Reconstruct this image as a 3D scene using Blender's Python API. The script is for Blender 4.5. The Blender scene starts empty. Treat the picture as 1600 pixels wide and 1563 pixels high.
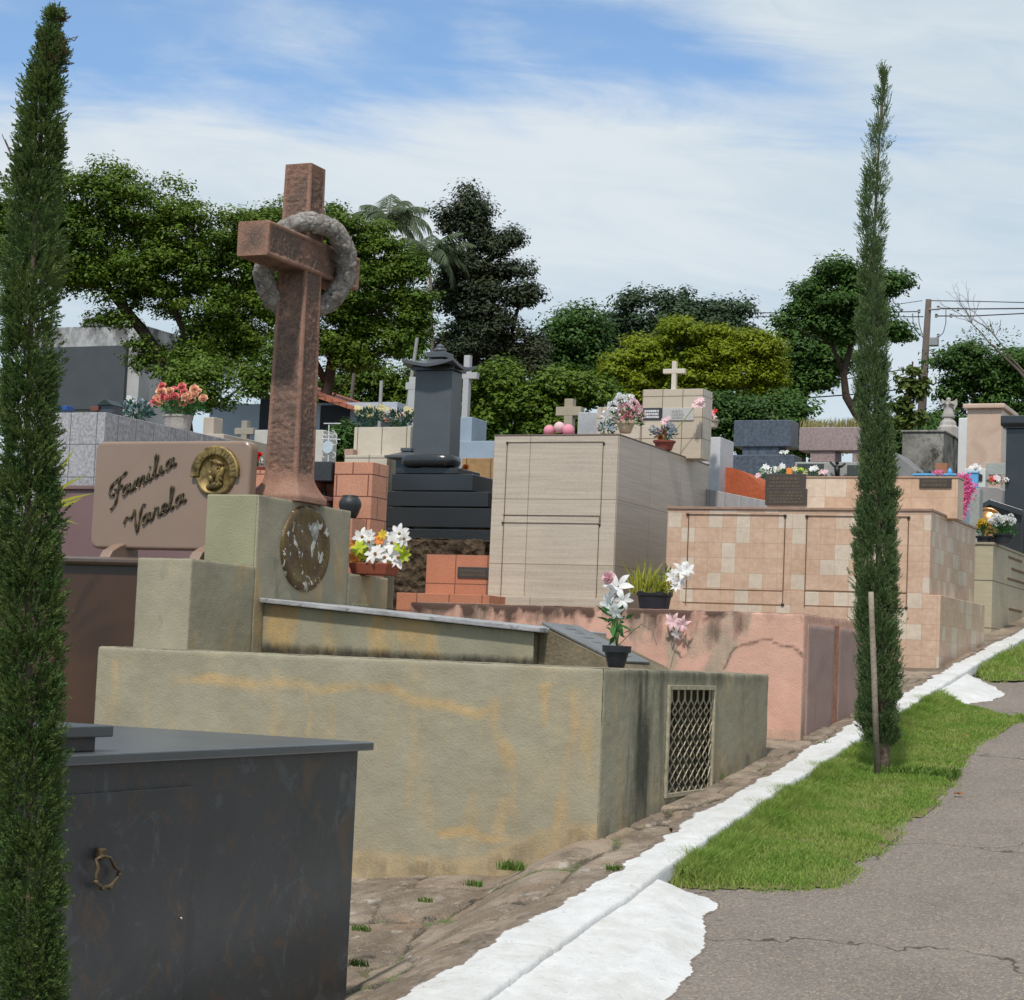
import bpy, bmesh, math, random
import numpy as np
from mathutils import Vector, noise
random.seed(7); np.random.seed(7)
S = bpy.context.scene
COL = S.collection
PI = math.pi
# ---------------------------------------------------------------- camera (eye at z = 0, road runs along +Y)
F = 3100.0; PIT = math.radians(4.61); ROL = math.radians(2.46); AZ = math.radians(24)
def rot(v):
    x, y, z = v; c, s = math.cos(AZ), math.sin(AZ)
    return Vector((c*x - s*y, s*x + c*y, z))
_f = (0, math.cos(PIT), math.sin(PIT)); _u = (0, -math.sin(PIT), math.cos(PIT))
_R = (math.cos(ROL), math.sin(ROL)*_u[1], math.sin(ROL)*_u[2])
_U = (-math.sin(ROL), math.cos(ROL)*_u[1], math.cos(ROL)*_u[2])
CF, CR, CU = rot(_f), rot(_R), rot(_U)
def ray(px, py): return CF + CR*((px-800)/F) + CU*((781.5-py)/F)
def at(px, py, d): return ray(px, py)*d
def hx(px, py, X): d = ray(px, py); return d*(X/d.x)
def hy(px, py, Y): d = ray(px, py); return d*(Y/d.y)
def hz(px, py, Z): d = ray(px, py); return d*(Z/d.z)
G0, G1 = -1.73, .118
def hg(px, py, z0=G0):
    d = ray(px, py); return d*(z0/(d.z - G1*d.y))
def slope(y):
    y2 = min(y, 40.0)
    return G0 + G1*y2 + (0 if y < 40 else 0.9*(1-math.exp(-(y-40)/8)))
from mathutils import Matrix
cam = bpy.data.cameras.new('camera'); camo = bpy.data.objects.new('camera', cam); COL.objects.link(camo)
M = Matrix((( CR.x, CU.x, -CF.x, 0), (CR.y, CU.y, -CF.y, 0), (CR.z, CU.z, -CF.z, 0), (0, 0, 0, 1)))
camo.matrix_world = M
cam.sensor_width = 36; cam.lens = 36*F/1600; cam.clip_end = 5000; cam.clip_start = .05
S.camera = camo
# ---------------------------------------------------------------- object helpers
def setp(o, label=None, cat=None, group=None, kind=None):
    if label: o['label'] = label
    if cat: o['category'] = cat
    if group: o['group'] = group
    if kind: o['kind'] = kind
    return o
def thing(name, label, cat, loc, group=None):
    o = bpy.data.objects.new(name, None); COL.objects.link(o); o.location = loc; o.empty_display_size = .1
    return setp(o, label, cat, group)
def place(o, parent):
    COL.objects.link(o)
    if parent is not None: o.parent = parent
def wloc(o):
    v = Vector(o.location)
    while o.parent: o = o.parent; v += Vector(o.location)
    return v
class MB:
    """collects shapes given in world coordinates"""
    def __init__(s): s.bm = bmesh.new()
    def box(s, x0, x1, y0, y1, z0, z1):
        v = [s.bm.verts.new((x, y, z)) for z in (z0, z1) for y in (y0, y1) for x in (x0, x1)]
        for f in ((0,2,3,1),(4,5,7,6),(0,1,5,4),(2,6,7,3),(0,4,6,2),(1,3,7,5)): s.bm.faces.new([v[i] for i in f])
        return s
    def hull(s, bot, top):
        """prism between two polygons with the same count"""
        a = [s.bm.verts.new(p) for p in bot]; b = [s.bm.verts.new(p) for p in top]; n = len(a)
        s.bm.faces.new(a[::-1]); s.bm.faces.new(b)
        for i in range(n): s.bm.faces.new((a[i], a[(i+1)%n], b[(i+1)%n], b[i]))
        return s
    def prism_x(s, poly, x0, x1):   # poly of (y,z)
        return s.hull([(x0, a, b) for a, b in poly], [(x1, a, b) for a, b in poly])
    def prism_y(s, poly, y0, y1):   # poly of (x,z)
        return s.hull([(a, y0, b) for a, b in poly], [(a, y1, b) for a, b in poly])
    def tube(s, pts, r, n=8, closed=False, flat=None):
        pts = [Vector(p) for p in pts]; rs = r if isinstance(r, (list, tuple)) else [r]*len(pts)
        rings = []; N = len(pts); prev = None
        for i, p in enumerate(pts):
            a = pts[(i-1) % N] if (closed or i > 0) else p
            b = pts[(i+1) % N] if (closed or i < N-1) else p
            t = (b-a).normalized()
            if prev is None:
                q = Vector((0,0,1)) if abs(t.z) < .9 else Vector((1,0,0))
                u = t.cross(q).normalized()
            else:
                u = (prev - t*prev.dot(t)).normalized()
            prev = u; w = t.cross(u)
            rings.append([s.bm.verts.new(p + (u*math.cos(2*PI*k/n) + w*math.sin(2*PI*k/n))*rs[i]) for k in range(n)])
        for i in range(N if closed else N-1):
            A, B = rings[i], rings[(i+1) % N]
            for k in range(n): s.bm.faces.new((A[k], A[(k+1)%n], B[(k+1)%n], B[k]))
        if not closed: s.bm.faces.new(rings[0][::-1]); s.bm.faces.new(rings[-1])
        return s
    def lathe(s, c, prof, n=24, sx=1, sy=1):
        c = Vector(c); rings = []
        for r, z in prof:
            rings.append([s.bm.verts.new(c + Vector((r*sx*math.cos(2*PI*k/n), r*sy*math.sin(2*PI*k/n), z))) for k in range(n)])
        for A, B in zip(rings, rings[1:]):
            for k in range(n): s.bm.faces.new((A[k], A[(k+1)%n], B[(k+1)%n], B[k]))
        s.bm.faces.new(rings[0][::-1]); s.bm.faces.new(rings[-1])
        return s
    def build(s, name, m, parent=None, bevel=0, smooth=False, seg=2):
        me = bpy.data.meshes.new(name)
        org = wloc(parent) if parent is not None else Vector((0,0,0))
        if parent is None:
            c = [v.co for v in s.bm.verts]; org = Vector((sum(v.x for v in c)/len(c), sum(v.y for v in c)/len(c), min(v.z for v in c)))
        bmesh.ops.recalc_face_normals(s.bm, faces=s.bm.faces)
        for v in s.bm.verts: v.co -= org
        s.bm.to_mesh(me); s.bm.free()
        o = bpy.data.objects.new(name, me); me.materials.append(m)
        if parent is None: o.location = org
        place(o, parent)
        if smooth:
            for p in me.polygons: p.use_smooth = True
        if bevel:
            b = o.modifiers.new('bevel', 'BEVEL'); b.width = bevel; b.segments = seg; b.limit_method = 'ANGLE'
        return o
def mesh_np(name, V, Fc, m, parent=None, attrs=None, smooth=False, org=None):
    """V (n,3) world coordinates; Fc (m,k) indices"""
    V = np.asarray(V, dtype=np.float64)
    if parent is not None: org = wloc(parent)
    elif org is None: org = Vector((float(V[:,0].mean()), float(V[:,1].mean()), float(V[:,2].min())))
    V = V - np.array(org)
    me = bpy.data.meshes.new(name); k = Fc.shape[1]
    me.vertices.add(len(V)); me.vertices.foreach_set('co', V.astype(np.float32).ravel())
    me.loops.add(Fc.size); me.loops.foreach_set('vertex_index', Fc.astype(np.int32).ravel())
    me.polygons.add(len(Fc)); me.polygons.foreach_set('loop_start', np.arange(0, Fc.size, k, dtype=np.int32))
    me.polygons.foreach_set('loop_total', np.full(len(Fc), k, dtype=np.int32))
    me.update(calc_edges=True)
    if smooth: me.polygons.foreach_set('use_smooth', np.ones(len(Fc), dtype=bool))
    for an, av in (attrs or {}).items():
        a = me.attributes.new(an, 'FLOAT', 'POINT'); a.data.foreach_set('value', np.asarray(av, dtype=np.float32))
    me.materials.append(m)
    o = bpy.data.objects.new(name, me)
    if parent is None: o.location = org
    place(o, parent)
    return o
# ---------------------------------------------------------------- materials
class NT:
    def __init__(s, name, rough=.8, spec=.3):
        s.m = bpy.data.materials.new(name); s.m.use_nodes = True; s.t = s.m.node_tree; s.t.nodes.clear()
        s.out = s.n('ShaderNodeOutputMaterial'); s.b = s.n('ShaderNodeBsdfPrincipled')
        s.l(s.b.outputs[0], s.out.inputs[0]); s.b.inputs['Roughness'].default_value = rough
        s.b.inputs['Specular IOR Level'].default_value = spec
        s.tc = s.n('ShaderNodeTexCoord'); s.obj = s.tc.outputs['Object']
    def n(s, t, **k):
        nd = s.t.nodes.new(t)
        for a, v in k.items(): setattr(nd, a, v)
        return nd
    def l(s, a, b): s.t.links.new(a, b)
    def map(s, sc=(1,1,1), loc=(0,0,0), src=None):
        q = s.n('ShaderNodeMapping'); s.l(src or s.obj, q.inputs[0]); q.inputs['Scale'].default_value = sc; q.inputs['Location'].default_value = loc
        return q.outputs[0]
    def noise(s, scale, detail=4, rough=.6, vec=None, dist=0):
        q = s.n('ShaderNodeTexNoise'); s.l(vec or s.obj, q.inputs['Vector'])
        q.inputs['Scale'].default_value = scale; q.inputs['Detail'].default_value = detail; q.inputs['Roughness'].default_value = rough; q.inputs['Distortion'].default_value = dist
        return q.outputs['Fac']
    def voro(s, scale, feature='F1', vec=None, out='Distance', rnd=1):
        q = s.n('ShaderNodeTexVoronoi', feature=feature); s.l(vec or s.obj, q.inputs['Vector']); q.inputs['Scale'].default_value = scale
        q.inputs['Randomness'].default_value = rnd
        return q.outputs[out]
    def ramp(s, fac, a, b, lo=0., hi=1.):
        q = s.n('ShaderNodeMapRange'); s.l(fac, q.inputs[0])
        q.inputs[1].default_value = a; q.inputs[2].default_value = b; q.inputs[3].default_value = lo; q.inputs[4].default_value = hi
        return q.outputs[0]
    def math(s, op, a, b=None):
        q = s.n('ShaderNodeMath', operation=op)
        for i, v in enumerate((a, b)):
            if v is None: continue
            if isinstance(v, (int, float)): q.inputs[i].default_value = v
            else: s.l(v, q.inputs[i])
        return q.outputs[0]
    def mix(s, fac, a, b, blend='MIX'):
        q = s.n('ShaderNodeMix', data_type='RGBA', blend_type=blend)
        for i, v in ((0, fac), (6, a), (7, b)):
            if isinstance(v, (int, float)): q.inputs[i].default_value = v
            elif isinstance(v, (tuple, list)): q.inputs[i].default_value = (*v, 1) if len(v) == 3 else v
            else: s.l(v, q.inputs[i])
        return q.outputs[2]
    def attr(s, name):
        q = s.n('ShaderNodeAttribute', attribute_name=name); return q.outputs['Fac']
    def sep(s, src=None):
        q = s.n('ShaderNodeSeparateXYZ'); s.l(src or s.obj, q.inputs[0]); return q.outputs
    def comb(s, x, y, z=0):
        q = s.n('ShaderNodeCombineXYZ')
        for i, v in enumerate((x, y, z)):
            if isinstance(v, (int, float)): q.inputs[i].default_value = v
            else: s.l(v, q.inputs[i])
        return q.outputs[0]
    def col(s, c):
        if isinstance(c, (tuple, list)): s.b.inputs['Base Color'].default_value = (*c, 1)
        else: s.l(c, s.b.inputs['Base Color'])
    def rough(s, c): s.l(c, s.b.inputs['Roughness'])
    def bump(s, h, strength=.4, dist=.01):
        q = s.n('ShaderNodeBump'); q.inputs['Strength'].default_value = strength; q.inputs['Distance'].default_value = dist
        s.l(h, q.inputs['Height']); s.l(q.outputs[0], s.b.inputs['Normal'])
def mul(c, k): return tuple(min(1, v*k) for v in c)
def stone(name, c, var=.25, scale=3, grain=120, graink=.25, rough=.6, bump=.2, dist=.004, spec=.4, dirt=.0, dirtc=(.04,.038,.03)):
    t = NT(name, rough, spec)
    a = t.mix(t.ramp(t.noise(scale, 5), .3, .7), mul(c, 1-var), mul(c, 1+var))
    g = t.ramp(t.noise(grain, 2, .7), .3, .7)
    a = t.mix(graink, a, t.mix(g, mul(c, .35), mul(c, 1.6)))
    if dirt:
        v = t.noise(1.6, 6, .7, t.map((2.2, 2.2, .6))); a = t.mix(t.math('MULTIPLY', t.ramp(v, .5, .72), dirt), a, dirtc)
    t.col(a); t.bump(t.noise(grain*.6, 3), bump, dist)
    return t.m
def tile(name, c1, c2, w, h, mortar=(.1,.07,.05), ms=.006, rough=.45, vein=(3,3,40), veink=.2, thr=None, off=(0,0), dirt=.25, offset=0.0, grain=90, gk=.12, spec=.4):
    """tiles laid on vertical faces that run along X or Y (x+y is the running coordinate)"""
    t = NT(name, rough, spec); x, y, z = t.sep()
    v = t.comb(t.math('ADD', t.math('ADD', x, y), off[0]), t.math('ADD', z, off[1]), 0)
    q = t.n('ShaderNodeTexBrick'); q.offset = offset; q.squash = 1; t.l(v, q.inputs['Vector'])
    q.inputs['Scale'].default_value = 1; q.inputs['Mortar Size'].default_value = ms; q.inputs['Mortar Smooth'].default_value = .2
    q.inputs['Brick Width'].default_value = w; q.inputs['Row Height'].default_value = h
    q.inputs['Color1'].default_value = (0,0,0,1); q.inputs['Color2'].default_value = (1,1,1,1); q.inputs['Mortar'].default_value = (.5,.5,.5,1)
    g = q.outputs['Color']
    if thr is not None: g = t.ramp(g, thr, thr+.02)
    a = t.mix(g, c1, c2)
    a = t.mix(veink, a, t.mix(t.ramp(t.noise(1, 5, .65, t.map(vein)), .3, .7), mul(c1, .55), mul(c2, 1.35)))
    a = t.mix(gk, a, t.mix(t.ramp(t.noise(grain, 2), .35, .65), mul(c1, .4), mul(c2, 1.5)))
    a = t.mix(t.math('MULTIPLY', t.ramp(t.noise(1.3, 6, .7, t.map((2, 2, .7))), .48, .75), dirt), a, mul(c1, .35))
    a = t.mix(q.outputs['Fac'], a, mortar)
    t.col(a); t.bump(t.math('SUBTRACT', 1, q.outputs['Fac']), .5, .003)
    return t.m
def plain(name, c, rough=.5, metal=0, var=.15, scale=20, bump=0, spec=.4):
    t = NT(name, rough, spec); t.b.inputs['Metallic'].default_value = metal
    t.col(t.mix(t.ramp(t.noise(scale, 4), .3, .7), mul(c, 1-var), mul(c, 1+var)))
    if bump: t.bump(t.noise(scale*2, 4), bump, .004)
    return t.m
def leafmat(name, c1, c2, trans=.35, hue=None, nscale=.5):
    t = NT(name, .55, .25)
    gi = t.n('ShaderNodeNewGeometry').outputs['Random Per Island']
    a = t.mix(t.ramp(gi, 0, 1), c1, c2)
    a = t.mix(t.ramp(t.noise(nscale, 3), .35, .65), a, t.mix(.5, a, hue or c2))
    t.col(a)
    tr = t.n('ShaderNodeBsdfTranslucent'); t.l(a, tr.inputs[0])
    ms = t.n('ShaderNodeMixShader'); ms.inputs[0].default_value = trans
    t.l(t.b.outputs[0], ms.inputs[1]); t.l(tr.outputs[0], ms.inputs[2]); t.l(ms.outputs[0], t.out.inputs[0])
    return t.m
def plaster(name, c, yel=(.42,.27,.1), drk=(.045,.045,.035), bump=.42, grain=70, under=None):
    """painted render with stain masks stored on the mesh: yel (paint worn to an older coat), drk (mould, and shade painted inside an opening)"""
    t = NT(name, .9, .15)
    a = t.mix(t.ramp(t.noise(4, 6), .3, .7), mul(c, .88), mul(c, 1.1))
    fine = t.noise(90, 4, .75); fine2 = t.noise(14, 6, .75, t.map((1.2, 1.2, .35)))
    st = t.noise(1, 6, .75, t.map((26, 26, 3.2))); yy = t.math('ADD', t.attr('yel'), t.math('MULTIPLY', t.math('SUBTRACT', fine, .5), 1.5)); yy = t.math('ADD', yy, t.math('MULTIPLY', t.math('SUBTRACT', st, .5), 1.0))
    y = t.ramp(yy, .18, 1.0, 0, .9)
    a = t.mix(y, a, t.mix(t.ramp(t.noise(8, 4), .35, .65), mul(yel, .85), mul(yel, 1.12)))
    d = t.ramp(t.math('ADD', t.attr('drk'), t.math('MULTIPLY', t.math('SUBTRACT', fine2, .5), 1.1)), .25, 1.0)
    a = t.mix(t.math('MULTIPLY', d, .92), a, drk)
    t.col(a); t.bump(t.math('ADD', t.noise(grain*1.3, 3, .6), t.math('MULTIPLY', t.noise(22, 3), .5)), bump, .007)
    return t.m
# ---------------------------------------------------------------- gridded box with rounded edges and stain masks
def nz(x, y, z): return noise.noise(Vector((x, y, z)))
def grid_box(name, m, x0, x1, y0, y1, z0, z1, parent=None, res=.02, r=.012, amp=.002, stain=None, skip=('-z', '+y', '-x'), hole=None, botf=None):
    V = []; Fq = []; Y = []; D = []
    lo = Vector((x0+r, y0+r, z0)); hi = Vector((x1-r, y1-r, z1-r))
    def lin(a, b):
        n = max(2, int((b-a)/res)); L = [a + (b-a)*i/n for i in range(n+1)]
        return sorted(set([round(v, 5) for v in L] + [round(a+r*.3, 5), round(b-r*.3, 5)]))
    X, YY, Z = lin(x0, x1), lin(y0, y1), lin(z0, z1)
    faces = {'-y': (X, Z, lambda a, b: (a, y0, b), False), '+y': (X, Z, lambda a, b: (a, y1, b), True),
             '+x': (YY, Z, lambda a, b: (x1, a, b), False), '-x': (YY, Z, lambda a, b: (x0, a, b), True),
             '+z': (X, YY, lambda a, b: (a, b, z1), False), '-z': (X, YY, lambda a, b: (a, b, z0), True)}
    nr = {'-y': (0,-1,0), '+y': (0,1,0), '+x': (1,0,0), '-x': (-1,0,0), '+z': (0,0,1), '-z': (0,0,-1)}
    for fn, (A, B, fnc, fl) in faces.items():
        base = len(V); nb = len(B); step = 1
        coarse = fn in skip
        if coarse: A = [A[0], A[-1]]; B = [B[0], B[-1]]; nb = 2
        for a in A:
            for b in B:
                p = Vector(fnc(a, b)); q = Vector((min(max(p.x, lo.x), hi.x), min(max(p.y, lo.y), hi.y), min(max(p.z, lo.z), hi.z)))
                d = p-q
                if d.length > 1e-9: p2 = q + d.normalized()*r
                else: p2 = p
                k = 0 if coarse else nz(p.x*7, p.y*7, p.z*7)*amp + nz(p.x*30, p.y*30, p.z*30)*amp*.6
                p2 = p2 + Vector(nr[fn])*k
                V.append(p2)
                if stain: yv, dv = stain(p, fn)
                else: yv = dv = 0
                Y.append(yv); D.append(dv)
        for i in range(len(A)-1):
            for j in range(len(B)-1):
                if hole and fn == '+x':
                    ca = (A[i]+A[i+1])/2; cb = (B[j]+B[j+1])/2
                    if hole[0] < ca < hole[1] and hole[2] < cb < hole[3]: continue
                a, b, c, d = base+i*nb+j, base+(i+1)*nb+j, base+(i+1)*nb+j+1, base+i*nb+j+1
                Fq.append((a, b, c, d) if not fl else (d, c, b, a))
    if hole:      # reveal of the opening, its inside coloured dark to stand for shade
        h0, h1, g0, g1 = hole; dp = .12; k = len(V)
        pts = [(x1+.001, h0-.012, g0-.012), (x1+.001, h1+.012, g0-.012), (x1+.001, h1+.012, g1+.012), (x1+.001, h0-.012, g1+.012)]
        pts = [(x1-.004, a, b) for _, a, b in pts]
        back = [(x1-dp*4, a, b) for _, a, b in pts]
        for p in pts+back: V.append(Vector(p)); Y.append(0); D.append(.8)
        for i in range(4): Fq.append((k+i, k+(i+1)%4, k+4+(i+1)%4, k+4+i))
        Fq.append((k+4, k+5, k+6, k+7))
    o = mesh_np(name, [tuple(v) for v in V], np.array(Fq), m, parent, {'yel': Y, 'drk': D}, smooth=True)
    bm = bmesh.new(); bm.from_mesh(o.data); bmesh.ops.remove_doubles(bm, verts=bm.verts, dist=.0004); bm.to_mesh(o.data); bm.free()
    return o
def seg(px, py, ax, ay, bx, by):
    vx, vy = bx-ax, by-ay; L = vx*vx+vy*vy or 1e-9
    t = max(0, min(1, ((px-ax)*vx+(py-ay)*vy)/L)); return math.hypot(px-ax-t*vx, py-ay-t*vy)
def poly_d(px, py, P): return min(seg(px, py, *P[i], *P[i+1]) for i in range(len(P)-1))
def sm(a, b, x):
    t = max(0, min(1, (x-a)/(b-a))); return t*t*(3-2*t)
# ================================================================ MATERIALS
X0 = -3.2
BRASS = plain('old_brass', (.12,.085,.045), .6, .4, .5, 40, .3)
BLACKPOT = plain('black_plastic', (.02,.022,.028), .45)
TERRA = plain('terracotta_pot', (.28,.075,.04), .75, 0, .2, 30)
WHITEP = None
def simple_flower(name, c, r=.6): 
    t = NT(name, r, .2); gi = t.n('ShaderNodeNewGeometry').outputs['Random Per Island']
    a = t.mix(gi, mul(c, .8), mul(c, 1.1)); t.col(a)
    tr = t.n('ShaderNodeBsdfTranslucent'); t.l(a, tr.inputs[0]); ms = t.n('ShaderNodeMixShader'); ms.inputs[0].default_value = .3
    t.l(t.b.outputs[0], ms.inputs[1]); t.l(tr.outputs[0], ms.inputs[2]); t.l(ms.outputs[0], t.out.inputs[0])
    return t.m
FW = simple_flower('white_petal', (.87,.87,.86)); FPK = simple_flower('pink_petal', (.85,.36,.46)); FPP = simple_flower('pale_pink_petal', (.85,.6,.63))
FRD = simple_flower('red_petal', (.7,.05,.035)); FOR = simple_flower('orange_petal', (.8,.28,.06)); FPE = simple_flower('peach_petal', (.88,.55,.38))
FCO = simple_flower('coral_petal', (.85,.27,.27)); FYE = simple_flower('yellow_petal', (.75,.55,.05)); FLY = simple_flower('lime_petal', (.5,.6,.05))
FCR = simple_flower('cream_petal', (.65,.58,.33)); FGB = simple_flower('grey_blue_petal', (.35,.42,.5)); FMG = simple_flower('magenta_petal', (.9,.27,.52))
LEAF = leafmat('bouquet_leaf', (.03,.09,.025), (.07,.2,.05)); LEAFB = leafmat('blue_green_leaf', (.02,.07,.06), (.05,.13,.1))
LEAFY = leafmat('yellow_green_leaf', (.22,.25,.03), (.4,.4,.05))
# ================================================================ GROUND, ROAD, PAVEMENT
def _pl(T, y):
    if y <= T[0][0]: return T[0][1]
    for (a, b), (c, d) in zip(T, T[1:]):
        if y <= c: return b+(d-b)*(y-a)/(c-a)
    return T[-1][1]
def kerbL(y): return _pl([(4, -2.75), (6, -2.785), (7.5, -2.82), (8.5, -2.88), (10, -2.93), (13.5, -3.03), (16, -3.08)], y)
def kerbR(y): return kerbL(y) + _pl([(5, .23), (6, .2), (7.4, .155), (16, .125)], y)
def side_off(x, y):
    """how far the pavement lies below the kerb line"""
    s = kerbL(y) - x
    w = 1 - sm(7.0, 8.0, y); w1 = 1 - sm(8.6, 9.2, y)
    return -w*.09*sm(.02, .42, s) - w1*(.19*sm(.34, .82, s) + .07*sm(.8, 1.7, s)) - .012 - .01*sm(0, .3, s)
t = NT('earth', .95, .1); t.col(t.mix(t.ramp(t.noise(.8, 6), .3, .7), (.06,.075,.03), (.16,.12,.08)))
EARTH = t.m
xs = np.concatenate([np.linspace(-600, -40, 15), np.linspace(-36, 30, 34), np.linspace(50, 600, 12)])
ys = np.concatenate([np.linspace(-300, -10, 8), np.linspace(-6, 60, 34), np.linspace(75, 900, 14)])
V = [(x, y, slope(y) - .32 if y > -8 else slope(-8)-.32) for x in xs for y in ys]; n = len(ys)
Fq = np.array([(i*n+j, (i+1)*n+j, (i+1)*n+j+1, i*n+j+1) for i in range(len(xs)-1) for j in range(n-1)])
setp(mesh_np('ground', V, Fq, EARTH, smooth=True), kind='structure')
# asphalt road
t = NT('asphalt', .9, .2)
base = t.mix(t.ramp(t.noise(1.3, 6, .7), .3, .7), (.145,.128,.116), (.215,.19,.172))
sp = t.voro(135, out='Color'); spv = t.n('ShaderNodeSeparateColor'); t.l(sp, spv.inputs[0])
c = t.mix(t.ramp(spv.outputs[0], .15, .95, 0, .68), base, t.mix(spv.outputs[1], (.07,.06,.055), (.42,.33,.24)))
c = t.mix(t.ramp(t.noise(30, 4, .8), .55, .75, 0, .6), c, (.08,.07,.063))
dv = t.noise(2.2, 5); wv = t.n('ShaderNodeVectorMath', operation='ADD'); t.l(t.obj, wv.inputs[0])
cb = t.comb(t.math('MULTIPLY', dv, .9), t.math('MULTIPLY', t.noise(1.7, 4), 1.1)); t.l(cb, wv.inputs[1])
ck = t.voro(.42, 'DISTANCE_TO_EDGE', wv.outputs[0])
c = t.mix(t.ramp(ck, .0015, .006, .75, 0), c, (.03,.025,.02))
t.col(c); t.bump(t.math('ADD', spv.outputs[2], t.noise(40, 3)), .7, .004)
ROAD = t.m
xs = np.concatenate([np.linspace(-3.05, 2, 40), np.linspace(2.5, 7, 5)]); ys = np.linspace(-6, 60, 200)
def road_z(x, y): return slope(y) - .085 + .008*nz(x*1.2, y*1.2, 0)
V = [(x, y, road_z(x, y)) for x in xs for y in ys]; n = len(ys)
Fq = np.array([(i*n+j, (i+1)*n+j, (i+1)*n+j+1, i*n+j+1) for i in range(len(xs)-1) for j in range(n-1)])
setp(mesh_np('road', V, Fq, ROAD, smooth=True), kind='structure')
# pavement of worn flagstones
step = .02
xs = np.arange(-7.4, -2.74, step); ys = np.concatenate([np.arange(4.4, 14, step), np.arange(14, 40, .06)])
GX, GY = np.meshgrid(xs, ys, indexing='ij'); P = np.stack([GX.ravel(), GY.ravel()], 1)
rs = np.random.RandomState(3); seeds = []
yy = 4.0
while yy < 41:
    st = rs.uniform(.28, .5)
    for k in range(11): seeds.append((-2.9 - k*.42 + rs.uniform(-.11, .11), yy + rs.uniform(-.13, .13)))
    yy += st
SD = np.array(seeds); tone = rs.uniform(0, 1, len(SD)); hgt = rs.uniform(-.011, .004, len(SD)); til = rs.uniform(-.02, .02, (len(SD), 2))
wob = np.array([(nz(a*2.3, b*2.3, 1)*.07 + nz(a*9, b*9, 2)*.025, nz(a*2.3, b*2.3, 5)*.07 + nz(a*9, b*9, 7)*.025) for a, b in P])
PW = P + wob; d1 = np.full(len(P), 9.); d2 = np.full(len(P), 9.); idx = np.zeros(len(P), int)
for s0 in range(0, len(P), 20000):
    q = PW[s0:s0+20000]; D = np.hypot(q[:,None,0]-SD[None,:,0], (q[:,None,1]-SD[None,:,1])*.9)
    ii = np.argpartition(D, 1, axis=1)[:,:2]; dd = np.take_along_axis(D, ii, 1); o_ = np.argsort(dd, 1); ii = np.take_along_axis(ii, o_, 1); dd = np.take_along_axis(dd, o_, 1)
    d1[s0:s0+20000] = dd[:,0]; d2[s0:s0+20000] = dd[:,1]; idx[s0:s0+20000] = ii[:,0]
edge = d2-d1; crack = np.clip(1-edge/.04, 0, 1)
n2 = np.array([nz(a*5, b*5, 9) for a, b in P]); n3 = np.array([nz(a*22, b*22, 4) for a, b in P])
Z = np.array([slope(b) + side_off(a, b) for a, b in P]) + hgt[idx] + til[idx,0]*(P[:,0]-SD[idx,0]) + til[idx,1]*(P[:,1]-SD[idx,1]) - crack*.022 + n2*.003 + n3*.002
n = len(ys); nxs = len(xs)
I, J = np.meshgrid(np.arange(nxs-1), np.arange(n-1), indexing='ij'); b = (I*n+J).ravel()
Fq = np.stack([b, b+n, b+n+1, b+1], 1)
kl = np.array([kerbL(v) for v in ys]); Fq = Fq[(xs[I.ravel()] < kl[J.ravel()]+.03)]
t = NT('worn_flagstone', .9, .15)
a = t.mix(t.attr('tone'), (.095,.068,.048), (.29,.22,.155))
a = t.mix(t.ramp(t.noise(3, 6, .7), .42, .66, 0, .75), a, (.36,.3,.24)); a = t.mix(t.ramp(t.noise(5.5, 6, .75, t.map((1,1,1), (4,2,0))), .47, .62, 0, .85), a, (.095,.075,.058))
a = t.mix(t.ramp(t.noise(11, 5, .7, t.map((1,1,1), (9,2,0))), .58, .68, 0, .7), a, (.43,.4,.36))
a = t.mix(t.ramp(t.noise(2.1, 4, .7, t.map((1,1,1), (1,7,0))), .58, .68, 0, .55), a, (.27,.165,.1))
a = t.mix(t.ramp(t.math('ADD', t.attr('edge'), t.math('MULTIPLY', t.noise(7, 4), .03)), .026, .042, 1, 0), a, t.mix(t.ramp(t.noise(4, 3), .52, .6), (.03,.024,.018), (.06,.1,.02)))
a = t.mix(.25, a, t.mix(t.ramp(t.noise(160, 2), .35, .65), (.05,.04,.03), (.45,.38,.3)))
t.col(a); t.bump(t.math('ADD', t.noise(14, 7, .75), t.noise(120, 2)), .6, .006)
FLAG = t.m
setp(mesh_np('pavement', np.column_stack([P, Z]), Fq, FLAG, attrs={'tone': tone[idx], 'edge': edge}, smooth=True), kind='structure')
# whitewashed kerb
t = NT('whitewash', .85, .2)
w = t.mix(t.ramp(t.noise(9, 6, .7), .3, .7), (.54,.545,.545), (.64,.64,.635))
w = t.mix(t.ramp(t.noise(30, 5, .8), .57, .70, 0, .75), w, (.33,.31,.28)); w = t.mix(t.ramp(t.noise(3.5, 6, .75), .45, .7, 0, .6), w, (.42,.40,.36))
bare = t.mix(t.ramp(t.noise(20, 4), .3, .7), (.12,.09,.07), (.25,.2,.16))
mk = t.ramp(t.math('ADD', t.attr('bare'), t.math('MULTIPLY', t.math('SUBTRACT', t.noise(28, 6, .7), .5), .9)), .42, .5)
t.col(t.mix(mk, w, bare)); t.bump(t.math('ADD', t.noise(25, 5), t.noise(110, 3)), .6, .008)
WHITE = t.m
ky = np.concatenate([np.arange(4.4, 16, .014), np.arange(16, 40, .05)]); V = []; BA = []
prof = [(-.075, .004, 1.), (-.045, .006, .62), (-.02, .010, .2), (-.005, .009, .12), (.06, .010, 0), (.3, .011, 0), (.55, .011, 0), (.8, .010, 0), (.94, .008, 0), (.985, .002, .05), (1.0, -.012, .1), (1.01, -.045, .3), (1.02, -.075, .75), (1.03, -.13, 1.)]
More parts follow.
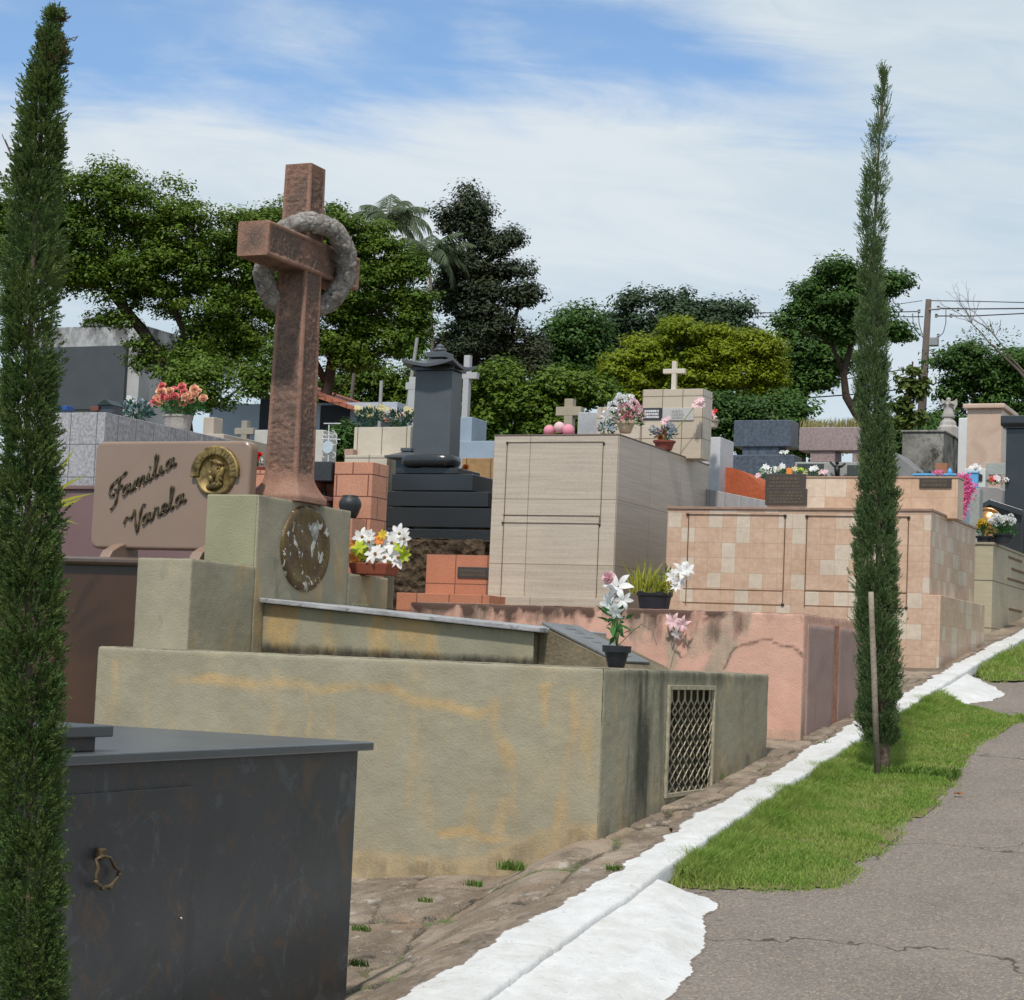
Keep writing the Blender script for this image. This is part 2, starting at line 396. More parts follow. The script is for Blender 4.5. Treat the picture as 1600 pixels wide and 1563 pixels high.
for y in ky:
    L = kerbL(y) + .025*nz(0, y*1.5, 0) + .02*nz(0, y*7, 3) + .01*nz(0, y*25, 3); Rr = kerbR(y) + .012*nz(5, y*2, 0) + .006*nz(5, y*9, 0)
    spl = .8 + 1.6*max(0, nz(3, y*1.3, 8)) + .8*nz(3, y*7, 8)
    for u, dz, bb in prof:
        x = L + u*(Rr-L) if u >= 0 else L + u*spl
        zb = slope(y) + dz
        if u < 0: zb = slope(y) + dz - .004
        V.append((x + .004*nz(x*20, y*20, 1), y, zb + .003*nz(x*3, y*3, 2) + .0015*nz(x*20, y*20, 5) + .0012*nz(x*50, y*50, 5) - (.012 if abs((y % .98)-.49) < .008 and u > .0 else 0))); BA.append(bb)
n = len(prof); Fq = np.array([(i*n+j, i*n+j+1, (i+1)*n+j+1, (i+1)*n+j) for i in range(len(ky)-1) for j in range(n-1)])
setp(mesh_np('kerb', V, Fq, WHITE, attrs={'bare': BA}, smooth=True), kind='structure')
# whitewashed ramps
def inpoly(x, y, P):
    c = False; j = len(P)-1
    for i in range(len(P)):
        if (P[i][1] > y) != (P[j][1] > y) and x < (P[j][0]-P[i][0])*(y-P[i][1])/(P[j][1]-P[i][1])+P[i][0]: c = not c
        j = i
    return c
def ramp_obj(pix, label, step=.012, hh=.07):
    P = [hg(a, b, G0-.08) for a, b in pix]; P = [(p.x, p.y) for p in P]; PC = P+[P[0]]
    x0, x1 = min(p[0] for p in P)-.05, max(p[0] for p in P)+.05; y0, y1 = min(p[1] for p in P)-.05, max(p[1] for p in P)+.05
    xs = np.arange(x0, x1, step); ys = np.arange(y0, y1, step); V = []; B = []; ok = {}
    for i, x in enumerate(xs):
        for j, y in enumerate(ys):
            xx, yy_ = x + .03*nz(x*5, y*5, 0) + .009*nz(x*26, y*26, 2), y + .03*nz(x*5, y*5, 5) + .009*nz(x*26, y*26, 7)
            s = poly_d(xx, yy_, PC); ins = inpoly(xx, yy_, P); sd = s if ins else -s; sh = poly_d(x, y, PC)*(1 if inpoly(x, y, P) else -1)
            kk = max(0, 1-abs(x-kerbR(y))/.5)
            z = road_z(x, y) + (hh*(.3+.7*kk))*sm(-.02, .16, sh)*sm(-.012, .01, sd) + .003*nz(x*12, y*12, 3) + .0015*nz(x*50, y*50, 3) + .001
            V.append((x, y, z)); B.append(1.0 if sd < -.004 else (.35 if sd < .006 else 0)); ok[i, j] = sd > -.012
    n = len(ys)
    Fq = [(i*n+j, (i+1)*n+j, (i+1)*n+j+1, i*n+j+1) for i in range(len(xs)-1) for j in range(n-1) if ok[i,j] and ok[i+1,j] and ok[i,j+1] and ok[i+1,j+1]]
    o = mesh_np('concrete_ramp', V, np.array(Fq), WHITE, attrs={'bare': B}, smooth=True)
    setp(o, label, 'ramp', 'whitewashed concrete ramps at the kerb')
ramp_obj([(600,1700),(670,1600),(710,1540),(780,1480),(850,1430),(925,1385),(1045,1386),(1085,1397),(1122,1410),(1098,1432),(1102,1468),(1080,1518),(1048,1552),(1012,1585),(940,1650),(870,1700)], 'large whitewashed concrete ramp against the kerb, nearest the camera')
ramp_obj([(1420,1100),(1445,1080),(1480,1055),(1512,1052),(1545,1068),(1570,1082),(1550,1095),(1500,1100),(1470,1102)], 'smaller whitewashed concrete ramp uphill beyond the first grass strip', .01, .07)
# grass verge
def G(*pix): return [(hg(a, b, G0-.08).x, hg(a, b, G0-.08).y) for a, b in pix]
g1 = G((1028,1385),(1130,1390),(1240,1392),(1325,1386),(1345,1352),(1400,1318),(1410,1290),(1450,1272),(1490,1230),(1500,1205),(1530,1165),(1590,1130)) + [(-2.0,13.6),(-2.3,13.4)] + G((1500,1100),(1470,1090),(1440,1095),(1400,1128),(1300,1192),(1180,1268),(1090,1330))
g2 = G((1512,1056),(1550,1066),(1600,1066)) + [(-1.5,16.5),(-1.2,19),(-1.2,30),(-3.0,30)] + G((1595,1002),(1560,1020))
g3 = G((1560,1560),(1600,1555))
LB = leafmat('grass_blade', (.12,.26,.035), (.30,.42,.08), .4, (.44,.44,.15), 3.5)
t = NT('verge_soil', .95, .1); t.col(t.mix(t.ramp(t.noise(14, 5), .4, .65), (.10,.13,.035), (.17,.135,.08))); SOIL = t.m
def verge(P, label, n, seed):
    rs = random.Random(seed); PC = P+[P[0]]
    x0, x1 = min(p[0] for p in P), max(p[0] for p in P); y0, y1 = min(p[1] for p in P), max(p[1] for p in P)
    st = .04; xs = np.arange(x0-.05, x1+.05, st); ys = np.arange(y0-.05, y1+.05, st); V = []; ok = {}
    for i, x in enumerate(xs):
        for j, y in enumerate(ys):
            s = poly_d(x, y, PC) if y < 15 else .1; ins = inpoly(x + .03*nz(x*5, y*5, 0), y + .03*nz(x*5, y*5, 4), P)
            ok[i, j] = ins; V.append((x, y, road_z(x, y) + .004 + .014*sm(0, .15, s if ins else 0)))
    nn = len(ys); Fq = [(i*nn+j, (i+1)*nn+j, (i+1)*nn+j+1, i*nn+j+1) for i in range(len(xs)-1) for j in range(nn-1) if ok[i,j] and ok[i+1,j] and ok[i,j+1] and ok[i+1,j+1]]
    setp(mesh_np('verge_soil', V, np.array(Fq), SOIL, smooth=True), kind='structure')
    V = []; k = 0
    while k < n:
        x = rs.uniform(x0-.06, x1+.06); y = y0-.06 + (y1-y0+.12)*rs.random()**(1.0 if y1 < 15 else 1.6)
        ins = inpoly(x, y, P); sd = poly_d(x, y, PC); sd = sd if ins else -sd
        if sd < -.05: continue
        kx = x - kerbR(y)
        if sd < .05 and nz(x*9, y*9, 2) + sd*12 < rs.uniform(-.25, .3): continue
        if ins and nz(x*4, y*4, 6) + .5*nz(x*13, y*13, 6) < -.28 and kx > .2 and rs.random() < .85: continue
        if sd < .16 and rs.random() > .25+.75*sd/.16: continue
        h = .016 + .075*(1-sm(.0, .26, kx))*(.8+.6*nz(x*5, y*5, 3)) + .014*nz(x*3, y*3, 0) + rs.uniform(0, .018)
        if sd < .05: h *= .6
        h = max(.012, h); w = rs.uniform(.0016, .0032)*(1.3 if h > .06 else 1)*(1 + .05*max(0, y-9)); a = rs.uniform(0, 2*PI); l = rs.uniform(.2, 1.1)*h; b = rs.uniform(0, 2*PI)
        z = road_z(x, y) + .012*sm(0, .15, sd)
        ca, sa = math.cos(a)*w, math.sin(a)*w; lx, ly = math.cos(b)*l, math.sin(b)*l
        V += [(x-ca, y-sa, z), (x+ca, y+sa, z), (x+ca*.7+lx*.35, y+sa*.7+ly*.35, z+h*.6), (x-ca*.7+lx*.35, y-sa*.7+ly*.35, z+h*.6), (x+lx, y+ly, z+h)]
        k += 1
    b = np.arange(n)*5
    Fq = np.concatenate([np.stack([b, b+1, b+2], 1), np.stack([b, b+2, b+3], 1), np.stack([b+3, b+2, b+4], 1)])
    setp(mesh_np('grass', V, Fq, LB), label, kind='stuff')
verge(g1, 'bright green grass strip between white kerb and asphalt', 120000, 1)
verge(g2, 'bright green grass strip further uphill past the second white ramp', 40000, 2)
# ================================================================ TOMBS
def span(L, R, d, B=None, D=None):
    """front right top corner R at distance d; returns x0, x1, y0, y1, ztop"""
    T = at(*R, d); l = hy(*L, T.y).x
    y1 = hx(*B, T.x).y if B else T.y + (D or 1)
    return l, T.x, T.y, y1, T.z
def gnd(y): return slope(y) - .3
# ---- dark granite tomb in the foreground
gm = NT('dark_grey_granite', .38, .45)
a = gm.mix(gm.ramp(gm.noise(2.2, 6, .65, None, .8), .3, .7), (.019,.022,.025), (.034,.038,.042))
a = gm.mix(gm.ramp(gm.noise(5, 6, .7, gm.map((1,1,1), (3,1,2)), 1.4), .53, .64, 0, .85), a, (.075,.042,.022))
a = gm.mix(gm.ramp(gm.noise(6, 5, .7, gm.map((1,1,1), (8,1,2)), 1.6), .56, .64, 0, .6), a, (.085,.10,.11))
a = gm.mix(.22, a, gm.mix(gm.ramp(gm.noise(260, 2), .35, .65), (.012,.014,.016), (.13,.14,.15)))
gm.col(a); gm.rough(gm.ramp(gm.noise(8, 5), .3, .7, .3, .45)); GRAN = gm.m
def dark(k, sc, nm):
    return stone(nm, k, .3, sc, 180, .25, .35, .05, .002, .5)
yg1 = hx(560, 1172, X0).y; zt = hx(560, 1172, X0).z
TG = thing('granite_tomb', 'polished dark grey granite tomb in the left foreground with ring handle', 'tomb', (X0-1, 5, zt-1.2))
xl = X0-2.45
MB().box(xl, X0, 3.6, yg1, zt-1.4, zt).build('body', GRAN, TG, .004)
ztop = hx(585, 1158, X0+.03).z
# raised facing panel with a shadow joint on the path side
pz = hx(300, 1228, X0).z; py0 = hx(100, 1240, X0).y-.8; py1 = hx(300, 1228, X0).y
MB().box(X0-.02, X0+.008, py0, py1, zt-1.4, pz).build('door_panel', GRAN, TG, .002)
MB().box(xl-.03, X0+.04, 3.5, hx(585, 1158, X0+.04).y, zt, zt+.028).build('top_slab', stone('honed_grey_granite', (.07,.08,.085), .2, 3, 200, .3, .3, .05, .002, .5), TG, .004)
s1 = hz(178, 1142, zt+.085); s2 = hz(175, 1165, zt+.03)
LID = MB().box(xl+.25, s1.x-.03, 3.9, s1.y-.04, zt+.028, zt+.068).build('lid_plinth', GRAN, TG, .003)
MB().box(xl+.2, s1.x, 3.8, s1.y, zt+.068, zt+.1).build('lid', stone('honed_granite_lid', (.06,.07,.075), .2, 3, 200, .3, .3, .05, .002, .5), TG, .004)
hc = hx(158, 1335, X0+.02); hd = hx(186, 1362, X0+.02)
b = MB(); b.box(X0+.006, X0+.03, hc.y-.012, hc.y+.012, hc.z-.016, hc.z+.016); hb = b.build('handle_bracket', BRASS, TG, .004)
q = [(150,1343),(160,1338),(172,1340),(180,1356),(188,1362),(182,1374),(172,1385),(160,1387),(150,1380),(150,1368),(154,1356)]
b = MB(); b.tube([hx(u, v, X0+.03) for u, v in q], [.0042,.005,.004,.0055,.005,.004,.006,.005,.0055,.004,.005], 8, True)
for u, v in ((150,1378),(186,1366),(172,1387),(160,1388)): b.lathe(hx(u, v, X0+.03)-Vector((0,0,.007)), [(.002,0),(.007,.003),(.008,.008),(.004,.013)], 8)
b.build('ring_handle', BRASS, TG, smooth=True)
sc = hx(283, 1435, X0+.01); b = MB(); b.lathe(sc-Vector((0,0,.004)), [(.001,0),(.004,.002),(.004,.006),(.001,.008)], 8); b.build('screw', plain('steel', (.6,.6,.6), .3, .8), TG, smooth=True)

# ---- olive plaster family tomb with cross
YF = hg(933, 1305).y; XL = hy(152, 1010, YF).x; YB = 10.85; ZT = -.018
PLC = (.312,.285,.208)
PL = plaster('olive_plaster', PLC, (.44,.315,.165), (.05,.05,.04))
def fp(pts, Y=None, X=None): return [((hy(a, b, Y).x, hy(a, b, Y).z) if Y else (hx(a, b, X).y, hx(a, b, X).z)) for a, b in pts]
K1 = fp([(272,1062),(330,1062),(400,1071),(470,1068),(500,1080),(560,1072),(610,1076),(640,1092),(690,1100),(745,1115),(775,1108)], YF)
K2 = fp([(775,1100),(772,1140),(795,1180),(802,1230),(780,1290)], YF)
K3 = fp([(690,1302),(730,1300),(760,1312),(800,1308),(840,1322),(850,1345)], YF)
K4 = fp([(480,1075),(486,1120),(484,1160)], YF); K5 = fp([(640,1095),(645,1160),(640,1260)], YF)
K6 = fp([(848,1340),(885,1315),(925,1300)], YF)
KB = fp([(940,1300),(1040,1243)], X=X0)
gx0, gz0 = hx(1040,1252,X0).y, hx(1040,1252,X0).z
def st_base(p, fn):
    y = d = 0
    if fn == '-y':
        x, z = p.x, p.z
        w = nz(x*5, 0, z*5)*.02 + nz(x*17, 0, z*17)*.012; xx, zz = x+w, z + nz(x*6, 3, z*6)*.02
        fb = .75+.9*nz(x*6, 9, z*6); y = max(1.35*fb*max(0, 1-poly_d(xx, zz, K1)/.045), 1.0*fb*max(0, 1-poly_d(xx, zz, K2)/.08), 1.3*fb*max(0, 1-poly_d(xx, zz, K3)/.04),
                .75*max(0, 1-poly_d(xx, zz, K4)/.03), .55*max(0, 1-poly_d(xx, zz, K5)/.05), .8*max(0, 1-poly_d(xx, zz, K6)/.05))
        k = noise.fractal(Vector((x*7, 0, z*1.6)), 1, 2, 4) + .25*nz(x*2.2, 4, z*2)
        reg = max(0, .5-.35*abs(x+3.75)) + .25*sm(-.95, -.6, 0)
        below = 1 if z < -.09 + nz(x*2, 1, 0)*.03 else .25
        y = max(y, (sm(-.15, .75, k)*(.72+.5*sm(-4.35, -3.6, x)))*below*(1 - .45*sm(-.5, -1., z)) * (.75+.5*nz(x*1.1, 7, z*1.4)))
        y = max(y, .68*sm(.06, .0, z - (G0+G1*YF - .2*sm(-3.3, -3.9, x))-.02))
        d = .62*max(0, sm(-.05, -.015, z))*max(0, nz(x*6, 2, 0)+.2) * .5
        d = max(d, .5*sm(.05, 0, z - (G0+G1*YF-.2*sm(-3.3, -3.9, x)))*(.6+nz(x*8, 4, 1)))
        y = max(y, .12 + .32*nz(x*2.2, 2, z*2.2) + .14*nz(x*7, 2, z*5) + .12*sm(-4.4, -3.6, x))
    elif fn == '+x':
        Y, z = p.y, p.z
        streak = noise.fractal(Vector((Y*7, 5, z*.7)), 1, 2, 4)
        gl = abs(Y-9.5) < .36
        area = sm(8.4, 8.6, Y)*(1-sm(9.05, 9.2, Y))*1.0 + .35*sm(9.9, 10.0, Y)
        d = area*(.48 + .85*streak)*(1-.35*sm(-.5, -.75, z))
        d = max(d, .95*sm(-.16, -.03, z)*(1-.45*sm(9.95, 10.1, Y))*sm(8.35, 8.6, Y)*(.7+streak*.5))
        d = max(d, .7*sm(.09, 0, z-slope(Y))*(.5+nz(Y*7, 1, 2)))
        y = .6*sm(.15, .7, noise.fractal(Vector((Y*6, 9, z*1.1)), 1, 2, 4)) + .35*sm(.25, .0, z-slope(Y))*sm(0, .4, nz(Y*5, 8, z*3)+.2) + .4*sm(.05, 0, abs(Y-9.96))
    elif fn == '+z':
        d = .55 + .4*nz(p.x*3, p.y*3, 0); y = .2
    return y, d
TP = thing('plaster_tomb', 'olive grey plaster family tomb with orange stains, carrying the stone cross', 'tomb', ((XL+X0)/2, (YF+YB)/2, slope(YF)-.2))
gA, gB = hx(1043, 1072, X0).y, hx(1117, 1068, X0).y; gT = hx(1080, 1070, X0).z; gBt = hx(1080, 1243, X0).z
grid_box('base', PL, XL, X0, YF, YB, -1.25, ZT, TP, res=.014, r=.014, amp=.003, stain=st_base, hole=(gA, gB, gBt, gT))
def st_head(p, fn):
    if fn == '-y': return (.25*sm(.1, .5, nz(p.x*5, 2, p.z*3)), .35*sm(.1, .6, noise.fractal(Vector((p.x*9, 1, p.z*5)), 1, 2, 4)+.15*sm(.2, .8, p.z)))
    if fn == '+x': return (.75*sm(-.05, .6, noise.fractal(Vector((p.y*6, 1, p.z*1.4)), 1, 2, 4))*sm(.75, .5, p.z) , .45*sm(.0, .7, nz(p.y*8, 4, p.z*1.5)+.25*sm(.68, .84, p.z)+.3*sm(.4,.48,p.z)*(p.z < .5)))
    return (0, .6+.3*nz(p.x*9, p.y*9, 0))
bx1 = hy(300, 873, 8.55).x; bx0 = hy(215, 870, 8.55).x
h2a, h2b = 9.17, 10.21; z1 = .445; z2 = .83
lichen = plaster('lichen_plaster', (.27,.265,.17), (.3,.27,.13), (.05,.052,.035))
grid_box('headstone', PL, bx0, bx1, h2a, h2b, ZT-.01, z2, TP, .012, .008, .0015, st_head, skip=('-z','+y','-x'))
grid_box('lower_block', PL, bx0, bx1, 8.55, h2a, ZT-.01, z1, TP, .012, .01, .002, st_head)
grid_box('lower_block', PL, bx0, bx1, h2b, 10.72, ZT-.01, z1+.02, TP, .012, .01, .002, st_head)
MB().box(bx0+.008, bx1-.012, h2a-.006, h2a+.01, z1-.0, z2-.006).build('front_panel', lichen, TP, .003)
b = MB(); b.box(bx1-.002, bx1+.006, h2b+.06, h2b+.34, .13, .29); b.build('niche_panel', lichen, TP, .003)
# low vault with sloping marble lid
yb = 9.27; bxe = hy(835, 985, yb).x; ye = 2*(h2a+h2b)/2 - yb
def st_body(p, fn):
    k = noise.fractal(Vector((p.x*6, p.y*6, p.z*3)), 1, 2, 4)
    return (.5*sm(-.4, .6, k)*sm(-4.2, -4.8, p.x) + .35*sm(-.3, .7, k) if fn == '-y' else .3, (.95*sm(.06, -.01, p.z) + .5*sm(.12, .2, p.z)*.6*(p.x > -4.6)) if fn == '-y' else .8)
zb0, zb1 = hy(412, 942, yb).z, hy(838, 988, yb).z
o = grid_box('vault', plaster('vault_plaster', (.255,.24,.175), (.42,.28,.12), (.03,.027,.02)), bx1, bxe, yb, ye, ZT-.01, .2, TP, .014, .008, .002, st_body)
for v in o.data.vertices:
    w = Vector(v.co)+wloc(TP); ln = zb0 + (zb1-zb0)*(w.x-bx1)/(bxe-bx1) - .001; v.co.z = ZT + (w.z-ZT)*(ln-ZT)/(.2-ZT) - wloc(TP).z
t = NT('weathered_marble', .6, .3)
a = t.mix(t.ramp(t.noise(6, 6, .75, t.map((1,1,3))), .35, .65), (.42,.42,.43), (.2,.2,.21)); a = t.mix(t.ramp(t.noise(9, 5, .8), .55, .7), a, (.08,.08,.075))
t.col(a); t.bump(t.noise(30, 4), .2, .003); MARB = t.m
def lid(y0, y1, xa, xb, za, zb, th, name, m):
    b = MB(); P = [(xa, y0, za), (xb, y0, zb), (xb, y1, zb), (xa, y1, za)]
    b.hull(P, [(p[0], p[1], p[2]+th) for p in P]); return b.build(name, m, TP, .005)
lid(yb-.05, ye+.05, bx1+.002, bxe+.05, zb0, zb1-.002, .026, 'marble_lid', MARB)
# slanting plaque on a mortar wedge at the foot
pa = hy(842, 972, yb+.05); pb = hy(962, 1033, yb+.05)
b = MB(); ya, ybb = yb+.06, ye-.06
P = [(bxe+.0, ZT-.01), (pb.x+.06, ZT-.01), (pb.x, .005), (pa.x+.03, pa.z-.03), (bxe+.0, pa.z-.05)]
b.prism_y(P, ya, ybb-.0); b.build('plaque_wedge', stone('mortar', (.16,.13,.085), .35, 6, 80, .25, .9, .6, .01, .2, .6), TP, .004)
nx = (pb.x-pa.x); nzz = (pb.z-pa.z); L = math.hypot(nx, nzz); ux, uz = nx/L, nzz/L; vx, vz = -uz, ux
P = [(pa.x, pa.z-.012), (pa.x+ux*L*.99, pa.z-.012+uz*L*.99), (pa.x+ux*L*.99+vx*.014, pa.z-.012+uz*L*.99+vz*.014), (pa.x+vx*.014, pa.z-.012+vz*.014)]
b = MB(); b.prism_y(P, ya+.02, ya+.5); pq = b.build('slanted_plaque', stone('bronze_grey_plaque', (.12,.125,.125), .3, 8, 60, .2, .35, .3, .004, .5, .4), TP, .003)
b = MB(); rr = random.Random(4)
for i in range(7):
    s = .08+.12*i/1.0*.9*.7
    s = (i+1)/8.5*L; w = rr.uniform(.08, .2)
    q = [(pa.x+ux*s+vx*.0142, pa.z-.012+uz*s+vz*.0142), (pa.x+ux*(s+.018)+vx*.0142, pa.z-.012+uz*(s+.018)+vz*.0142), (pa.x+ux*(s+.018)+vx*.017, pa.z-.012+uz*(s+.018)+vz*.0152), (pa.x+ux*s+vx*.0152, pa.z-.012+uz*s+vz*.0152)]
    b.prism_y(q, ya+.26-w/2, ya+.26+w/2)
b.build('worn_relief', stone('relief', (.1,.1,.1), .3, 8, 60, .2, .4, .3, .004, .5), pq)
# grating
GM = plain('dirty_cream_paint', (.36,.315,.22), .6, 0, .3, 30, .2)
fr = MB(); w = .022; y0, y1, zz0, zz1 = gA+.004, gB-.004, gBt+.004, gT-.004; xf0, xf1 = X0-.016, X0+.012
fr.box(xf0, xf1, y0, y0+w, zz0, zz1); fr.box(xf0, xf1, y1-w, y1, zz0, zz1); fr.box(xf0+.001, xf1-.001, y0+w, y1-w, zz1-w, zz1); fr.box(xf0+.001, xf1-.001, y0+w, y1-w, zz0, zz0+w)
DO = fr.build('grate_door', GM, TP, .002)
b = MB(); ya, yc, za, zc = y0+w, y1-w, zz0+w, zz1-w; nx_ = 7; cw = (yc-ya)/nx_; ch = cw*1.15; n = int((zc-za)/ch)+1
def zig(ph, xo):
    for i in range(nx_+1):
        pts = []
        k = 0; z = za
        while z < zc+1e-6:
            off = cw/2*(1 if (k+ph) % 2 else -1)*.82
            y = min(max(ya+i*cw+off, ya), yc); pts.append((X0-.004+xo, y, min(z, zc))); z += ch/2; k += 1
        pts.append((X0-.004+xo, pts[-1][1], zc))
        b.tube(pts, .0042, 5)
zig(0, 0); zig(1, .003)
b.build('mesh_panel', GM, DO)
# oval medallion
om = hx(476, 857, bx1); t = NT('patinated_bronze', .5, .5); t.b.inputs['Metallic'].default_value = .25
a = t.mix(t.ramp(t.noise(9, 5, .7), .35, .65), (.075,.04,.018), (.13,.09,.025)); fl = t.noise(16, 4, .6, t.map((1,1,.8), (2,0,1)), .6)
a = t.mix(t.ramp(fl, .585, .61), a, (.55,.55,.5)); t.col(a); t.bump(t.noise(12, 5), .7, .02); PAT = t.m
oy = hx(514, 857, bx1).y; oh = (hx(476, 788, bx1).z - hx(476, 923, bx1).z)/2; ow = (hx(514, 857, bx1).y-hx(439, 857, bx1).y)/2
def oval(name, rx, rz, x0, th, m, parent, lip=.0):
    b = MB(); N = 48; prev = None; rings = [(1, 0), (1, th*.6), (.94, th), (.8, th*.9), (.72, th*.55), (.5, th*.75), (.25, th*1.1), (.05, th*1.15)]
    R_ = [[b.bm.verts.new((x0+dx, om.y+rx*k*math.cos(2*PI*i/N), om.z+rz*k*math.sin(2*PI*i/N))) for i in range(N)] for k, dx in rings]
    for A_, B_ in zip(R_, R_[1:]):
        for i in range(N): b.bm.faces.new((A_[i], A_[(i+1)%N], B_[(i+1)%N], B_[i]))
    b.bm.faces.new(R_[-1]); return b.build(name, m, parent, smooth=True)
OV = oval('oval_plaque', ow, oh, bx1, .022, PAT, TP)
b = MB()
pc = hx(487, 833, bx1); b.lathe(Vector((bx1+.012, pc.y, pc.z-.05)), [(.004,0),(.03,.01),(.042,.04),(.046,.06),(.04,.085),(.024,.105),(.004,.112)], 16, .5, 1)
b.build('portrait', stone('worn_portrait', (.3,.3,.27), .5, 18, 60, .3, .6, .6, .01, .3, .5), OV, smooth=True)
# cross
t = NT('red_sandstone', .9, .2)
a = t.mix(t.ramp(t.noise(5, 6, .7), .3, .7), (.25,.125,.088), (.42,.25,.185)); a = t.mix(t.math('MULTIPLY', t.ramp(t.noise(7, 6, .75), .36, .56), t.attr('rough')), a, (.115,.092,.078))
a = t.mix(t.ramp(t.noise(3.3, 5, .7, t.map((1,1,1), (5,5,5))), .5, .68, 0, .65), a, (.10,.07,.06))
a = t.mix(.3, a, t.mix(t.ramp(t.noise(150, 2), .35, .65), (.06,.03,.02), (.42,.26,.2)))
t.col(a); t.bump(t.math('ADD', t.noise(60, 5, .7), t.noise(200, 2)), .7, .01); SAND = t.m
SX, SY = (-5.79-5.60)/2, 9.69
TC = thing('stone_cross', 'tall reddish stone cross standing on the plaster tomb headstone', 'cross', (SX, SY, z2))
def rough_bar(name, secs, axis, m, parent, cut=0):
    """secs: list of (s, half_u, half_v); square bar along axis with hewn panels inside smooth margins"""
    nper = 20; V = []; RO = []
    N = len(secs)
    for s_, hu, hv in secs:
        loop = []
        for side in range(4):
            for k in range(nper):
                f = k/nper*2-1
                u, v = [(f, -1), (1, f), (-f, 1), (-1, -f)][side]
                loop.append((u, v, f, side))
        for u, v, f, side in loop:
            inner = sm(1.0, .72, abs(f)) if abs(f) < .78 else 0
            e = sm(0, .05, s_-secs[0][0]-cut)*sm(0, .05, secs[-1][0]-s_)
            inner *= e
            p = (u*hu, v*hv, s_); nn = noise.fractal(Vector((u*hu*55+side*7, v*hv*55, s_*55)), .7, 2, 4)
            k = 1 - inner*.07 + inner*nn*.075
            if abs(f) > .97: k = .965
            uu, vv = u*hu*(k if side in (1, 3) or abs(f) > .97 else 1), v*hv*(k if side in (0, 2) or abs(f) > .97 else 1)
            if axis == 'z': q = (SX+uu, SY+vv, s_)
            else: q = (SX+uu, s_, axis+vv)
            V.append(q); RO.append(inner)
    n = nper*4; Fq = [(i*n+j, i*n+(j+1)%n, (i+1)*n+(j+1)%n, (i+1)*n+j) for i in range(N-1) for j in range(n)]
    c0 = len(V); 
    for e, i0 in ((0, 0), (1, (N-1)*n)):
        V.append(tuple(np.mean(V[i0:i0+n], axis=0))); RO.append(1.6 if axis != 'z' else 0)
        for j in range(n):
            Fq.append((i0+(j+1)%n, i0+j, c0+e, c0+e) if e == 0 else (i0+j, i0+(j+1)%n, c0+e, c0+e))
    bm = bmesh.new(); vs = [bm.verts.new(v) for v in V]
    for f in Fq:
        f = list(dict.fromkeys(f)); bm.faces.new([vs[i] for i in f])
    bmesh.ops.recalc_face_normals(bm, faces=bm.faces)
    o_ = wloc(parent)
    for v in bm.verts: v.co -= o_
    me = bpy.data.meshes.new(name); bm.to_mesh(me); bm.free()
    at_ = me.attributes.new('rough', 'FLOAT', 'POINT'); at_.data.foreach_set('value', np.array(RO, dtype=np.float32))
    me.materials.append(m); o = bpy.data.objects.new(name, me); place(o, parent)
    for p in me.polygons: p.use_smooth = True
    es = o.modifiers.new('edge', 'EDGE_SPLIT'); es.split_angle = math.radians(48)
    return o
secs = []
ZC = 2.235
z = z2
while z < 2.76:
    if z < z2+.03: h = .165
    elif z < z2+.16: h = .105 + .06*(1-math.sin(PI/2*(z-z2-.03)/.13))
    else: h = .105 - .018*(z-z2-.16)/1.7
    secs.append((z, h, h)); z += .008
rough_bar('shaft', secs, 'z', SAND, TC, .14)
secs = []; y = 9.165
while y < 10.215: secs.append((y, .1, .098)); y += .008
secs[0] = (secs[0][0], .097, .095); secs[-1] = (secs[-1][0], .097, .095)
ARM = rough_bar('crossbar', secs, ZC, SAND, TC)
# ring wreath hung on the cross
t = NT('lichened_stone', .95, .15)
a = t.mix(t.ramp(t.noise(12, 6, .75), .35, .65), (.15,.135,.12), (.42,.38,.35)); a = t.mix(t.ramp(t.noise(30, 4, .8), .54, .64), a, (.5,.5,.45)); a = t.mix(t.ramp(t.noise(16, 5, .8, t.map((1,1,1), (3,3,3))), .58, .66), a, (.04,.035,.03))
vd = t.voro(17, 'DISTANCE_TO_EDGE'); a = t.mix(t.math('MULTIPLY', t.ramp(vd, .01, .09, .4, 0), t.ramp(t.noise(9, 5), .4, .6)), a, (.05,.043,.038)); t.col(a); t.bump(t.math('ADD', t.noise(35, 6, .75), t.ramp(vd, 0, .15, 0, .35)), 1., .02); LICH = t.m
pc = at(478, 418, 9.72*1.0); pc = hx(478, 418, SX+.02)
e1 = Vector((.52,.85,0)).normalized(); e2 = Vector((.36,-.12,.92)).normalized(); e3 = e1.cross(e2).normalized(); e2 = e3.cross(e1)
V = []; NU, NV = 150, 28; RR = .262; rr_ = .056
for i in range(NU):
    a = 2*PI*i/NU; c = pc + (e1*math.cos(a) + e2*math.sin(a))*RR; rad = (e1*math.cos(a) + e2*math.sin(a))
    for j in range(NV):
        b_ = 2*PI*j/NV; tw = b_*3 + a*11
        k = rr_*(1 + .07*math.cos(tw)) + .007*noise.fractal(Vector((math.cos(a)*5+b_, math.sin(a)*5, math.sin(b_)*1.3+a*3)), .8, 2, 3)
        k += .014*max(0, nz(math.cos(a)*6, math.sin(a)*6, b_*1.2+3))
        V.append(c + rad*math.cos(b_)*k + e3*math.sin(b_)*k)
Fq = np.array([(i*NV+j, i*NV+(j+1)%NV, ((i+1)%NU)*NV+(j+1)%NV, ((i+1)%NU)*NV+j) for i in range(NU) for j in range(NV)])
o = mesh_np('stone_wreath', [tuple(v) for v in V], Fq, LICH, smooth=True); setp(o, 'weathered grey stone ring wreath hanging over the arms of the cross', 'wreath')

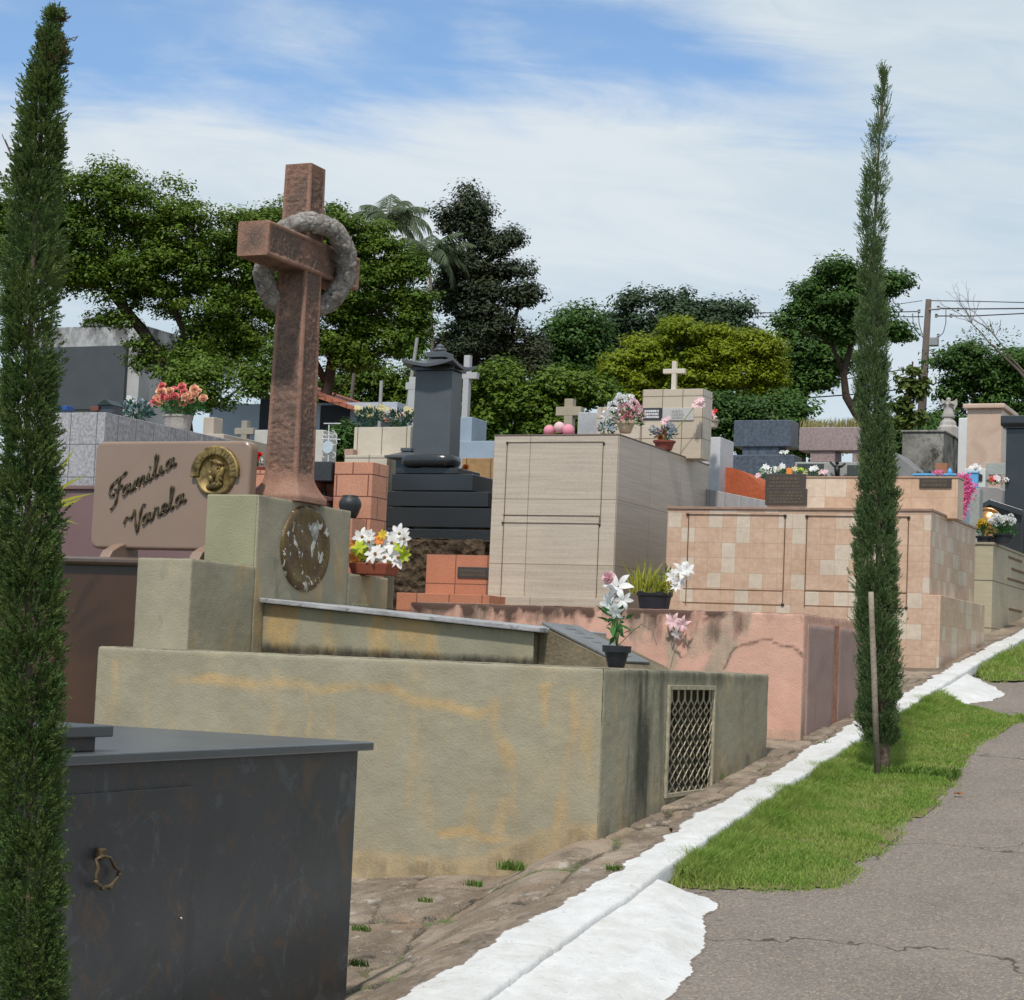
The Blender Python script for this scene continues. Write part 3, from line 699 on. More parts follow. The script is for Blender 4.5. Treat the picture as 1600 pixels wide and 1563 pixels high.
# ---- brown granite tomb with the Varela family stone
BR = stone('brown_granite', (.062,.029,.014), .25, 2, 160, .25, .35, .08, .002, .5)
BRL = stone('polished_brown_granite', (.10,.07,.055), .2, 2, 160, .25, .3, .08, .002, .5)
yv = 9.0; xr = -5.96; xv0 = -7.6; zv = hy(218, 872, yv).z
TB = thing('brown_tomb', 'dark brown polished granite tomb with moulded top behind the plaster tomb', 'tomb', ((xr+xv0)/2, 9.8, slope(9)-.3))
MB().box(xv0, xr, yv, 11.0, -1.2, zv-.04).build('body', BR, TB, .006)
MB().prism_x([(yv-.03, zv-.045), (yv-.045, zv-.03), (yv-.045, zv-.012), (yv-.02, zv), (11.05, zv), (11.05, zv-.045)], xv0-.03, xr).build('moulded_top', BRL, TB, .004)
# stone on two brackets
ys = 9.35; A_, B_, C_, D_ = hy(151, 690, ys), hy(392, 692, ys), hy(392, 862, ys), hy(151, 858, ys)
x0, x1, z0, z1_ = A_.x-.005, B_.x, C_.z, A_.z
TV = thing('family_stone', 'rounded pinkish brown granite name stone lettered Familia Varela', 'memorial stone', ((x0+x1)/2, ys+.05, zv))
def rrect(x0, x1, z0, z1, r, n=6):
    P = []
    for cx, cz, a0 in ((x1-r, z0+r, -PI/2), (x1-r, z1-r, 0), (x0+r, z1-r, PI/2), (x0+r, z0+r, PI)):
        for i in range(n+1): a = a0+PI/2*i/n; P.append((cx+r*math.cos(a), cz+r*math.sin(a)))
    return P
VM = stone('pinkish_brown_granite', (.25,.17,.125), .1, 2, 260, .28, .28, .05, .001, .5)
MB().prism_y(rrect(x0, x1, z0, z1_, .05), ys, ys+.09).build('slab', VM, TV, .018, seg=4)
for px in (188, 327):
    c = hy(px, 856, ys).x
    b = MB(); b.prism_x([(ys-.16, zv), (ys+.13, zv), (ys+.13, z0+.03), (ys-.004, z0+.03), (ys-.05, z0+.015), (ys-.12, zv+.05)], c-.035, c+.035); b.build('bracket', VM, TV, .006)
# script lettering; zoom coordinates of strokes -> stone face
LET = plain('dark_bronze_letters', (.085,.072,.042), .45, .5, .3, 60)
def word(name, glyphs, ox, oz, sc, shear, gap=.0):
    b = MB()
    for dx, dy in ((0, 0),):
        for st, off in glyphs:
            pts = [(off+px, py) for px, py in st]
            # smooth with Catmull-Rom
            Q = []
            for i in range(len(pts)-1):
                p0, p1, p2, p3 = pts[max(0,i-1)], pts[i], pts[i+1], pts[min(len(pts)-1,i+2)]
                for k in range(5):
                    u = k/5
                    Q.append(tuple(.5*((2*p1[j]) + (-p0[j]+p2[j])*u + (2*p0[j]-5*p1[j]+4*p2[j]-p3[j])*u*u + (-p0[j]+3*p1[j]-3*p2[j]+p3[j])*u**3) for j in (0,1)))
            Q.append(pts[-1])
            W = [Vector((ox+X*sc, ys-.009, oz+(Y+X*shear)*sc)) for X, Y in Q]
            b.tube(W, [.0052+.0018*math.sin(i*.8) for i in range(len(W))], 6)
    return b.build(name, LET, TV, smooth=True)
a_ = [(.9,.75),(.6,1),(.25,.8),(.1,.35),(.35,0),(.7,.3),(.92,.85),(.95,.95),(.93,.4),(1.05,.02),(1.3,.25)]
m_ = [(0,.1),(.2,.9),(.3,.8),(.28,0),(.3,.4),(.6,.95),(.75,.8),(.72,0),(.78,.5),(1.1,.95),(1.25,.8),(1.2,.15),(1.35,0),(1.55,.2)]
i_ = [(0,.2),(.2,.9),(.18,.2),(.3,0),(.55,.25)]
l_ = [(0,.25),(.4,1.2),(.5,2.1),(.35,2.35),(.2,1.9),(.2,.5),(.35,0),(.65,.25)]
F1 = [(1.75,2.45),(1.3,2.25),(.8,2.15),(.2,2.0),(-.15,1.6),(-.2,1.1),(.05,.75),(.4,.85)]
F2 = [(.95,2.15),(.85,1.5),(.8,.9),(.75,.3),(.5,-.35),(.1,-.6),(0,-.45)]
F3 = [(.35,1.25),(.8,1.15),(1.3,1.3)]
V1 = [(-.8,1.2),(-.75,1.6),(-.4,1.75),(-.1,1.4),(.1,1.6),(.3,1.9)]
V2 = [(.3,2.2),(.45,1.4),(.55,.5),(.7,-.35),(.95,.4),(1.05,1.4),(1.3,2.1),(1.6,2.0)]
r_ = [(0,.2),(.2,.85),(.25,1.1),(.45,.95),(.6,.95),(.58,.3),(.75,.02),(.95,.25)]
e_ = [(0,.25),(.45,.5),(.6,.85),(.4,1.0),(.12,.7),(.15,.2),(.45,0),(.85,.3)]
P0 = hy(178, 785, ys); P1 = hy(205, 832, ys); sc = (hy(285, 730, ys).x-hy(178, 785, ys).x)/8.1
word('lettering', [(F1, 0), (F2, 0), (F3, 0), (a_, 1.3), (m_, 2.65), ([(x*1.0+.1, y) for x, y in i_], 4.2), ([(.33,1.35),(.36,1.45),(.38,1.5)], 4.2), (l_, 4.95), (i_, 5.75), (a_, 6.4)], P0.x-sc*.3, P0.z-sc*.15, sc, .52)
word('lettering', [(V1, 0), (V2, 0), (a_, 1.25), (r_, 2.55), (e_, 3.5), (l_, 4.3), (a_, 5.05)], P1.x, P1.z, sc*1.02, .5)
# medallion
mc = hy(338, 740, ys); MR = (hy(371, 740, ys).x-hy(305, 740, ys).x)/2
GOLD = plain('aged_gold', (.19,.135,.05), .5, .45, .75, 22, .6)
def disc_y(b, cx, cz, prof, n=40, a0=0, a1=2*PI, full=True):
    R_ = []
    for r, dy in prof:
        R_.append([b.bm.verts.new((cx+r*math.cos(a0+(a1-a0)*k/n), ys-dy, cz+r*math.sin(a0+(a1-a0)*k/n))) for k in range(n if full else n+1)])
    for A, B in zip(R_, R_[1:]):
        m = n if full else n
        for k in range(m): 
            k2 = (k+1) % n if full else k+1
            b.bm.faces.new((A[k], A[k2], B[k2], B[k]))
    return R_
b = MB(); R_ = disc_y(b, mc.x, mc.z, [(MR*.95, 0), (MR*.95, .012), (MR*.9, .02), (MR*.8, .02), (MR*.75, .008), (MR*.3, .008), (.001, .008)]); MD = b.build('medallion', GOLD, TV, smooth=True)
b = MB(); disc_y(b, mc.x, mc.z, [(MR*1.12, .002), (MR*1.12, .024), (MR*1.06, .028), (MR*.78, .028), (MR*.74, .024), (MR*.74, .002)], 36, math.radians(-8), math.radians(188), False); 
for i in range(17):
    a = math.radians(8+164*i/16); c = (mc.x+MR*.92*math.cos(a), mc.z+MR*.92*math.sin(a)); h = MR*.09; w = MR*.035
    u = (math.cos(a)*h, math.sin(a)*h); v = (-math.sin(a)*w, math.cos(a)*w)
    if i % 4 == 3: continue
    P = [(c[0]-u[0]-v[0], c[1]-u[1]-v[1]), (c[0]+u[0]-v[0], c[1]+u[1]-v[1]), (c[0]+u[0]+v[0], c[1]+u[1]+v[1]), (c[0]-u[0]+v[0], c[1]-u[1]+v[1])]
    b.prism_y(P, ys-.032, ys-.027)
b.build('banner', GOLD, MD)
def blob(b, cx, cy, cz, rx, ry, rz, rotd=0, n=14):
    ca, sa = math.cos(math.radians(rotd)), math.sin(math.radians(rotd)); rings = []
    for i in range(1, 8):
        th = PI*i/8; rings.append([b.bm.verts.new((cx + (rx*math.sin(th)*math.cos(2*PI*k/n))*ca - rz*math.cos(th)*sa, cy + ry*math.sin(th)*math.sin(2*PI*k/n), cz + (rx*math.sin(th)*math.cos(2*PI*k/n))*sa + rz*math.cos(th)*ca)) for k in range(n)])
    for A, B in zip(rings, rings[1:]):
        for k in range(n): b.bm.faces.new((A[k], A[(k+1)%n], B[(k+1)%n], B[k]))
    b.bm.faces.new(rings[0][::-1]); b.bm.faces.new(rings[-1])
b = MB(); m = MR; y_ = ys-.012
blob(b, mc.x+m*.02, y_, mc.z+m*.12, m*.24, .022, m*.34, -12); blob(b, mc.x-m*.2, y_, mc.z+m*.02, m*.07, .02, m*.14, 25); blob(b, mc.x-m*.16, y_, mc.z-m*.26, m*.13, .02, m*.2, 15)
blob(b, mc.x+m*.24, y_, mc.z-m*.1, m*.16, .02, m*.42, -20); blob(b, mc.x+m*.12, y_, mc.z+m*.42, m*.3, .024, m*.13, -20); blob(b, mc.x-m*.02, y_, mc.z-m*.5, m*.4, .016, m*.15, 10)
for i in range(9): blob(b, mc.x+m*(-.18+.07*i), y_-.012, mc.z+m*(.5-.012*i*i), m*.07, .012, m*.035, 20+i*9, 8)
for i in range(8): blob(b, mc.x+m*(.2+.05*(i%3)), y_-.008, mc.z+m*(.3-.1*i), m*.05, .012, m*.1, -15+i*6, 8)
b.build('relief_head', GOLD, MD, smooth=True)
# red granite wall tomb behind the name stone
l, r_x, y0, y1, zt_ = span((60,755), (425,760), 13.2, None, 1.2)
T = thing('red_granite_tomb', 'plain purplish red granite tomb directly behind the name stone', 'tomb', ((l+r_x)/2, y0, gnd(y0)))
MR_ = stone('purplish_granite', (.18,.105,.105), .15, 2, 220, .22, .4, .05, .001, .4)
MB().box(l, r_x, y0, y1, gnd(y0), zt_-.03).build('body', MR_, T, .006)
MB().box(l-.02, r_x+.02, y0-.02, y1+.02, zt_-.03, zt_).build('top_slab', MR_, T, .006)
# ---- salmon plaster tomb
PY = hg(1250, 1148).y; pxl = hy(640, 943, PY).x; pz = .352; PYB = 13.45
pk = plaster('salmon_plaster', (.60,.36,.28), (.36,.3,.225), (.075,.048,.038), grain=60)
C1 = fp([(1040,985),(1080,960),(1130,990),(1165,960)], PY); 
KC = fp([(1255,1022),(1230,1015),(1205,1003),(1170,1005),(1150,1012),(1138,1030),(1130,1045)], PY)
def st_pink(p, fn):
    if fn == '-y':
        x, z = p.x, p.z; k = noise.fractal(Vector((x*5, 2, z*2)), 1, 2, 5); s2 = noise.fractal(Vector((x*11, 6, z*1.1)), 1, 2, 4)
        t_ = pz-z + .06*noise.fractal(Vector((x*13, 3, z*13)), .9, 2, 4); lf = sm(-3.45, -3.9, x)
        d = (.95*sm(.24+.2*k, .0, t_)*(.55+.8*s2+.3*lf)) * (.35+.65*lf) + .8*sm(.05, .0, t_)*(.3+.7*lf)
        px_ = (x, z)
        D1 = poly_d(x+.03*nz(x*9,1,z*9), z+.03*nz(x*9,5,z*9), KC)
        d = max(d, .9*sm(.02, .0, D1)); d = max(d, .8*sm(.13, .03, poly_d(x, z, C1))*(.6+s2))
        y = max(.95*sm(.11, .03, poly_d(x+.05*nz(x*6,1,z*6), z+.05*nz(x*6,5,z*6), fp([(1120,985),(1140,1010),(1122,1035),(1100,1075)], PY))), .8*sm(.05, .0, poly_d(x, z, fp([(1170,960),(1165,990)], PY))))
        y = max(y, .9*sm(.05,.01,poly_d(x+.03*nz(x*8,1,z*8), z, fp([(1048,990),(1050,1040)], PY))), .7*sm(.4, .7, k+.5*lf*sm(.5, 0, t_)))
        y = max(y, .55*sm(.045, 0, z-slope(PY)))
        return y, d
    if fn == '+x':
        k = noise.fractal(Vector((p.y*4, 2, p.z*2)), 1, 2, 4); g = .7*sm(.1, 0, pz-p.z)
        low = sm(.2, .0, p.z-slope(p.y))
        return max(.72*sm(.3, .8, k+.2), .8*low*sm(-.2, .3, k)), max(g*.7, .5*low*sm(.0,.5,k), .35*sm(.2, .7, k))
    return .3, .8
TK = thing('salmon_tomb', 'salmon pink plaster tomb with mould stains and a crack, uphill of the olive one', 'tomb', ((pxl+X0)/2, (PY+PYB)/2, slope(PY)-.2))
grid_box('body', pk, pxl, X0, PY, PYB, -.9, pz, TK, .018, .014, .003, st_pink)
grey_pink = plaster('dull_pink_render', (.34,.235,.21), (.3,.19,.14), (.08,.06,.05))
def st_pan(p, fn): return .4*sm(.2, .6, nz(p.y*8, 1, p.z*4)), .5*sm(.2, .7, noise.fractal(Vector((p.y*7, 3, p.z*3)), 1, 2, 4)+.3*sm(.15, 0, pz-p.z))
ya, yb_ = hx(1262, 975, X0).y, hx(1302, 975, X0).y; yc = hx(1310, 975, X0).y; yd = 13.3
grid_box('door_panel', grey_pink, X0-.05, X0+.012, ya, yb_, -.9, pz-.06, TK, .03, .006, .002, st_pan)
grid_box('door_panel', grey_pink, X0-.05, X0+.012, yc, yd, -.9, pz-.06, TK, .03, .006, .002, st_pan)
MB().box(X0-.03, X0+.008, yb_+.002, yc-.002, -.9, pz-.05).build('rusty_joint', stone('rust_render', (.36,.18,.12), .35, 9, 60, .3, .9, .6, .01, .1), TK)

# ---- checkered peach tomb with raised head wall
QC = hg(1467, 1040); qz = hy(1455, 795, QC.y).z; qx = hy(1455, 795, QC.y).x; qxl = hy(1043, 790, QC.y).x; qye = hx(1533, 828, QC.x).y+.25
PEA = ((.52,.335,.235), (.6,.45,.36))
PT = tile('peach_tiles', (.52,.33,.225), (.58,.49,.39), .118, .123, (.40,.25,.17), .0013, .4, (5,5,7), .22, .74, (0, 0), .12, 0, 25, .1)
TQ = thing('peach_tomb', 'peach and cream checkered tile tomb with two outlined doors', 'tomb', ((qxl+qx)/2, (QC.y+qye)/2, slope(QC.y)-.3))
zs = hx(1487, 930, QC.x).z
MB().box(qxl, QC.x, QC.y, qye, slope(QC.y)-.5, hy(1467, 930, QC.y).z).build('lower_body', PT, TQ, .004)
zm = hy(1467, 930, QC.y).z
MB().box(qxl+.001, qx, QC.y+.004, qye-.01, zm, qz-.02).build('upper_body', PT, TQ, .004)
MB().box(qxl-.008, qx+.008, QC.y-.008, qye, qz-.02, qz).build('top_trim', plain('brown_peach_trim', (.3,.19,.14), .5), TQ, .002)
GR = plain('dark_groove', (.15,.085,.05), .9, 0, .3)
def groove(P, Y, parent, r=.0035, m=None, ends=True):
    b = MB(); W = [hy(px, py, Y) for px, py in P]
    for a, c in zip(W, W[1:]):
        d = (c-a)
        if abs(d.z) < abs(d.x): b.box(min(a.x, c.x), max(a.x, c.x), Y-.006, Y+.006, (a.z+c.z)/2-r, (a.z+c.z)/2+r)
        else: b.box((a.x+c.x)/2-r, (a.x+c.x)/2+r, Y-.0065, Y+.0065, min(a.z, c.z)+r, max(a.z, c.z)-r)
    return b.build('door_outline', m or GR, parent)
Yg = QC.y+.003
groove([(1073,946),(1075,804),(1227,805),(1223,946)], Yg, TQ)
groove([(1257,950),(1261,806),(1420,808),(1416,950)], Yg, TQ)
for P in ([(1067,921),(1223,922)], [(1257,923),(1416,926)], [(1067,943),(1223,944)], [(1257,947),(1416,950)]): groove(P, Yg, TQ, .003, plain('brown_stained_joint', (.2,.1,.05), .9))
KN = plain('dark_screw', (.05,.04,.035), .5, .4)
for px, py in ((1075,804),(1227,806),(1261,807),(1420,809),(1223,945),(1416,950)):
    c = hy(px, py, Yg); b = MB(); b.lathe(c-Vector((0,.006,.012)), [(.002,0),(.012,.004),(.014,.012),(.012,.02),(.002,.024)], 10, 1, .8); b.build('knob', KN, TQ, smooth=True)
# head wall
hwz = hy(1497, 745, 16.1).z; hx1 = hy(1497, 745, 16.1).x; hx0 = hy(1200, 741, 16.1).x
TH = thing('head_wall', 'low peach tiled head wall with two dark plaques standing on the checkered tomb', 'memorial wall', ((hx0+hx1)/2, 16.2, qz))
MB().box(hx0, hx1, 16.1, 16.35, qz-.03, hwz-.012).build('wall', tile('peach_tiles_b', (.54,.345,.225), (.62,.5,.39), .18, .17, (.42,.27,.18), .0014, .4, (6,6,8), .25, .72, (.04, .03), .1, 0, 25, .1), TH, .003)
MB().box(hx0-.008, hx1+.008, 16.092, 16.358, hwz-.012, hwz).build('coping', plain('tan_coping', (.4,.25,.17), .5), TH, .002)
PLQ = stone('dark_brown_plaque', (.06,.046,.038), .2, 5, 120, .3, .5, .2, .003)
def plaque(parent, P, Y, th=.012, m=None, lines=4, seed=0, lc=None, marg=.1):
    a, c = hy(P[0], P[1], Y), hy(P[2], P[3], Y)
    o = MB().box(a.x, c.x, Y-th, Y+.002, c.z, a.z).build('plaque', m or PLQ, parent, .002)
    rr = random.Random(seed); b = MB(); W = c.x-a.x; H = a.z-c.z
    for i in range(lines):
        z = a.z - H*(.14+.76*(i+.5)/lines); x = a.x+W*marg
        while x < c.x-W*(marg+.05):
            w = rr.uniform(.03, .1)*W; b.box(x, min(x+w, c.x-W*marg), Y-th-.002, Y-th+.001, z-H*.28/lines, z+H*.28/lines); x += w+W*.02
    b.build('worn_lettering', lc or plain('worn_bronze_letters', (.11,.085,.06), .5, .3), o)
    return o
plaque(TH, (1197,741,1259,772), 16.1, .015, None, 4, 1)
plaque(TH, (1197,764,1261,790), 16.1, .02, None, 4, 2)
plaque(TH, (1437,747,1487,763), 16.1, .012, None, 2, 3)

# ---- beige tiled tomb at the right edge
l, r_x, y0, y1, zt_ = span((1525,847), (1552,848), 18.4, None, 3.2)
BG = tile('beige_tiles', (.42,.36,.25), (.46,.40,.29), .62, .44, (.12,.09,.06), .005, .4, (3,3,25), .25, None, (.1,.12), .25)
T = thing('beige_tomb', 'beige tiled tomb with drawer joints at the right edge beside the uphill kerb', 'tomb', ((l+r_x)/2, y0+1, gnd(y0)))
x00 = hy(1520, 847, y0).x-.8
MB().box(x00, r_x, y0, y1, gnd(y0), zt_-.02).build('body', BG, T, .004)
MB().box(x00-.01, r_x+.012, y0-.012, y1, zt_-.02, zt_+.002).build('top_slab', plain('beige_edge', (.3,.26,.19), .5), T, .003)
for (pa_, pb_) in (((1576,872),(1596,876)), ((1580,890),(1600,894)), ((1576,955),(1596,952)), ((1574,905),(1600,910))):
    p, q = hx(*pa_, r_x), hx(*pb_, r_x); b = MB(); b.box(r_x-.005, r_x+.008, p.y, q.y, (p.z+q.z)/2-.012, (p.z+q.z)/2+.008); b.build('drawer_pull', GR, T)
LASTY = y1; BEZ = zt_+.002; BEX = r_x-.03
# uphill row continues out of frame
b = MB(); T = thing('grey_granite_tomb', 'low grey granite tomb rising behind the flower pots at the right edge', 'tomb', (-3.9, 19.6, gnd(19)))
GG = stone('grey_granite', (.28,.27,.265), .12, 3, 130, .3, .4, .08, .002)
p1 = hy(1497, 762, 21.5); p2 = hy(1620, 790, 21.5); p0 = hy(1507, 758, 21.5)
b.prism_y([(p1.x-.1, .2), (p2.x+1.4, .2), (p2.x+1.4, p2.z-.25), (p2.x, p2.z), (hy(1560, 762, 21.5).x, hy(1560, 762, 21.5).z), (p0.x-.1, p0.z)], 21.5, 22.4); b.build('stone', GG, T, .006)

# ---- cream tall tomb
CT = tile('cream_travertine', (.43,.365,.295), (.50,.43,.35), .74, .555, (.13,.085,.06), .006, .35, (1.5,1.5,42), .3, None, (.33, 0), .12, 0)
l, r_x, y0, y1, zt_ = span((773,676), (968,678), 17, (1108,735))
T = thing('cream_tomb', 'tall cream travertine tiled tomb with two outlined drawers', 'tomb', ((l+r_x)/2, (y0+y1)/2, gnd(y0)))
zj = hy(961, 781, y0).z
ctm = tile('cream_travertine', (.43,.365,.295), (.50,.43,.35), .82, hy(968,678,y0).z-zj, (.24,.18,.13), .0035, .35, (1.5,1.5,42), .35, None, (-.17, 0), .10, 0)
zb = zt_-(zt_-zj)*3
T.location.z = zb   # joints of the tiling start at the top edge
MB().box(l, r_x, y0, y1, gnd(y0)-.2, zt_-.012).build('body', ctm, T, .004)
MB().box(l-.004, r_x+.004, y0-.004, y1+.004, zt_-.012, zt_).build('top_slab', plain('brown_edge', (.16,.11,.09), .5), T, .002)
groove([(788,809),(793,690),(944,692),(937,818)], y0, T, .0026, plain('brown_groove', (.14,.09,.06), .8))
groove([(784,940),(786,805),(937,806),(931,945)], y0, T, .0026, plain('brown_groove', (.14,.09,.06), .8))
groove([(786,816),(937,819)], y0, T, .0026, plain('brown_groove', (.14,.09,.06), .8))
MB().box(l-.3, r_x+.1, y0-.1, y0-.004, .0, hy(740, 930, y0-.1).z).build('plinth', ctm, T, .004)
CY0, CZT, CXR = y0, zt_, r_x
for px, py in ((793,692),(944,693),(786,817),(937,820)):
    c = hy(px, py, y0); b = MB(); b.lathe(c-Vector((0,.006,.01)), [(.002,0),(.01,.004),(.012,.01),(.01,.016),(.002,.02)], 8); b.build('knob', KN, T, smooth=True)
# headstone of cream tomb
HY = y0+1.75
h0, h1 = hy(1004, 609, HY), hy(1100, 609, HY); hl = hy(932, 635, HY); zlow = hy(1000, 635, HY).z
T = thing('cream_headstone', 'stepped cream tiled headstone with dark and pale plaques on the tall cream tomb', 'headstone', ((h0.x+h1.x)/2, HY+.1, zt_))
CM2 = tile('cream_tiles_head', (.45,.38,.29), (.54,.46,.37), .2, .2, (.16,.11,.08), .004, .35, (3,3,20), .2, None, (0,.03), .1)
MB().box(h0.x, h1.x, HY, HY+.26, zt_-.02, h0.z).build('upper_block', CM2, T, .004)
MB().box(hl.x, h0.x-.001, HY+.02, HY+.24, zt_-.02, zlow).build('side_block', CM2, T, .004)
plaque(T, (1005,638,1034,656), HY, .01, plain('black_plaque', (.03,.032,.036), .3), 3, 5, plain('white_lettering', (.6,.6,.6), .6))
plaque(T, (1036,638,1084,657), HY, .01, stone('pale_marble', (.45,.44,.42), .1, 4, 60, .1, .4), 3, 6, plain('grey_lettering', (.3,.3,.3), .6), .3)
def cross(name, label, cx, cz0, cztop, Y, arm, armz, th, m, dep=None, group=None):
    T = thing(name, label, 'cross', (cx, Y, cz0), group); d = dep or th
    b = MB(); b.box(cx-th/2, cx+th/2, Y-d/2, Y+d/2, cz0, cztop); b.build('upright', m, T, .004)
    b = MB(); b.box(cx-arm/2, cx+arm/2, Y-d/2-.002, Y+d/2+.002, armz-th/2, armz+th/2); b.build('crossbar', m, T, .004); return T
def cross_px(name, label, base, top, armL, armR, wpx, Y, m, dep=None):
    a = hy(*base, Y); t_ = hy(*top, Y); l_ = hy(*armL, Y); r_ = hy(*armR, Y); w = hy(base[0]+wpx, base[1], Y).x-a.x
    return cross(name, label, a.x, a.z, t_.z, Y, r_.x-l_.x, (l_.z+r_.z)/2, w, m, dep)
PALE = stone('pale_stone', (.55,.5,.42), .12, 4, 90, .2, .7, .2, .003)
cross_px('small_cross', 'slim pale cross on top of the stepped cream headstone', (1053,610), (1055,565), (1037,580), (1071,581), 7, HY+.13, PALE)
cross_px('concrete_cross', 'plain beige concrete cross behind the pink balls on the cream tomb', (889,680), (893,624), (872,643), (911,644), 13, 19.5, stone('beige_concrete', (.36,.31,.23), .15, 4, 90, .2, .9))
l, r_x, y0, y1, zt_ = span((903,642), (936,644), 19.6, None, .3)
T = setp(MB().box(l, r_x, y0, y1, gnd(y0), zt_).build('marble_headstone', stone('veined_marble', (.38,.38,.39), .2, 6, 50, .15, .4), None, .01), 'grey white marble headstone between beige cross and cream headstone', 'headstone')
# ---- white and grey marble tomb with red tiled mound
WM = stone('white_grey_marble', (.5,.5,.52), .12, 5, 60, .12, .4)
WM2 = tile('striped_grey_marble', (.30,.29,.30), (.38,.37,.38), .16, 2.2, (.2,.19,.19), .003, .4, (30,30,2), .3)
l, r_x, y0, y1, zt_ = span((1090,680), (1126,683), 20.2, (1190,740))
T = thing('marble_tomb', 'white and grey marble tomb to the right of the tall cream tomb', 'tomb', ((l+r_x)/2, y0+.8, gnd(y0)))
MB().box(l, r_x, y0, y0+.45, gnd(y0), zt_).build('head_block', WM, T, .006)
q0 = hx(1126, 735, r_x)
pz0, pz1 = hx(1126, 740, r_x), hx(1200, 772, r_x)
b = MB(); b.box(l, r_x-.01, y0+.452, y0+3.2, gnd(y0), pz0.z-.05); b.build('body', WM2, T, .006)
l2, rx2, ya2, yb2, zt2 = span((1100,745), (1205,768), 19.6, None, 1.0)
xa_, xb_ = hy(1104,764,18.2), hy(1205,784,18.2); MB().prism_y([(xa_.x, gnd(18)), (xb_.x, gnd(18)), (xb_.x, xb_.z), (xa_.x, xa_.z)], 18.2, 19.2).build('side_slab', WM2, T, .004)
b = MB(); c = hy(1152, 775, 19.4); N = 20
for i in range(1):
    P = []
    for k in range(13):
        a = PI*k/12; P.append((c.x-.3*math.cos(a)*(1.0), c.z+.27*math.sin(a)**.8))
    b.prism_y([(x, z - .35*(x-c.x)) for x, z in P]+[(c.x+.3, gnd(c.y)), (c.x-.3, gnd(c.y))], c.y, c.y+.7)
setp(b.build('tiled_mound', stone('red_clay', (.38,.1,.045), .15, 8, 40, .2, .9, .5, .01, .1), None), 'rounded red clay tiled mound in front of the blue grey granite headstone', 'grave mound')
# ---- row of headstones at the back
BGM = stone('blue_black_granite', (.075,.09,.115), .25, 6, 26, .6, .35, .05, .002)
def head_t(name, label, m, Y, top, sub, low, cat='headstone', th=.35):
    """top/sub/low = pixel rects (x0,y0,x1,y1): upper slab, neck, lower slab"""
    a = hy((top[0]+top[2])/2, top[3], Y); T = thing(name, label, cat, (a.x, Y, gnd(Y)))
    for nm, R, dy in (('upper_slab', top, 0), ('neck', sub, .03), ('lower_slab', low, -.12)):
        if not R: continue
        p, q = hy(R[0], R[1], Y+dy), hy(R[2], R[3], Y+dy); b = MB(); b.box(p.x, q.x, Y+dy, Y+dy+th, q.z if nm != 'lower_slab' else gnd(Y), p.z)
        b.build(nm, m, T, .008)
    return T
head_t('granite_headstone', 'blue black granite headstone with a wide upper slab on a narrow neck', BGM, 23.2, (1147,657,1235,698), (1160,698,1216,712), (1138,711,1240,740))
PGM = stone('pink_grey_granite', (.29,.22,.21), .15, 5, 32, .4, .4, .05, .002)
T = head_t('granite_headstone', 'wide pinkish grey granite headstone with dry grass along its top', PGM, 24.6, (1249,668,1356,704), (1266,704,1304,722), (1262,722,1352,740))
p, q = hy(1332, 704, 24.63), hy(1350, 722, 24.63); MB().box(p.x, q.x, 24.63, 24.9, q.z, p.z).build('neck', PGM, T, .006)
# dry grass on top
def tuft(name, label, c, w, d, h, n, m, cat='plant', lean=.35, wid=.004, parent=None, seed=0, group=None, tag_=True):
    rs = random.Random(seed); V = []
    for _ in range(n):
        x = c[0]+rs.uniform(-w, w); y = c[1]+rs.uniform(-d, d); z = c[2]; hh = h*rs.uniform(.45, 1); a = rs.uniform(0, 2*PI); ln = rs.uniform(0, lean)*hh; b_ = rs.uniform(0, 2*PI)
        ca, sa = math.cos(a)*wid, math.sin(a)*wid; lx, ly = math.cos(b_)*ln, math.sin(b_)*ln
        V += [(x-ca, y-sa, z), (x+ca, y+sa, z), (x+ca+lx*.4, y+sa+ly*.4, z+hh*.6), (x-ca+lx*.4, y-sa+ly*.4, z+hh*.6), (x+lx, y+ly, z+hh*.97)]
    b_ = np.arange(n)*5; Fq = np.concatenate([np.stack([b_, b_+1, b_+2], 1), np.stack([b_, b_+2, b_+3], 1), np.stack([b_+3, b_+2, b_+4], 1)])
    o = mesh_np(name, V, Fq, m, parent)
    return setp(o, label, cat, group) if tag_ else o
DRY = leafmat('dry_grass', (.2,.18,.07), (.35,.32,.14), .3)
c0 = hy(1303, 668, 24.8); tuft('dry_grass', 'dry yellowish grass growing along the top of the pinkish grey headstone', (c0.x, c0.y, c0.z-.01), .42, .14, .15, 420, DRY, 'grass', .5, .005)
# crucifix row
GM2 = stone('pale_grey_marble', (.3,.31,.29), .15, 4, 50, .2, .5)
l, r_x, y0, y1, zt_ = span((1242,721), (1352,722), 21.2, None, .25)
T = thing('grey_headstone', 'low pale grey headstone carrying the dark crucifix figure', 'headstone', ((l+r_x)/2, y0, gnd(y0)))
MB().box(l, r_x, y0, y1, gnd(y0), zt_).build('slab', GM2, T, .006)
for R in ((1246,725,1287,745), (1324,727,1345,745)):
    p, q = hy(R[0], R[1], y0), hy(R[2], R[3], y0); MB().box(p.x, q.x, y0-.012, y0+.002, q.z, p.z).build('dark_plaque', plain('dark_green_plaque', (.05,.06,.055), .4), T, .002)
b = MB(); Yc = y0-.08; P = lambda x, y: hy(x, y, Yc)
DK = plain('black_bronze', (.02,.02,.02), .4, .5)
b.tube([P(1309,752), P(1308,738), P(1308,729)], [.016,.03,.034], 8); b.tube([P(1308,730), P(1303,728), P(1297,722)], [.016,.014,.01], 8); b.tube([P(1308,730), P(1315,729), P(1321,724)], [.016,.014,.01], 8)
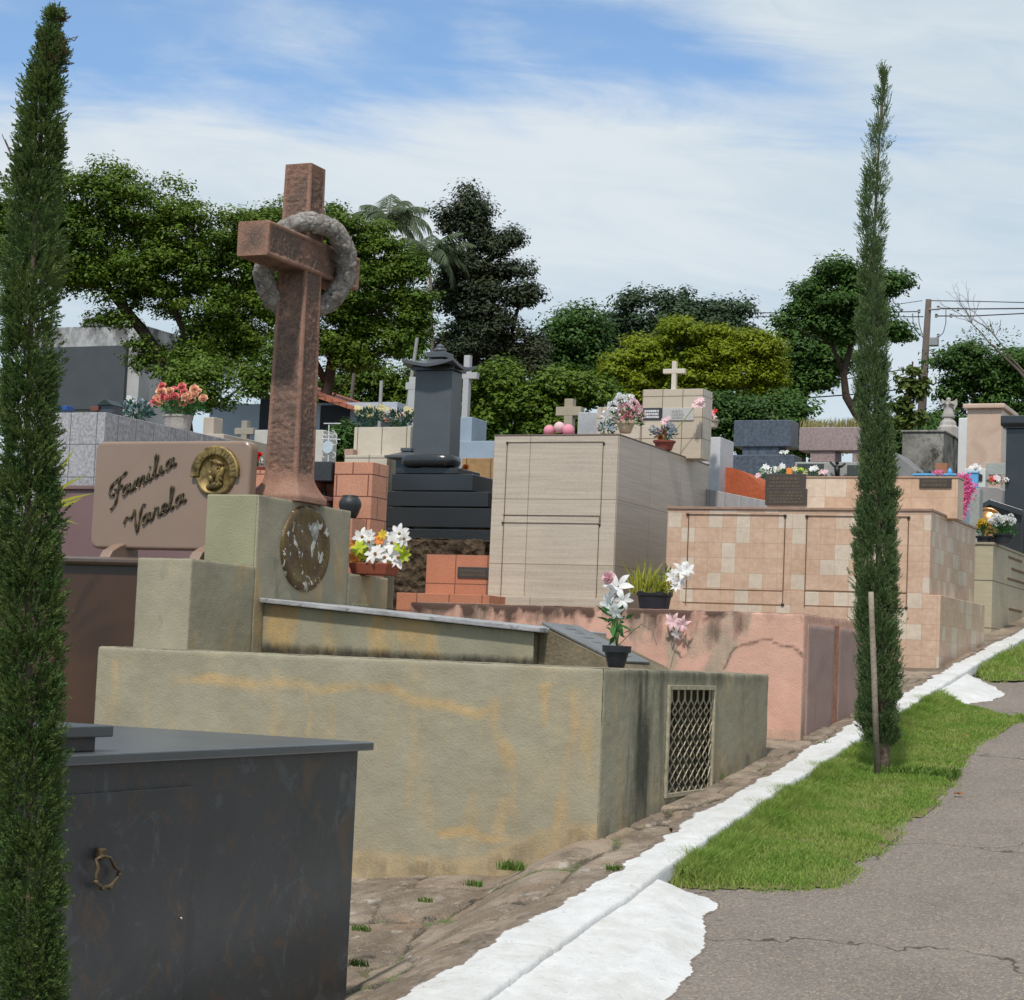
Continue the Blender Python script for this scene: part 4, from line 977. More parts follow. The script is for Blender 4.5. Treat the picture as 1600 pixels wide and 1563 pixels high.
blob(b, P(1308,723).x, Yc, P(1308,723).z, .02, .022, .028)
setp(b.build('crucifix_figure', DK, None, smooth=True), 'small black bronze figure with outspread arms on the pale grey headstone', 'figure')
# weathered concrete tomb
t = NT('mouldy_concrete', .95, .1)
a = t.mix(t.ramp(t.noise(1.6, 6, .7), .38, .62), (.1,.095,.08), (.29,.28,.25)); a = t.mix(t.ramp(t.noise(3, 6, .8, t.map((1,1,.7), (3,1,1))), .5, .62), a, (.045,.043,.035)); t.col(a); t.bump(t.noise(12, 5), .5, .02); MCON = t.m
l, r_x, y0, y1, zt_ = span((1410,671), (1475,672), 26, (1505,690))
T = thing('concrete_tomb', 'mouldy grey concrete box tomb left of the pink marble pillar', 'tomb', ((l+r_x)/2, y0+.6, gnd(y0)))
MB().box(l, r_x, y0, y1, gnd(y0), zt_-.03).build('body', MCON, T, .01)
MB().box(l-.02, r_x+.02, y0-.02, y1+.02, zt_-.03, zt_).build('top_slab', MCON, T, .01)
# grey gable roofed stone left of the concrete tomb
a_, b_, Yq = hy(1396, 695, 24.6), hy(1425, 745, 24.6), 24.6
b = MB(); b.prism_y([(hy(1390,745,Yq).x, gnd(Yq)), (hy(1432,745,Yq).x, gnd(Yq)), (hy(1432,745,Yq).x, hy(1432,735,Yq).z), (hy(1398,706,Yq).x, hy(1398,706,Yq).z), (hy(1390,706,Yq).x, hy(1390,706,Yq).z)], Yq, Yq+.8)
setp(b.build('sloped_tomb', stone('mid_grey_stone', (.2,.2,.2), .2, 3, 60, .2, .8), None, .01), 'grey tomb with a sloping top just right of the uphill cypress', 'tomb')
# pink marble pillar
PMM = NT('pink_veined_marble', .35, .4); a = PMM.mix(PMM.ramp(PMM.noise(2.5, 6, .7, None, 1.2), .3, .7), (.42,.28,.21), (.56,.42,.33)); a = PMM.mix(PMM.ramp(PMM.noise(2, 5, .6, PMM.map((1,1,.5), (1,2,3)), 2), .6, .64, 0, .6), a, (.3,.13,.1)); PMM.col(a)
l, r_x, y0, y1, zt_ = span((1512,629), (1566,631), 24.2, (1586,634))
T = thing('marble_pillar', 'tall pink veined marble headstone block with projecting cap', 'headstone', ((l+r_x)/2, y0+.4, gnd(y0)))
MB().box(l, r_x, y0, y1, gnd(y0), zt_-.06).build('shaft', PMM.m, T, .006)
MB().box(l-.05, r_x+.04, y0-.05, y1+.04, zt_-.06, zt_).build('cap', PMM.m, T, .012)
p, q = hy(1541, 724, y0), hy(1573, 742, y0); MB().box(p.x, q.x, y0-.015, y0+.002, q.z, p.z).build('grey_plaque', GM2, T, .002)
l, r_x, y0, y1, zt_ = span((1498,652), (1514,653), 25.4, None, .5)
setp(MB().box(l, r_x, y0, y1, gnd(y0), zt_).build('white_headstone', stone('white_paint_stone', (.6,.6,.6), .1, 4, 60, .1, .7), None, .01), 'narrow white headstone edge just left of the pink marble block', 'headstone')
l, r_x, y0, y1, zt_ = span((1507,731), (1540,732), 22.6, None, .2)
T = thing('photo_headstone', 'small white headstone with a black pointed panel', 'headstone', ((l+r_x)/2, y0, gnd(y0)))
MB().box(l, r_x, y0, y1, gnd(y0), zt_).build('slab', stone('white_stone_b', (.58,.58,.56), .1, 4, 60, .1, .7), T, .006)
p, q = hy(1511, 738, y0), hy(1535, 752, y0); b = MB(); b.prism_y([(p.x, q.z), (q.x, q.z), (q.x, p.z-.03), ((p.x+q.x)/2, p.z), (p.x, p.z-.03)], y0-.012, y0+.002); b.build('black_panel', plain('black_panel', (.02,.02,.02), .3), T)
# black granite pillar at the right edge
BKG = stone('black_granite', (.03,.032,.035), .2, 4, 120, .3, .25, .03, .001, .5)
l, r_x, y0, y1, zt_ = span((1573,648), (1640,650), 20.6, None, .5)
T = thing('granite_pillar', 'black granite pillar with projecting cap cut by the right edge of the view', 'headstone', ((l+r_x)/2, y0+.2, gnd(y0)))
MB().box(l, r_x, y0, y1, gnd(y0), zt_-.13).build('shaft', BKG, T, .006)
MB().prism_x([(y0-.05, zt_-.11), (y0-.07, zt_-.08), (y0-.07, zt_), (y1+.05, zt_), (y1+.05, zt_-.11)], l-.05, r_x+.05).build('cap', BKG, T, .006)
MB().box(l-.03, r_x+.03, y0-.03, y1+.03, zt_-.13, zt_-.11).build('neck', BKG, T, .003)
# black arched headstone with gold bowl
Yb = 20.3; T = thing('black_headstone', 'black granite gabled headstone behind a golden bowl at the right edge', 'headstone', (hy(1560,820,Yb).x, Yb, gnd(Yb)))
b = MB(); b.prism_y([(hy(1516,860,Yb).x, BEZ+.003), (BEX, BEZ+.003), (BEX, hy(1600,812,Yb).z), (hy(1596,802,Yb).x, hy(1596,802,Yb).z), (hy(1548,785,Yb).x, hy(1548,785,Yb).z), (hy(1516,802,Yb).x, hy(1516,802,Yb).z)], Yb, Yb+.14); b.build('slab', BKG, T, .006)
b = MB(); b.prism_y([(hy(1513,809,Yb).x, hy(1513,809,Yb).z), (hy(1548,790,Yb).x, hy(1548,790,Yb).z), (BEX+.02, hy(1602,808,Yb).z), (BEX+.02, hy(1602,798,Yb).z), (hy(1548,781,Yb).x, hy(1548,781,Yb).z), (hy(1512,801,Yb).x, hy(1512,801,Yb).z)], Yb-.05, Yb-.004); b.build('raised_edge', BKG, T, .004)
cc = hy(1543, 817, Yb-.1); rr = hy(1568, 817, Yb-.1).x - cc.x
b = MB(); rings = []
for r_, dy in ((1, 0), (.96, -.03), (.86, -.035), (.82, -.02), (.6, -.05), (.3, -.075), (.02, -.08)):
    rings.append([b.bm.verts.new((cc.x+rr*r_*math.cos(2*PI*k/32), cc.y+dy, cc.z+rr*r_*math.sin(2*PI*k/32))) for k in range(32)])
for A, B in zip(rings, rings[1:]):
    for k in range(32): b.bm.faces.new((A[k], A[(k+1)%32], B[(k+1)%32], B[k]))
b.bm.faces.new(rings[0]); b.bm.faces.new(rings[-1])
setp(b.build('golden_bowl', plain('copper_gold', (.5,.24,.1), .25, .9, .2, 10), None, smooth=True), 'round coppery golden dish leaning on the black gabled headstone', 'dish')
# small boxes behind the peach head wall
def sbox(name, label, R, Y, d, m, cat='box', bev=.004):
    p, q = hy(R[0], R[1], Y), hy(R[2], R[3], Y); return setp(MB().box(p.x, q.x, Y, Y+d, q.z, p.z).build(name, m, None, bev), label, cat)
BLU = plain('sky_blue_plastic', (.1,.36,.65), .4)
T = thing('blue_grave', 'low tomb painted sky blue behind the head wall plaque', 'tomb', (hy(1480,745,17.6).x, 17.6, gnd(17.6)))
p, q = hy(1428, 741, 17.6), hy(1492, 760, 17.6); MB().box(p.x, q.x, 17.6, 18.3, gnd(17.6), p.z-.012).build('body', plain('pale_blue_paint', (.3,.42,.52), .7), T, .004); MB().box(p.x-.01, q.x+.01, 17.59, 18.31, p.z-.012, p.z+.005).build('top_slab', BLU, T, .003)
GBZ = p.z
T = thing('blue_board', 'bright sky blue panel standing beside the pink tinsel garland', 'panel', (hy(1518,760,19.0).x, 19.0, BEZ+.003))
p, q = hy(1512, 739, 19.0), hy(1527, 764, 19.0); MB().box(p.x, q.x, 19.0, 19.06, q.z, p.z).build('board', BLU, T, .003); MB().box(p.x-.008, q.x+.008, 18.99, 19.07, p.z, p.z+.02).build('top_rail', plain('pale_blue', (.35,.55,.7), .5), T, .002)
MB().box(hy(1500,764,18.95).x, hy(1531,764,18.95).x, 18.95, 19.12, BEZ+.003, q.z-.002).build('plinth', GM2, T, .004)
def onblue(name, label, x0, x1, ytop, Y, m, cat, bev=.003):
    a, c = hy(x0, ytop, Y), hy(x1, ytop, Y); return setp(MB().box(a.x, c.x, Y, Y+.12, GBZ+.006, a.z).build(name, m, None, bev), label, cat)
onblue('clay_block', 'small reddish clay block standing on the sky blue tomb', 1461, 1480, 724, 17.9, plain('brown_clay', (.3,.12,.06), .8), 'block')
c0 = hy(1484, 742, 17.75); h_ = hy(1484, 733, 17.75).z
setp(MB().lathe((c0.x, c0.y, GBZ+.006), [(.012,0),(.02,.0),(.021,max(.03,h_-GBZ-.02)),(.013,max(.034,h_-GBZ-.012)),(.011,h_-GBZ)], 12).build('blue_jar', BLU, None, smooth=True), 'small sky blue jar beside the clay block', 'jar')
onblue('dark_box', 'tiny dark box standing on the sky blue tomb', 1443, 1451, 735, 17.85, plain('dark_grey_box', (.05,.06,.06), .6), 'box')

# ---- grey tiled granite tomb, upper left
l, r_x, y0, y1, zt_ = span((60,640), (165,643), 15, (335,690))
GT_ = tile('grey_granite_tiles', (.27,.265,.28), (.37,.36,.375), .24, .25, (.13,.12,.12), .004, .4, (4,4,4), .2, None, (0,0), .1, 0, 40, .4)
T = thing('grey_tiled_tomb', 'grey speckled granite tile tomb at upper left carrying planters of roses', 'tomb', ((l+r_x)/2, y0, zt_-1.5))
LY = hx(335, 690, r_x).y
MB().box(l, r_x, y0, LY+.6, gnd(y0), zt_-.006).build('body', GT_, T, .004)
GZ, GX, GY_ = zt_, r_x, y0
# little gabled lantern box
cL = hz(165, 640, zt_); Yl = y0+.12; p, q = hy(152, 640, Yl), hy(178, 640, Yl); h = hy(165, 624, Yl).z; hw = hy(152, 634, Yl).z
DG = plain('dark_green_paint', (.018,.03,.028), .5)
T = thing('grave_lantern', 'little dark gabled lantern box on the corner of the grey tiled tomb', 'lantern', ((p.x+q.x)/2, Yl, zt_))
b = MB(); b.box(p.x+.01, q.x-.01, Yl, Yl+.13, zt_, hw+.01); b.build('case', plain('smoky_glass', (.05,.05,.06), .2), T, .003)
b = MB(); b.prism_y([(p.x, hw), (q.x, hw), ((p.x+q.x)/2, h)], Yl-.02, Yl+.15); b.build('roof', DG, T, .002)
sbox('blue_box', 'small dark blue box on the grey tiled tomb beside the left cypress', (88,634,104,641), y0+.1, .1, plain('deep_blue', (.02,.07,.25), .5))
sbox('clay_box', 'small dark red clay box on the grey tiled tomb beside the lantern', (141,635,153,642), y0+.1, .08, plain('dark_clay', (.14,.05,.035), .7))
# ---- mausoleum at far left
t = NT('stained_stucco', .9, .1)
a = t.mix(t.ramp(t.noise(2, 5), .3, .7), (.36,.36,.37), (.46,.46,.46)); x_, y_, z_ = t.sep()
a = t.mix(t.math('MULTIPLY', t.ramp(t.noise(1.3, 6, .75, t.map((2,2,1))), .42, .6), t.ramp(z_, 3.0, 4.7)), a, (.06,.06,.06)); t.col(a); STU = t.m
l, r_x, y0, y1, zt_ = span((40,505), (222,507), 62, None, 2.2)
T = thing('mausoleum', 'grey stucco mausoleum with mould streaked parapet and a large dark slab for the shaded front recess', 'mausoleum', ((l+r_x)/2, y0+1, gnd(y0)))
T.location.z = zt_-4.6
lo = hy(194, 640, y0)
MB().box(l, r_x, y0, y1, gnd(y0), zt_).build('wall', STU, T, .02)
cp = hy(150, 500, y0); P = [(hy(a_, b_, y0).x, hy(a_, b_, y0).z) for a_, b_ in ((126,506),(131,503),(134,498),(150,497),(166,500),(170,505),(170,510),(126,510))]
MB().prism_y(P, y0-.03, y0+.8).build('parapet_crest', STU, T, .01)
pp, qq = hy(60, 545, y0), hy(196, 640, y0); MB().box(pp.x, qq.x, y0-.15, y0-.004, qq.z, pp.z).build('front_panel', plain('recess_shade', (.06,.068,.075), .6, 0, .1, 2), T, .006)  # flat dark slab stands in for the shade of the front recess
l2, r2, y2, y3, z2_ = span((236,560), (262,563), 60, None, 1.5)
T = setp(MB().box(l2, r2, y2, y3, gnd(y2), z2_).build('grey_wall_tomb', stone('dark_stucco', (.16,.17,.18), .2, 2, 30, .1, .9), None, .02), 'dark grey wall of a tall tomb in tree shade beside the mausoleum', 'tomb')
# small pale tomb with cross stub, and white tombs behind the family stone
l, r_x, y0, y1, zt_ = span((296,677), (350,678), 17.2, None, .8)
BE = stone('beige_stone', (.4,.34,.28), .15, 4, 80, .15, .8)
T = thing('pale_tomb', 'small pale tomb with a short upright post rising behind the name stone', 'tomb', ((l+r_x)/2, y0, gnd(y0)))
MB().box(l, r_x, y0, y1, gnd(y0), zt_).build('body', BE, T, .006)
p, q = hy(318, 652, y0+.1), hy(333, 678, y0+.1); MB().box(p.x, q.x, y0+.1, y0+.25, q.z-.02, p.z).build('post', BE, T, .006)
cross_px('grey_cross', 'grey beige concrete cross behind the right end of the name stone', (382,706), (386,658), (371,674), (400,675), 9, 18.5, stone('grey_beige', (.3,.27,.22), .15, 4, 80, .15, .9))
for R, nm, lb, c in (((398,672,420,705), 'pale_headstone', 'pale grey headstone edge just left of the cross shaft', (.45,.43,.4)), ((370,692,412,730), 'white_tomb', 'low white tomb between the name stone and the stone cross', (.5,.51,.55)), ((488,672,503,718), 'marble_headstone', 'pale marble headstone edge just right of the cross shaft', (.5,.47,.42))):
    Y = 17.8 if nm != 'white_tomb' else 16.8
    p, q = hy(R[0], R[1], Y), hy(R[2], R[3], Y); setp(MB().box(p.x, q.x, Y, Y+.3, gnd(Y), p.z).build(nm, stone(nm+'_m', c, .1, 4, 70, .1, .7), None, .006), lb, 'headstone' if 'head' in nm else 'tomb')
# ---- orange tile tomb with niche
OT = tile('terracotta_tiles', (.46,.2,.12), (.54,.26,.165), .25, .155, (.16,.06,.035), .005, .5, (4,4,6), .25, None, (.05,.02), .2, .5, 80, .2)
l, r_x, y0, y1, zt_ = span((397,722), (583,722), 13.8, (604,727))
T = thing('terracotta_tomb', 'orange terracotta tiled tomb behind the cross with a shallow niche', 'tomb', ((l+r_x)/2, y0, gnd(y0)))
nxl = hy(488, 750, y0).x; nxr = hy(522, 750, y0).x; nzt = hy(505, 752, y0).z; nzb = hy(505, 800, y0).z; xo = l-.35
MB().box(nxr, r_x, y0, y0+.24, gnd(y0), zt_).build('right_block', OT, T, .004)
MB().box(xo, nxl, y0+.002, y0+.24, gnd(y0), hy(450,735,y0).z).build('left_block', OT, T, .004)
MB().box(nxl+.001, nxr-.001, y0+.2, y0+.239, gnd(y0), nzt-.001).build('niche_back', OT, T)
MB().box(nxl+.001, nxr-.001, y0+.001, y0+.2, gnd(y0), nzb-.08).build('niche_sill', OT, T)
pl = hy(486, 722, y0); pr_ = hy(520, 748, y0); 
MB().box(pl.x, pr_.x, y0-.03, y0+.24, nzt, pl.z).build('dark_block', stone('black_mottled', (.035,.037,.04), .3, 8, 60, .3, .5), T, .004)
b = MB(); fx = hy(505, 797, y0+.1); s_ = .07*2.6/1; zt1 = hy(505, 762, y0+.1).z; zb1 = hy(505, 787, y0+.1).z; H = zt1-zb1
b.lathe((fx.x, y0+.1, zb1), [(.03,0),(.032,.02),(.022,H*.4),(.026,H*.62),(.018,H*.78),(.006,H*.8),(.014,H*.86),(.015,H*.93),(.004,H)], 12, 1, .8)
b.tube([(fx.x, y0+.08, zb1+H*.62), (fx.x-.035, y0+.06, zb1+H*.5), (fx.x-.05, y0+.05, zb1+H*.55)], [.01,.008,.006], 6)
b.box(fx.x-.035, fx.x+.035, y0+.06, y0+.14, nzb-.08, zb1+.001)
setp(b.build('figurine', plain('dark_brown_bronze', (.05,.03,.025), .5, .3), None, smooth=True), 'small dark robed figurine in the niche of the terracotta tomb', 'figurine')
# dark urn
c = at(546, 811, 12.9); b = MB(); r0 = .074
b.lathe((c.x, c.y, c.z), [(.03,0),(.045,.01),(r0*.8,.04),(r0,.085),(r0*.98,.11),(r0*.8,.135),(.05,.142),(.055,.15),(.03,.155)], 24)
b.box(c.x-.1, c.x+.08, c.y-.1, c.y+.1, c.z-.6, c.z-.0)
b2 = None
T = thing('dark_urn', 'round black urn on a terracotta pedestal behind the headstone', 'urn', (c.x, c.y, c.z-.6))
b.bm.free(); MB().lathe((c.x, c.y, c.z), [(.03,0),(.045,.01),(r0*.8,.04),(r0,.085),(r0*.98,.11),(r0*.8,.135),(.05,.142),(.055,.15),(.03,.155)], 24).build('bowl', plain('black_iron', (.025,.028,.03), .5), T, smooth=True)
MB().box(c.x-.09, c.x+.07, c.y-.09, c.y+.09, gnd(c.y), c.z-.001).build('pedestal', OT, T, .004)
# wrought iron cross
Yc = y0+.15; IR = plain('white_painted_iron', (.55,.56,.57), .5)
P = lambda x, y: hy(x, y, Yc)
base = P(513, 719); T = thing('iron_cross', 'white wrought iron scroll cross with a round plate on the terracotta tomb', 'cross', (base.x, Yc, pl.z))
b = MB(); b.tube([Vector((base.x, Yc, pl.z)), P(514, 664)], .0045, 6); b.tube([P(503, 686), P(532, 687)], .0045, 6); b.tube([P(506, 662), P(532, 662)], .004, 6); b.build('bars', IR, T)
b = MB()
def scroll(cx, cy, s, rotd, flip=1):
    pts = []
    for k in range(15):
        a = k/14*1.6*PI; r = 7.5*s*(1-.62*k/14); pts.append((flip*(r*math.cos(a)-7*s+0), r*math.sin(a)))
    ca, sa = math.cos(math.radians(rotd)), math.sin(math.radians(rotd))
    b.tube([P(cx+u*ca-v*sa, cy+u*sa+v*ca) for u, v in pts], .003, 5)
for (cx, cy, s, r_) in ((514,676,.8,0),(514,712,.9,180),(508,687,.65,90),(522,687,.75,-90)):
    scroll(cx, cy, s, r_, 1); scroll(cx, cy, s, r_, -1)
b.build('scrolls', IR, T)
b = MB(); c = P(513, 699); r_ = P(521, 699).x-c.x; N = 24
b.hull([(c.x+r_*math.cos(2*PI*k/N), Yc-.01, c.z+r_*1.1*math.sin(2*PI*k/N)) for k in range(N)], [(c.x+r_*math.cos(2*PI*k/N), Yc-.004, c.z+r_*1.1*math.sin(2*PI*k/N)) for k in range(N)]); b.build('round_plate', plain('pale_plate', (.42,.5,.55), .5), T)
# red flower vase holder
sbox('red_vase', 'square dark red vase at the right end of the name stone', (396,729,409,758), 13.0, .12, plain('dark_red_glaze', (.2,.025,.02), .35), 'vase')
RVZ = hy(402, 729, 13.06).z
# ---- beige tall tomb with planters
l, r_x, y0, y1, zt_ = span((554,665), (642,667), 19.3, (650,669))
BT = tile('pale_beige_tiles', (.50,.44,.35), (.56,.5,.41), .27, .36, (.16,.12,.09), .005, .45, (4,4,10), .2, None, (0,-.02), .1)
T = thing('beige_stepped_tomb', 'pale beige tiled stepped tomb with flower planters on top, left of the black tomb', 'tomb', ((l+r_x)/2, y0, zt_-1.44))
MB().box(l, r_x, y0, y1+.08, gnd(y0), zt_).build('upper_block', BT, T, .004)
a_ = hy(538, 711, y0-.3); c_ = hy(605, 711, y0-.3); MB().box(a_.x, c_.x, y0-.3, y0-.003, gnd(y0), a_.z).build('step', BT, T, .004)
a_ = hy(538, 702, y0-.1); c_ = hy(551, 711, y0-.1); MB().box(a_.x, c_.x, y0-.1, y0-.005, c_.z, a_.z).build('small_block', stone('pink_block', (.4,.25,.2), .1, 4, 60), T, .003)
BTZ, BTY, BTX0, BTX1 = zt_, y0, l, r_x
# ---- black Japanese style tomb
JG = NT('black_polished_granite', .22, .5)
a = JG.mix(JG.ramp(JG.noise(240, 2, .7), .4, .7), (.012,.014,.016), (.06,.065,.07)); JG.col(a); JB = JG.m
JL = stone('charcoal_granite', (.075,.083,.09), .1, 4, 220, .3, .4, .04, .001, .5)
y0 = 16.6
def jbox(name, R, Y, D, m=JB, bev=.005, parent=None):
    p, q = hy(R[0], R[1], Y), hy(R[2], R[3], Y); return MB().box(p.x, q.x, Y, Y+D, q.z, p.z).build(name, m, parent, bev)
T = thing('black_granite_tomb', 'polished black granite tomb with stepped base and a tall pillar under a curved roof', 'tomb', (hy(690,840,y0).x, y0+.5, gnd(y0)))
jbox('base_step', (600,826,775,850), y0-.02, 1.3, JB, .005, T)
jbox('base_step', (602,793,778,825.2), y0, 1.2, JB, .005, T)
jbox('base_step', (603,768,762,792.2), y0+.012, 1.1, JB, .005, T)
jbox('plinth', (612,741,738,767.2), y0+.025, .75, JB, .006, T)
jbox('plinth_top', (618,731,715,740.4), y0+.04, .5, JB, .005, T)
# pillar
Yp = y0+.42; p, q = hy(653, 577, Yp-.16), hy(702, 722, Yp-.16); PXc = (p.x+q.x)/2; w = (q.x-p.x)/2+.005; zt_ = hx(702, 577, q.x).z
MB().hull([(PXc-w*1.04, Yp-w*1.0, q.z-.05), (PXc+w*1.04, Yp-w*1.0, q.z-.05), (PXc+w*1.04, Yp+w*.2, q.z-.05), (PXc-w*1.04, Yp+w*.2, q.z-.05)], [(PXc-w, Yp-w, zt_), (PXc+w, Yp-w, zt_), (PXc+w, Yp+w*.15, zt_), (PXc-w, Yp+w*.15, zt_)]).build('pillar', JL, T, .006)
def jroof(parent, cx, cy, zb, hw, hh, name='roof', curl=.05, m=JL, th=.025):
    """square roof whose corners curl up"""
    N = 16; V = []; 
    for s in (0, 1):
        for i in range(N+1):
            for j in range(N+1):
                u, v = i/N*2-1, j/N*2-1; r = max(abs(u), abs(v)); cr = (abs(u)*abs(v))**1.5
                z = zb + hh*(1-r)**1.25 + curl*cr*r*r + (0 if s else -th*(1 if r > .5 else 1))
                V.append((cx+u*hw, cy+v*hw, z))
    n = N+1; o_ = n*n; Fq = []
    for i in range(N):
        for j in range(N):
            a = i*n+j; Fq.append((o_+a, o_+a+n, o_+a+n+1, o_+a+1)); Fq.append((a+1, a+n+1, a+n, a))
    for i in range(N):
        for a, b_ in (((i*n), (i+1)*n), ((i+1)*n+N, i*n+N)): Fq.append((a, b_, b_+o_, a+o_))
        for a, b_ in ((i+1, i), (N*n+i, N*n+i+1)): Fq.append((a, b_, b_+o_, a+o_))
    bm = bmesh.new(); vs = [bm.verts.new(v) for v in V]
    for f in Fq: bm.faces.new([vs[k] for k in f])
    b = MB(); b.bm.free(); b.bm = bm; o = b.build(name, m, parent); 
    return o
ex = hx(702, 580, PXc+w)
hw = .27; Yp0 = Yp; Yp = Yp-w*.42
jroof(T, PXc, Yp, zt_+.045, hw, .11, 'roof', .055, JL, .03)
MB().box(PXc-w*1.15, PXc+w*1.15, Yp-w*.72, Yp+w*.72, zt_, zt_+.045).build('roof_collar', JB, T, .004)
zr = zt_+.15
MB().box(PXc-.1, PXc+.1, Yp-.1, Yp+.1, zr-.02, zr+.035).build('finial_base', JL, T, .006)
MB().lathe((PXc, Yp, zr+.035), [(.03,0),(.06,.01),(.066,.03),(.05,.045),(.03,.05),(.045,.058),(.03,.075),(.008,.09)], 20).build('finial', JL, T, smooth=True)
# offering slab and small lantern
p, q = hy(633, 712, y0+.1), hy(722, 730, y0+.1)
T = thing('offering_slab', 'smooth black rounded slab set in front of the black pillar', 'slab', ((p.x+q.x)/2, y0+.13, q.z))
b = MB(); N = 28; cx, cy = (p.x+q.x)/2-.04, y0+.13; rx, ry = (q.x-p.x)/2-.02, .17
def se(k, s): a = 2*PI*k/N; return (cx+rx*s*abs(math.cos(a))**.6*math.copysign(1, math.cos(a)), cy+ry*s*abs(math.sin(a))**.6*math.copysign(1, math.sin(a)))
rings = [[b.bm.verts.new((*se(k, s), z)) for k in range(N)] for s, z in ((.85, q.z), (.97, q.z+.02), (1, (p.z+q.z)/2), (.97, p.z-.01), (.86, p.z))]
for A, B in zip(rings, rings[1:]):
    for k in range(N): b.bm.faces.new((A[k], A[(k+1)%N], B[(k+1)%N], B[k]))
b.bm.faces.new(rings[0]); b.bm.faces.new(rings[-1]); b.build('slab', JB, T, smooth=True)
p, q = hy(617, 716, y0+.15), hy(640, 741, y0+.15); c = ((p.x+q.x)/2, y0+.25)
T = thing('stone_lantern', 'small black stone lantern with wide flat roof left of the black pillar', 'lantern', (c[0], c[1], q.z))
MB().box(p.x-.0, q.x+.03, c[1]-.08, c[1]+.08, q.z, p.z).build('case', JB, T, .004)
jroof(T, c[0]+.01, c[1], p.z+.02, .17, .07, 'roof', .0, JL, .02)
MB().box(c[0]-.05, c[0]+.07, c[1]-.06, c[1]+.06, p.z+.07, p.z+.105).build('cap', JL, T, .006)
# rough stone footing and low terracotta tomb in front of it
RS = NT('rough_brown_stone', .95, .1); a = RS.mix(RS.ramp(RS.noise(9, 6, .75), .35, .65), (.03,.022,.015), (.14,.1,.065)); RS.col(a); RS.bump(RS.math('ADD', RS.voro(14), RS.noise(20, 5)), 1, .04)
y0b = 16.28; l, r_x, zt_ = hy(618,841,y0b).x, -7.5, hy(700,843,y0b).z
b_ = grid_box('stone_footing', RS.m, l, r_x, y0b, 16.57, gnd(y0b), zt_, None, .03, .02, .02)
setp(b_, 'rough dark brown stone footing under the black granite tomb', 'footing')
OT2 = tile('orange_tiles_big', (.44,.175,.1), (.5,.215,.13), .31, .26, (.17,.07,.04), .005, .5, (4,4,6), .2, None, (.02,.0), .15, 0, 80, .2)
y0c = 15.86
T = thing('orange_tomb', 'low orange tiled tomb with a dark plaque at the foot of the black tomb', 'tomb', (0, 0, 0))
y0c = 15.86; p, q = hy(667, 866, y0c), hy(764, 869, y0c)
T.location = (p.x, y0c, p.z-.52)
MB().box(p.x, -7.26, y0c, y0c+.38, gnd(y0c), p.z).build('body', OT2, T, .004)
plaque(T, (716,886,764,904), y0c, .012, plain('charcoal_plaque', (.05,.05,.052), .5), 2, 9)
p, q = hy(620, 926, y0c-.5), hy(764, 936, y0c-.5); MB().box(p.x, q.x, y0c-.5, y0c-.003, gnd(y0c), p.z).build('kerb_step', OT2, T, .004)
# light blue painted headstone, white cross, ochre wall
LBL = stone('pale_blue_paint', (.27,.33,.4), .1, 3, 60, .05, .8)
Yq = 21.0; p, q, r_ = hy(712, 652, Yq), hy(738, 649, Yq), hy(752, 710, Yq)
T = thing('blue_headstone', 'pale blue painted headstone block right of the black pillar', 'headstone', (p.x, Yq, gnd(Yq)))
MB().box(hy(705,652,Yq).x, q.x, Yq, Yq+.42, gnd(Yq), p.z).build('block', LBL, T, .006)
a_ = hy(738, 690, Yq-.05); c_ = hy(775, 690, Yq-.05); MB().box(a_.x-.2, c_.x, Yq-.1, Yq-.004, gnd(Yq), a_.z).build('low_wall', LBL, T, .006)
Yq = 22.5; WH = stone('white_stucco', (.40,.40,.41), .1, 3, 60, .05, .8)
cross_px('white_cross', 'tall white cross partly hidden behind the curved roof of the black pillar', (727,660), (730,556), (712,588), (745,588), 9, Yq, WH)
cross_px('white_column_cross', 'slim white cross column just left of the black pillar', (643,668), (650,590), (640,604), (660,604), 10, 22.0, WH)
OCW = tile('ochre_stone', (.32,.18,.07), (.36,.22,.1), .3, .8, (.08,.05,.02), .006, .7, (9,9,9), .5, None, (0,0), .3)
Yq = 20.0; p, q = hy(722, 716, Yq), hy(775, 716, Yq)
setp(MB().box(p.x, q.x, Yq, Yq+.3, gnd(Yq), p.z).build('ochre_wall', OCW, None, .006), 'rough ochre stone slab between the black tomb and the tall cream tomb', 'wall')
# concrete posts and lamp columns among the trees
CPOST = stone('grey_concrete', (.3,.3,.29), .15, 3, 40, .1, .9)
def post(px, yt, d, wpx, label, lean=0, name='concrete_post', m=None):
    a = at(px, yt, d); w = wpx/F*d/2; b = MB(); b.tube([(a.x+lean, a.y, slope(a.y)-.4), (a.x, a.y, a.z)], [w*1.15, w*.9], 10); return setp(b.build(name, m or CPOST, None), label, 'post')
post(596, 595, 36, 6, 'short pale concrete post rising above the flower planters on the stepped tomb')
post(652, 528, 46, 6, 'slanting grey post among the trees just left of the black pillar', -.5)
# ---- house with red roof
Yh = 45
l, r_x, y0, y1, zt_ = span((360,600), (560,645), 50, None, 5)
y0 = 46.5
HM = stone('blue_white_wall', (.4,.46,.55), .08, 2, 30, .03, .9)
T = thing('house', 'low pale blue house with a red tiled roof under the trees behind the cross', 'house', ((l+r_x)/2, y0, gnd(y0)))
p = hy(392, 583, y0); q = hy(640, 672, y0)
xa, xb = hy(330, 600, y0).x, hy(620, 650, y0).x
zw = hy(450, 625, y0).z
MB().box(xa, xb, y0, y0+6, gnd(y0), zw-.1).build('wall', HM, T)
# roof: eave slopes along the view, gable parallel to the road
RT = tile('red_roof_tiles', (.34,.1,.05), (.42,.15,.09), .22, .18, (.14,.05,.03), .02, .8, (5,5,5), .3, None, (0,0), .3)
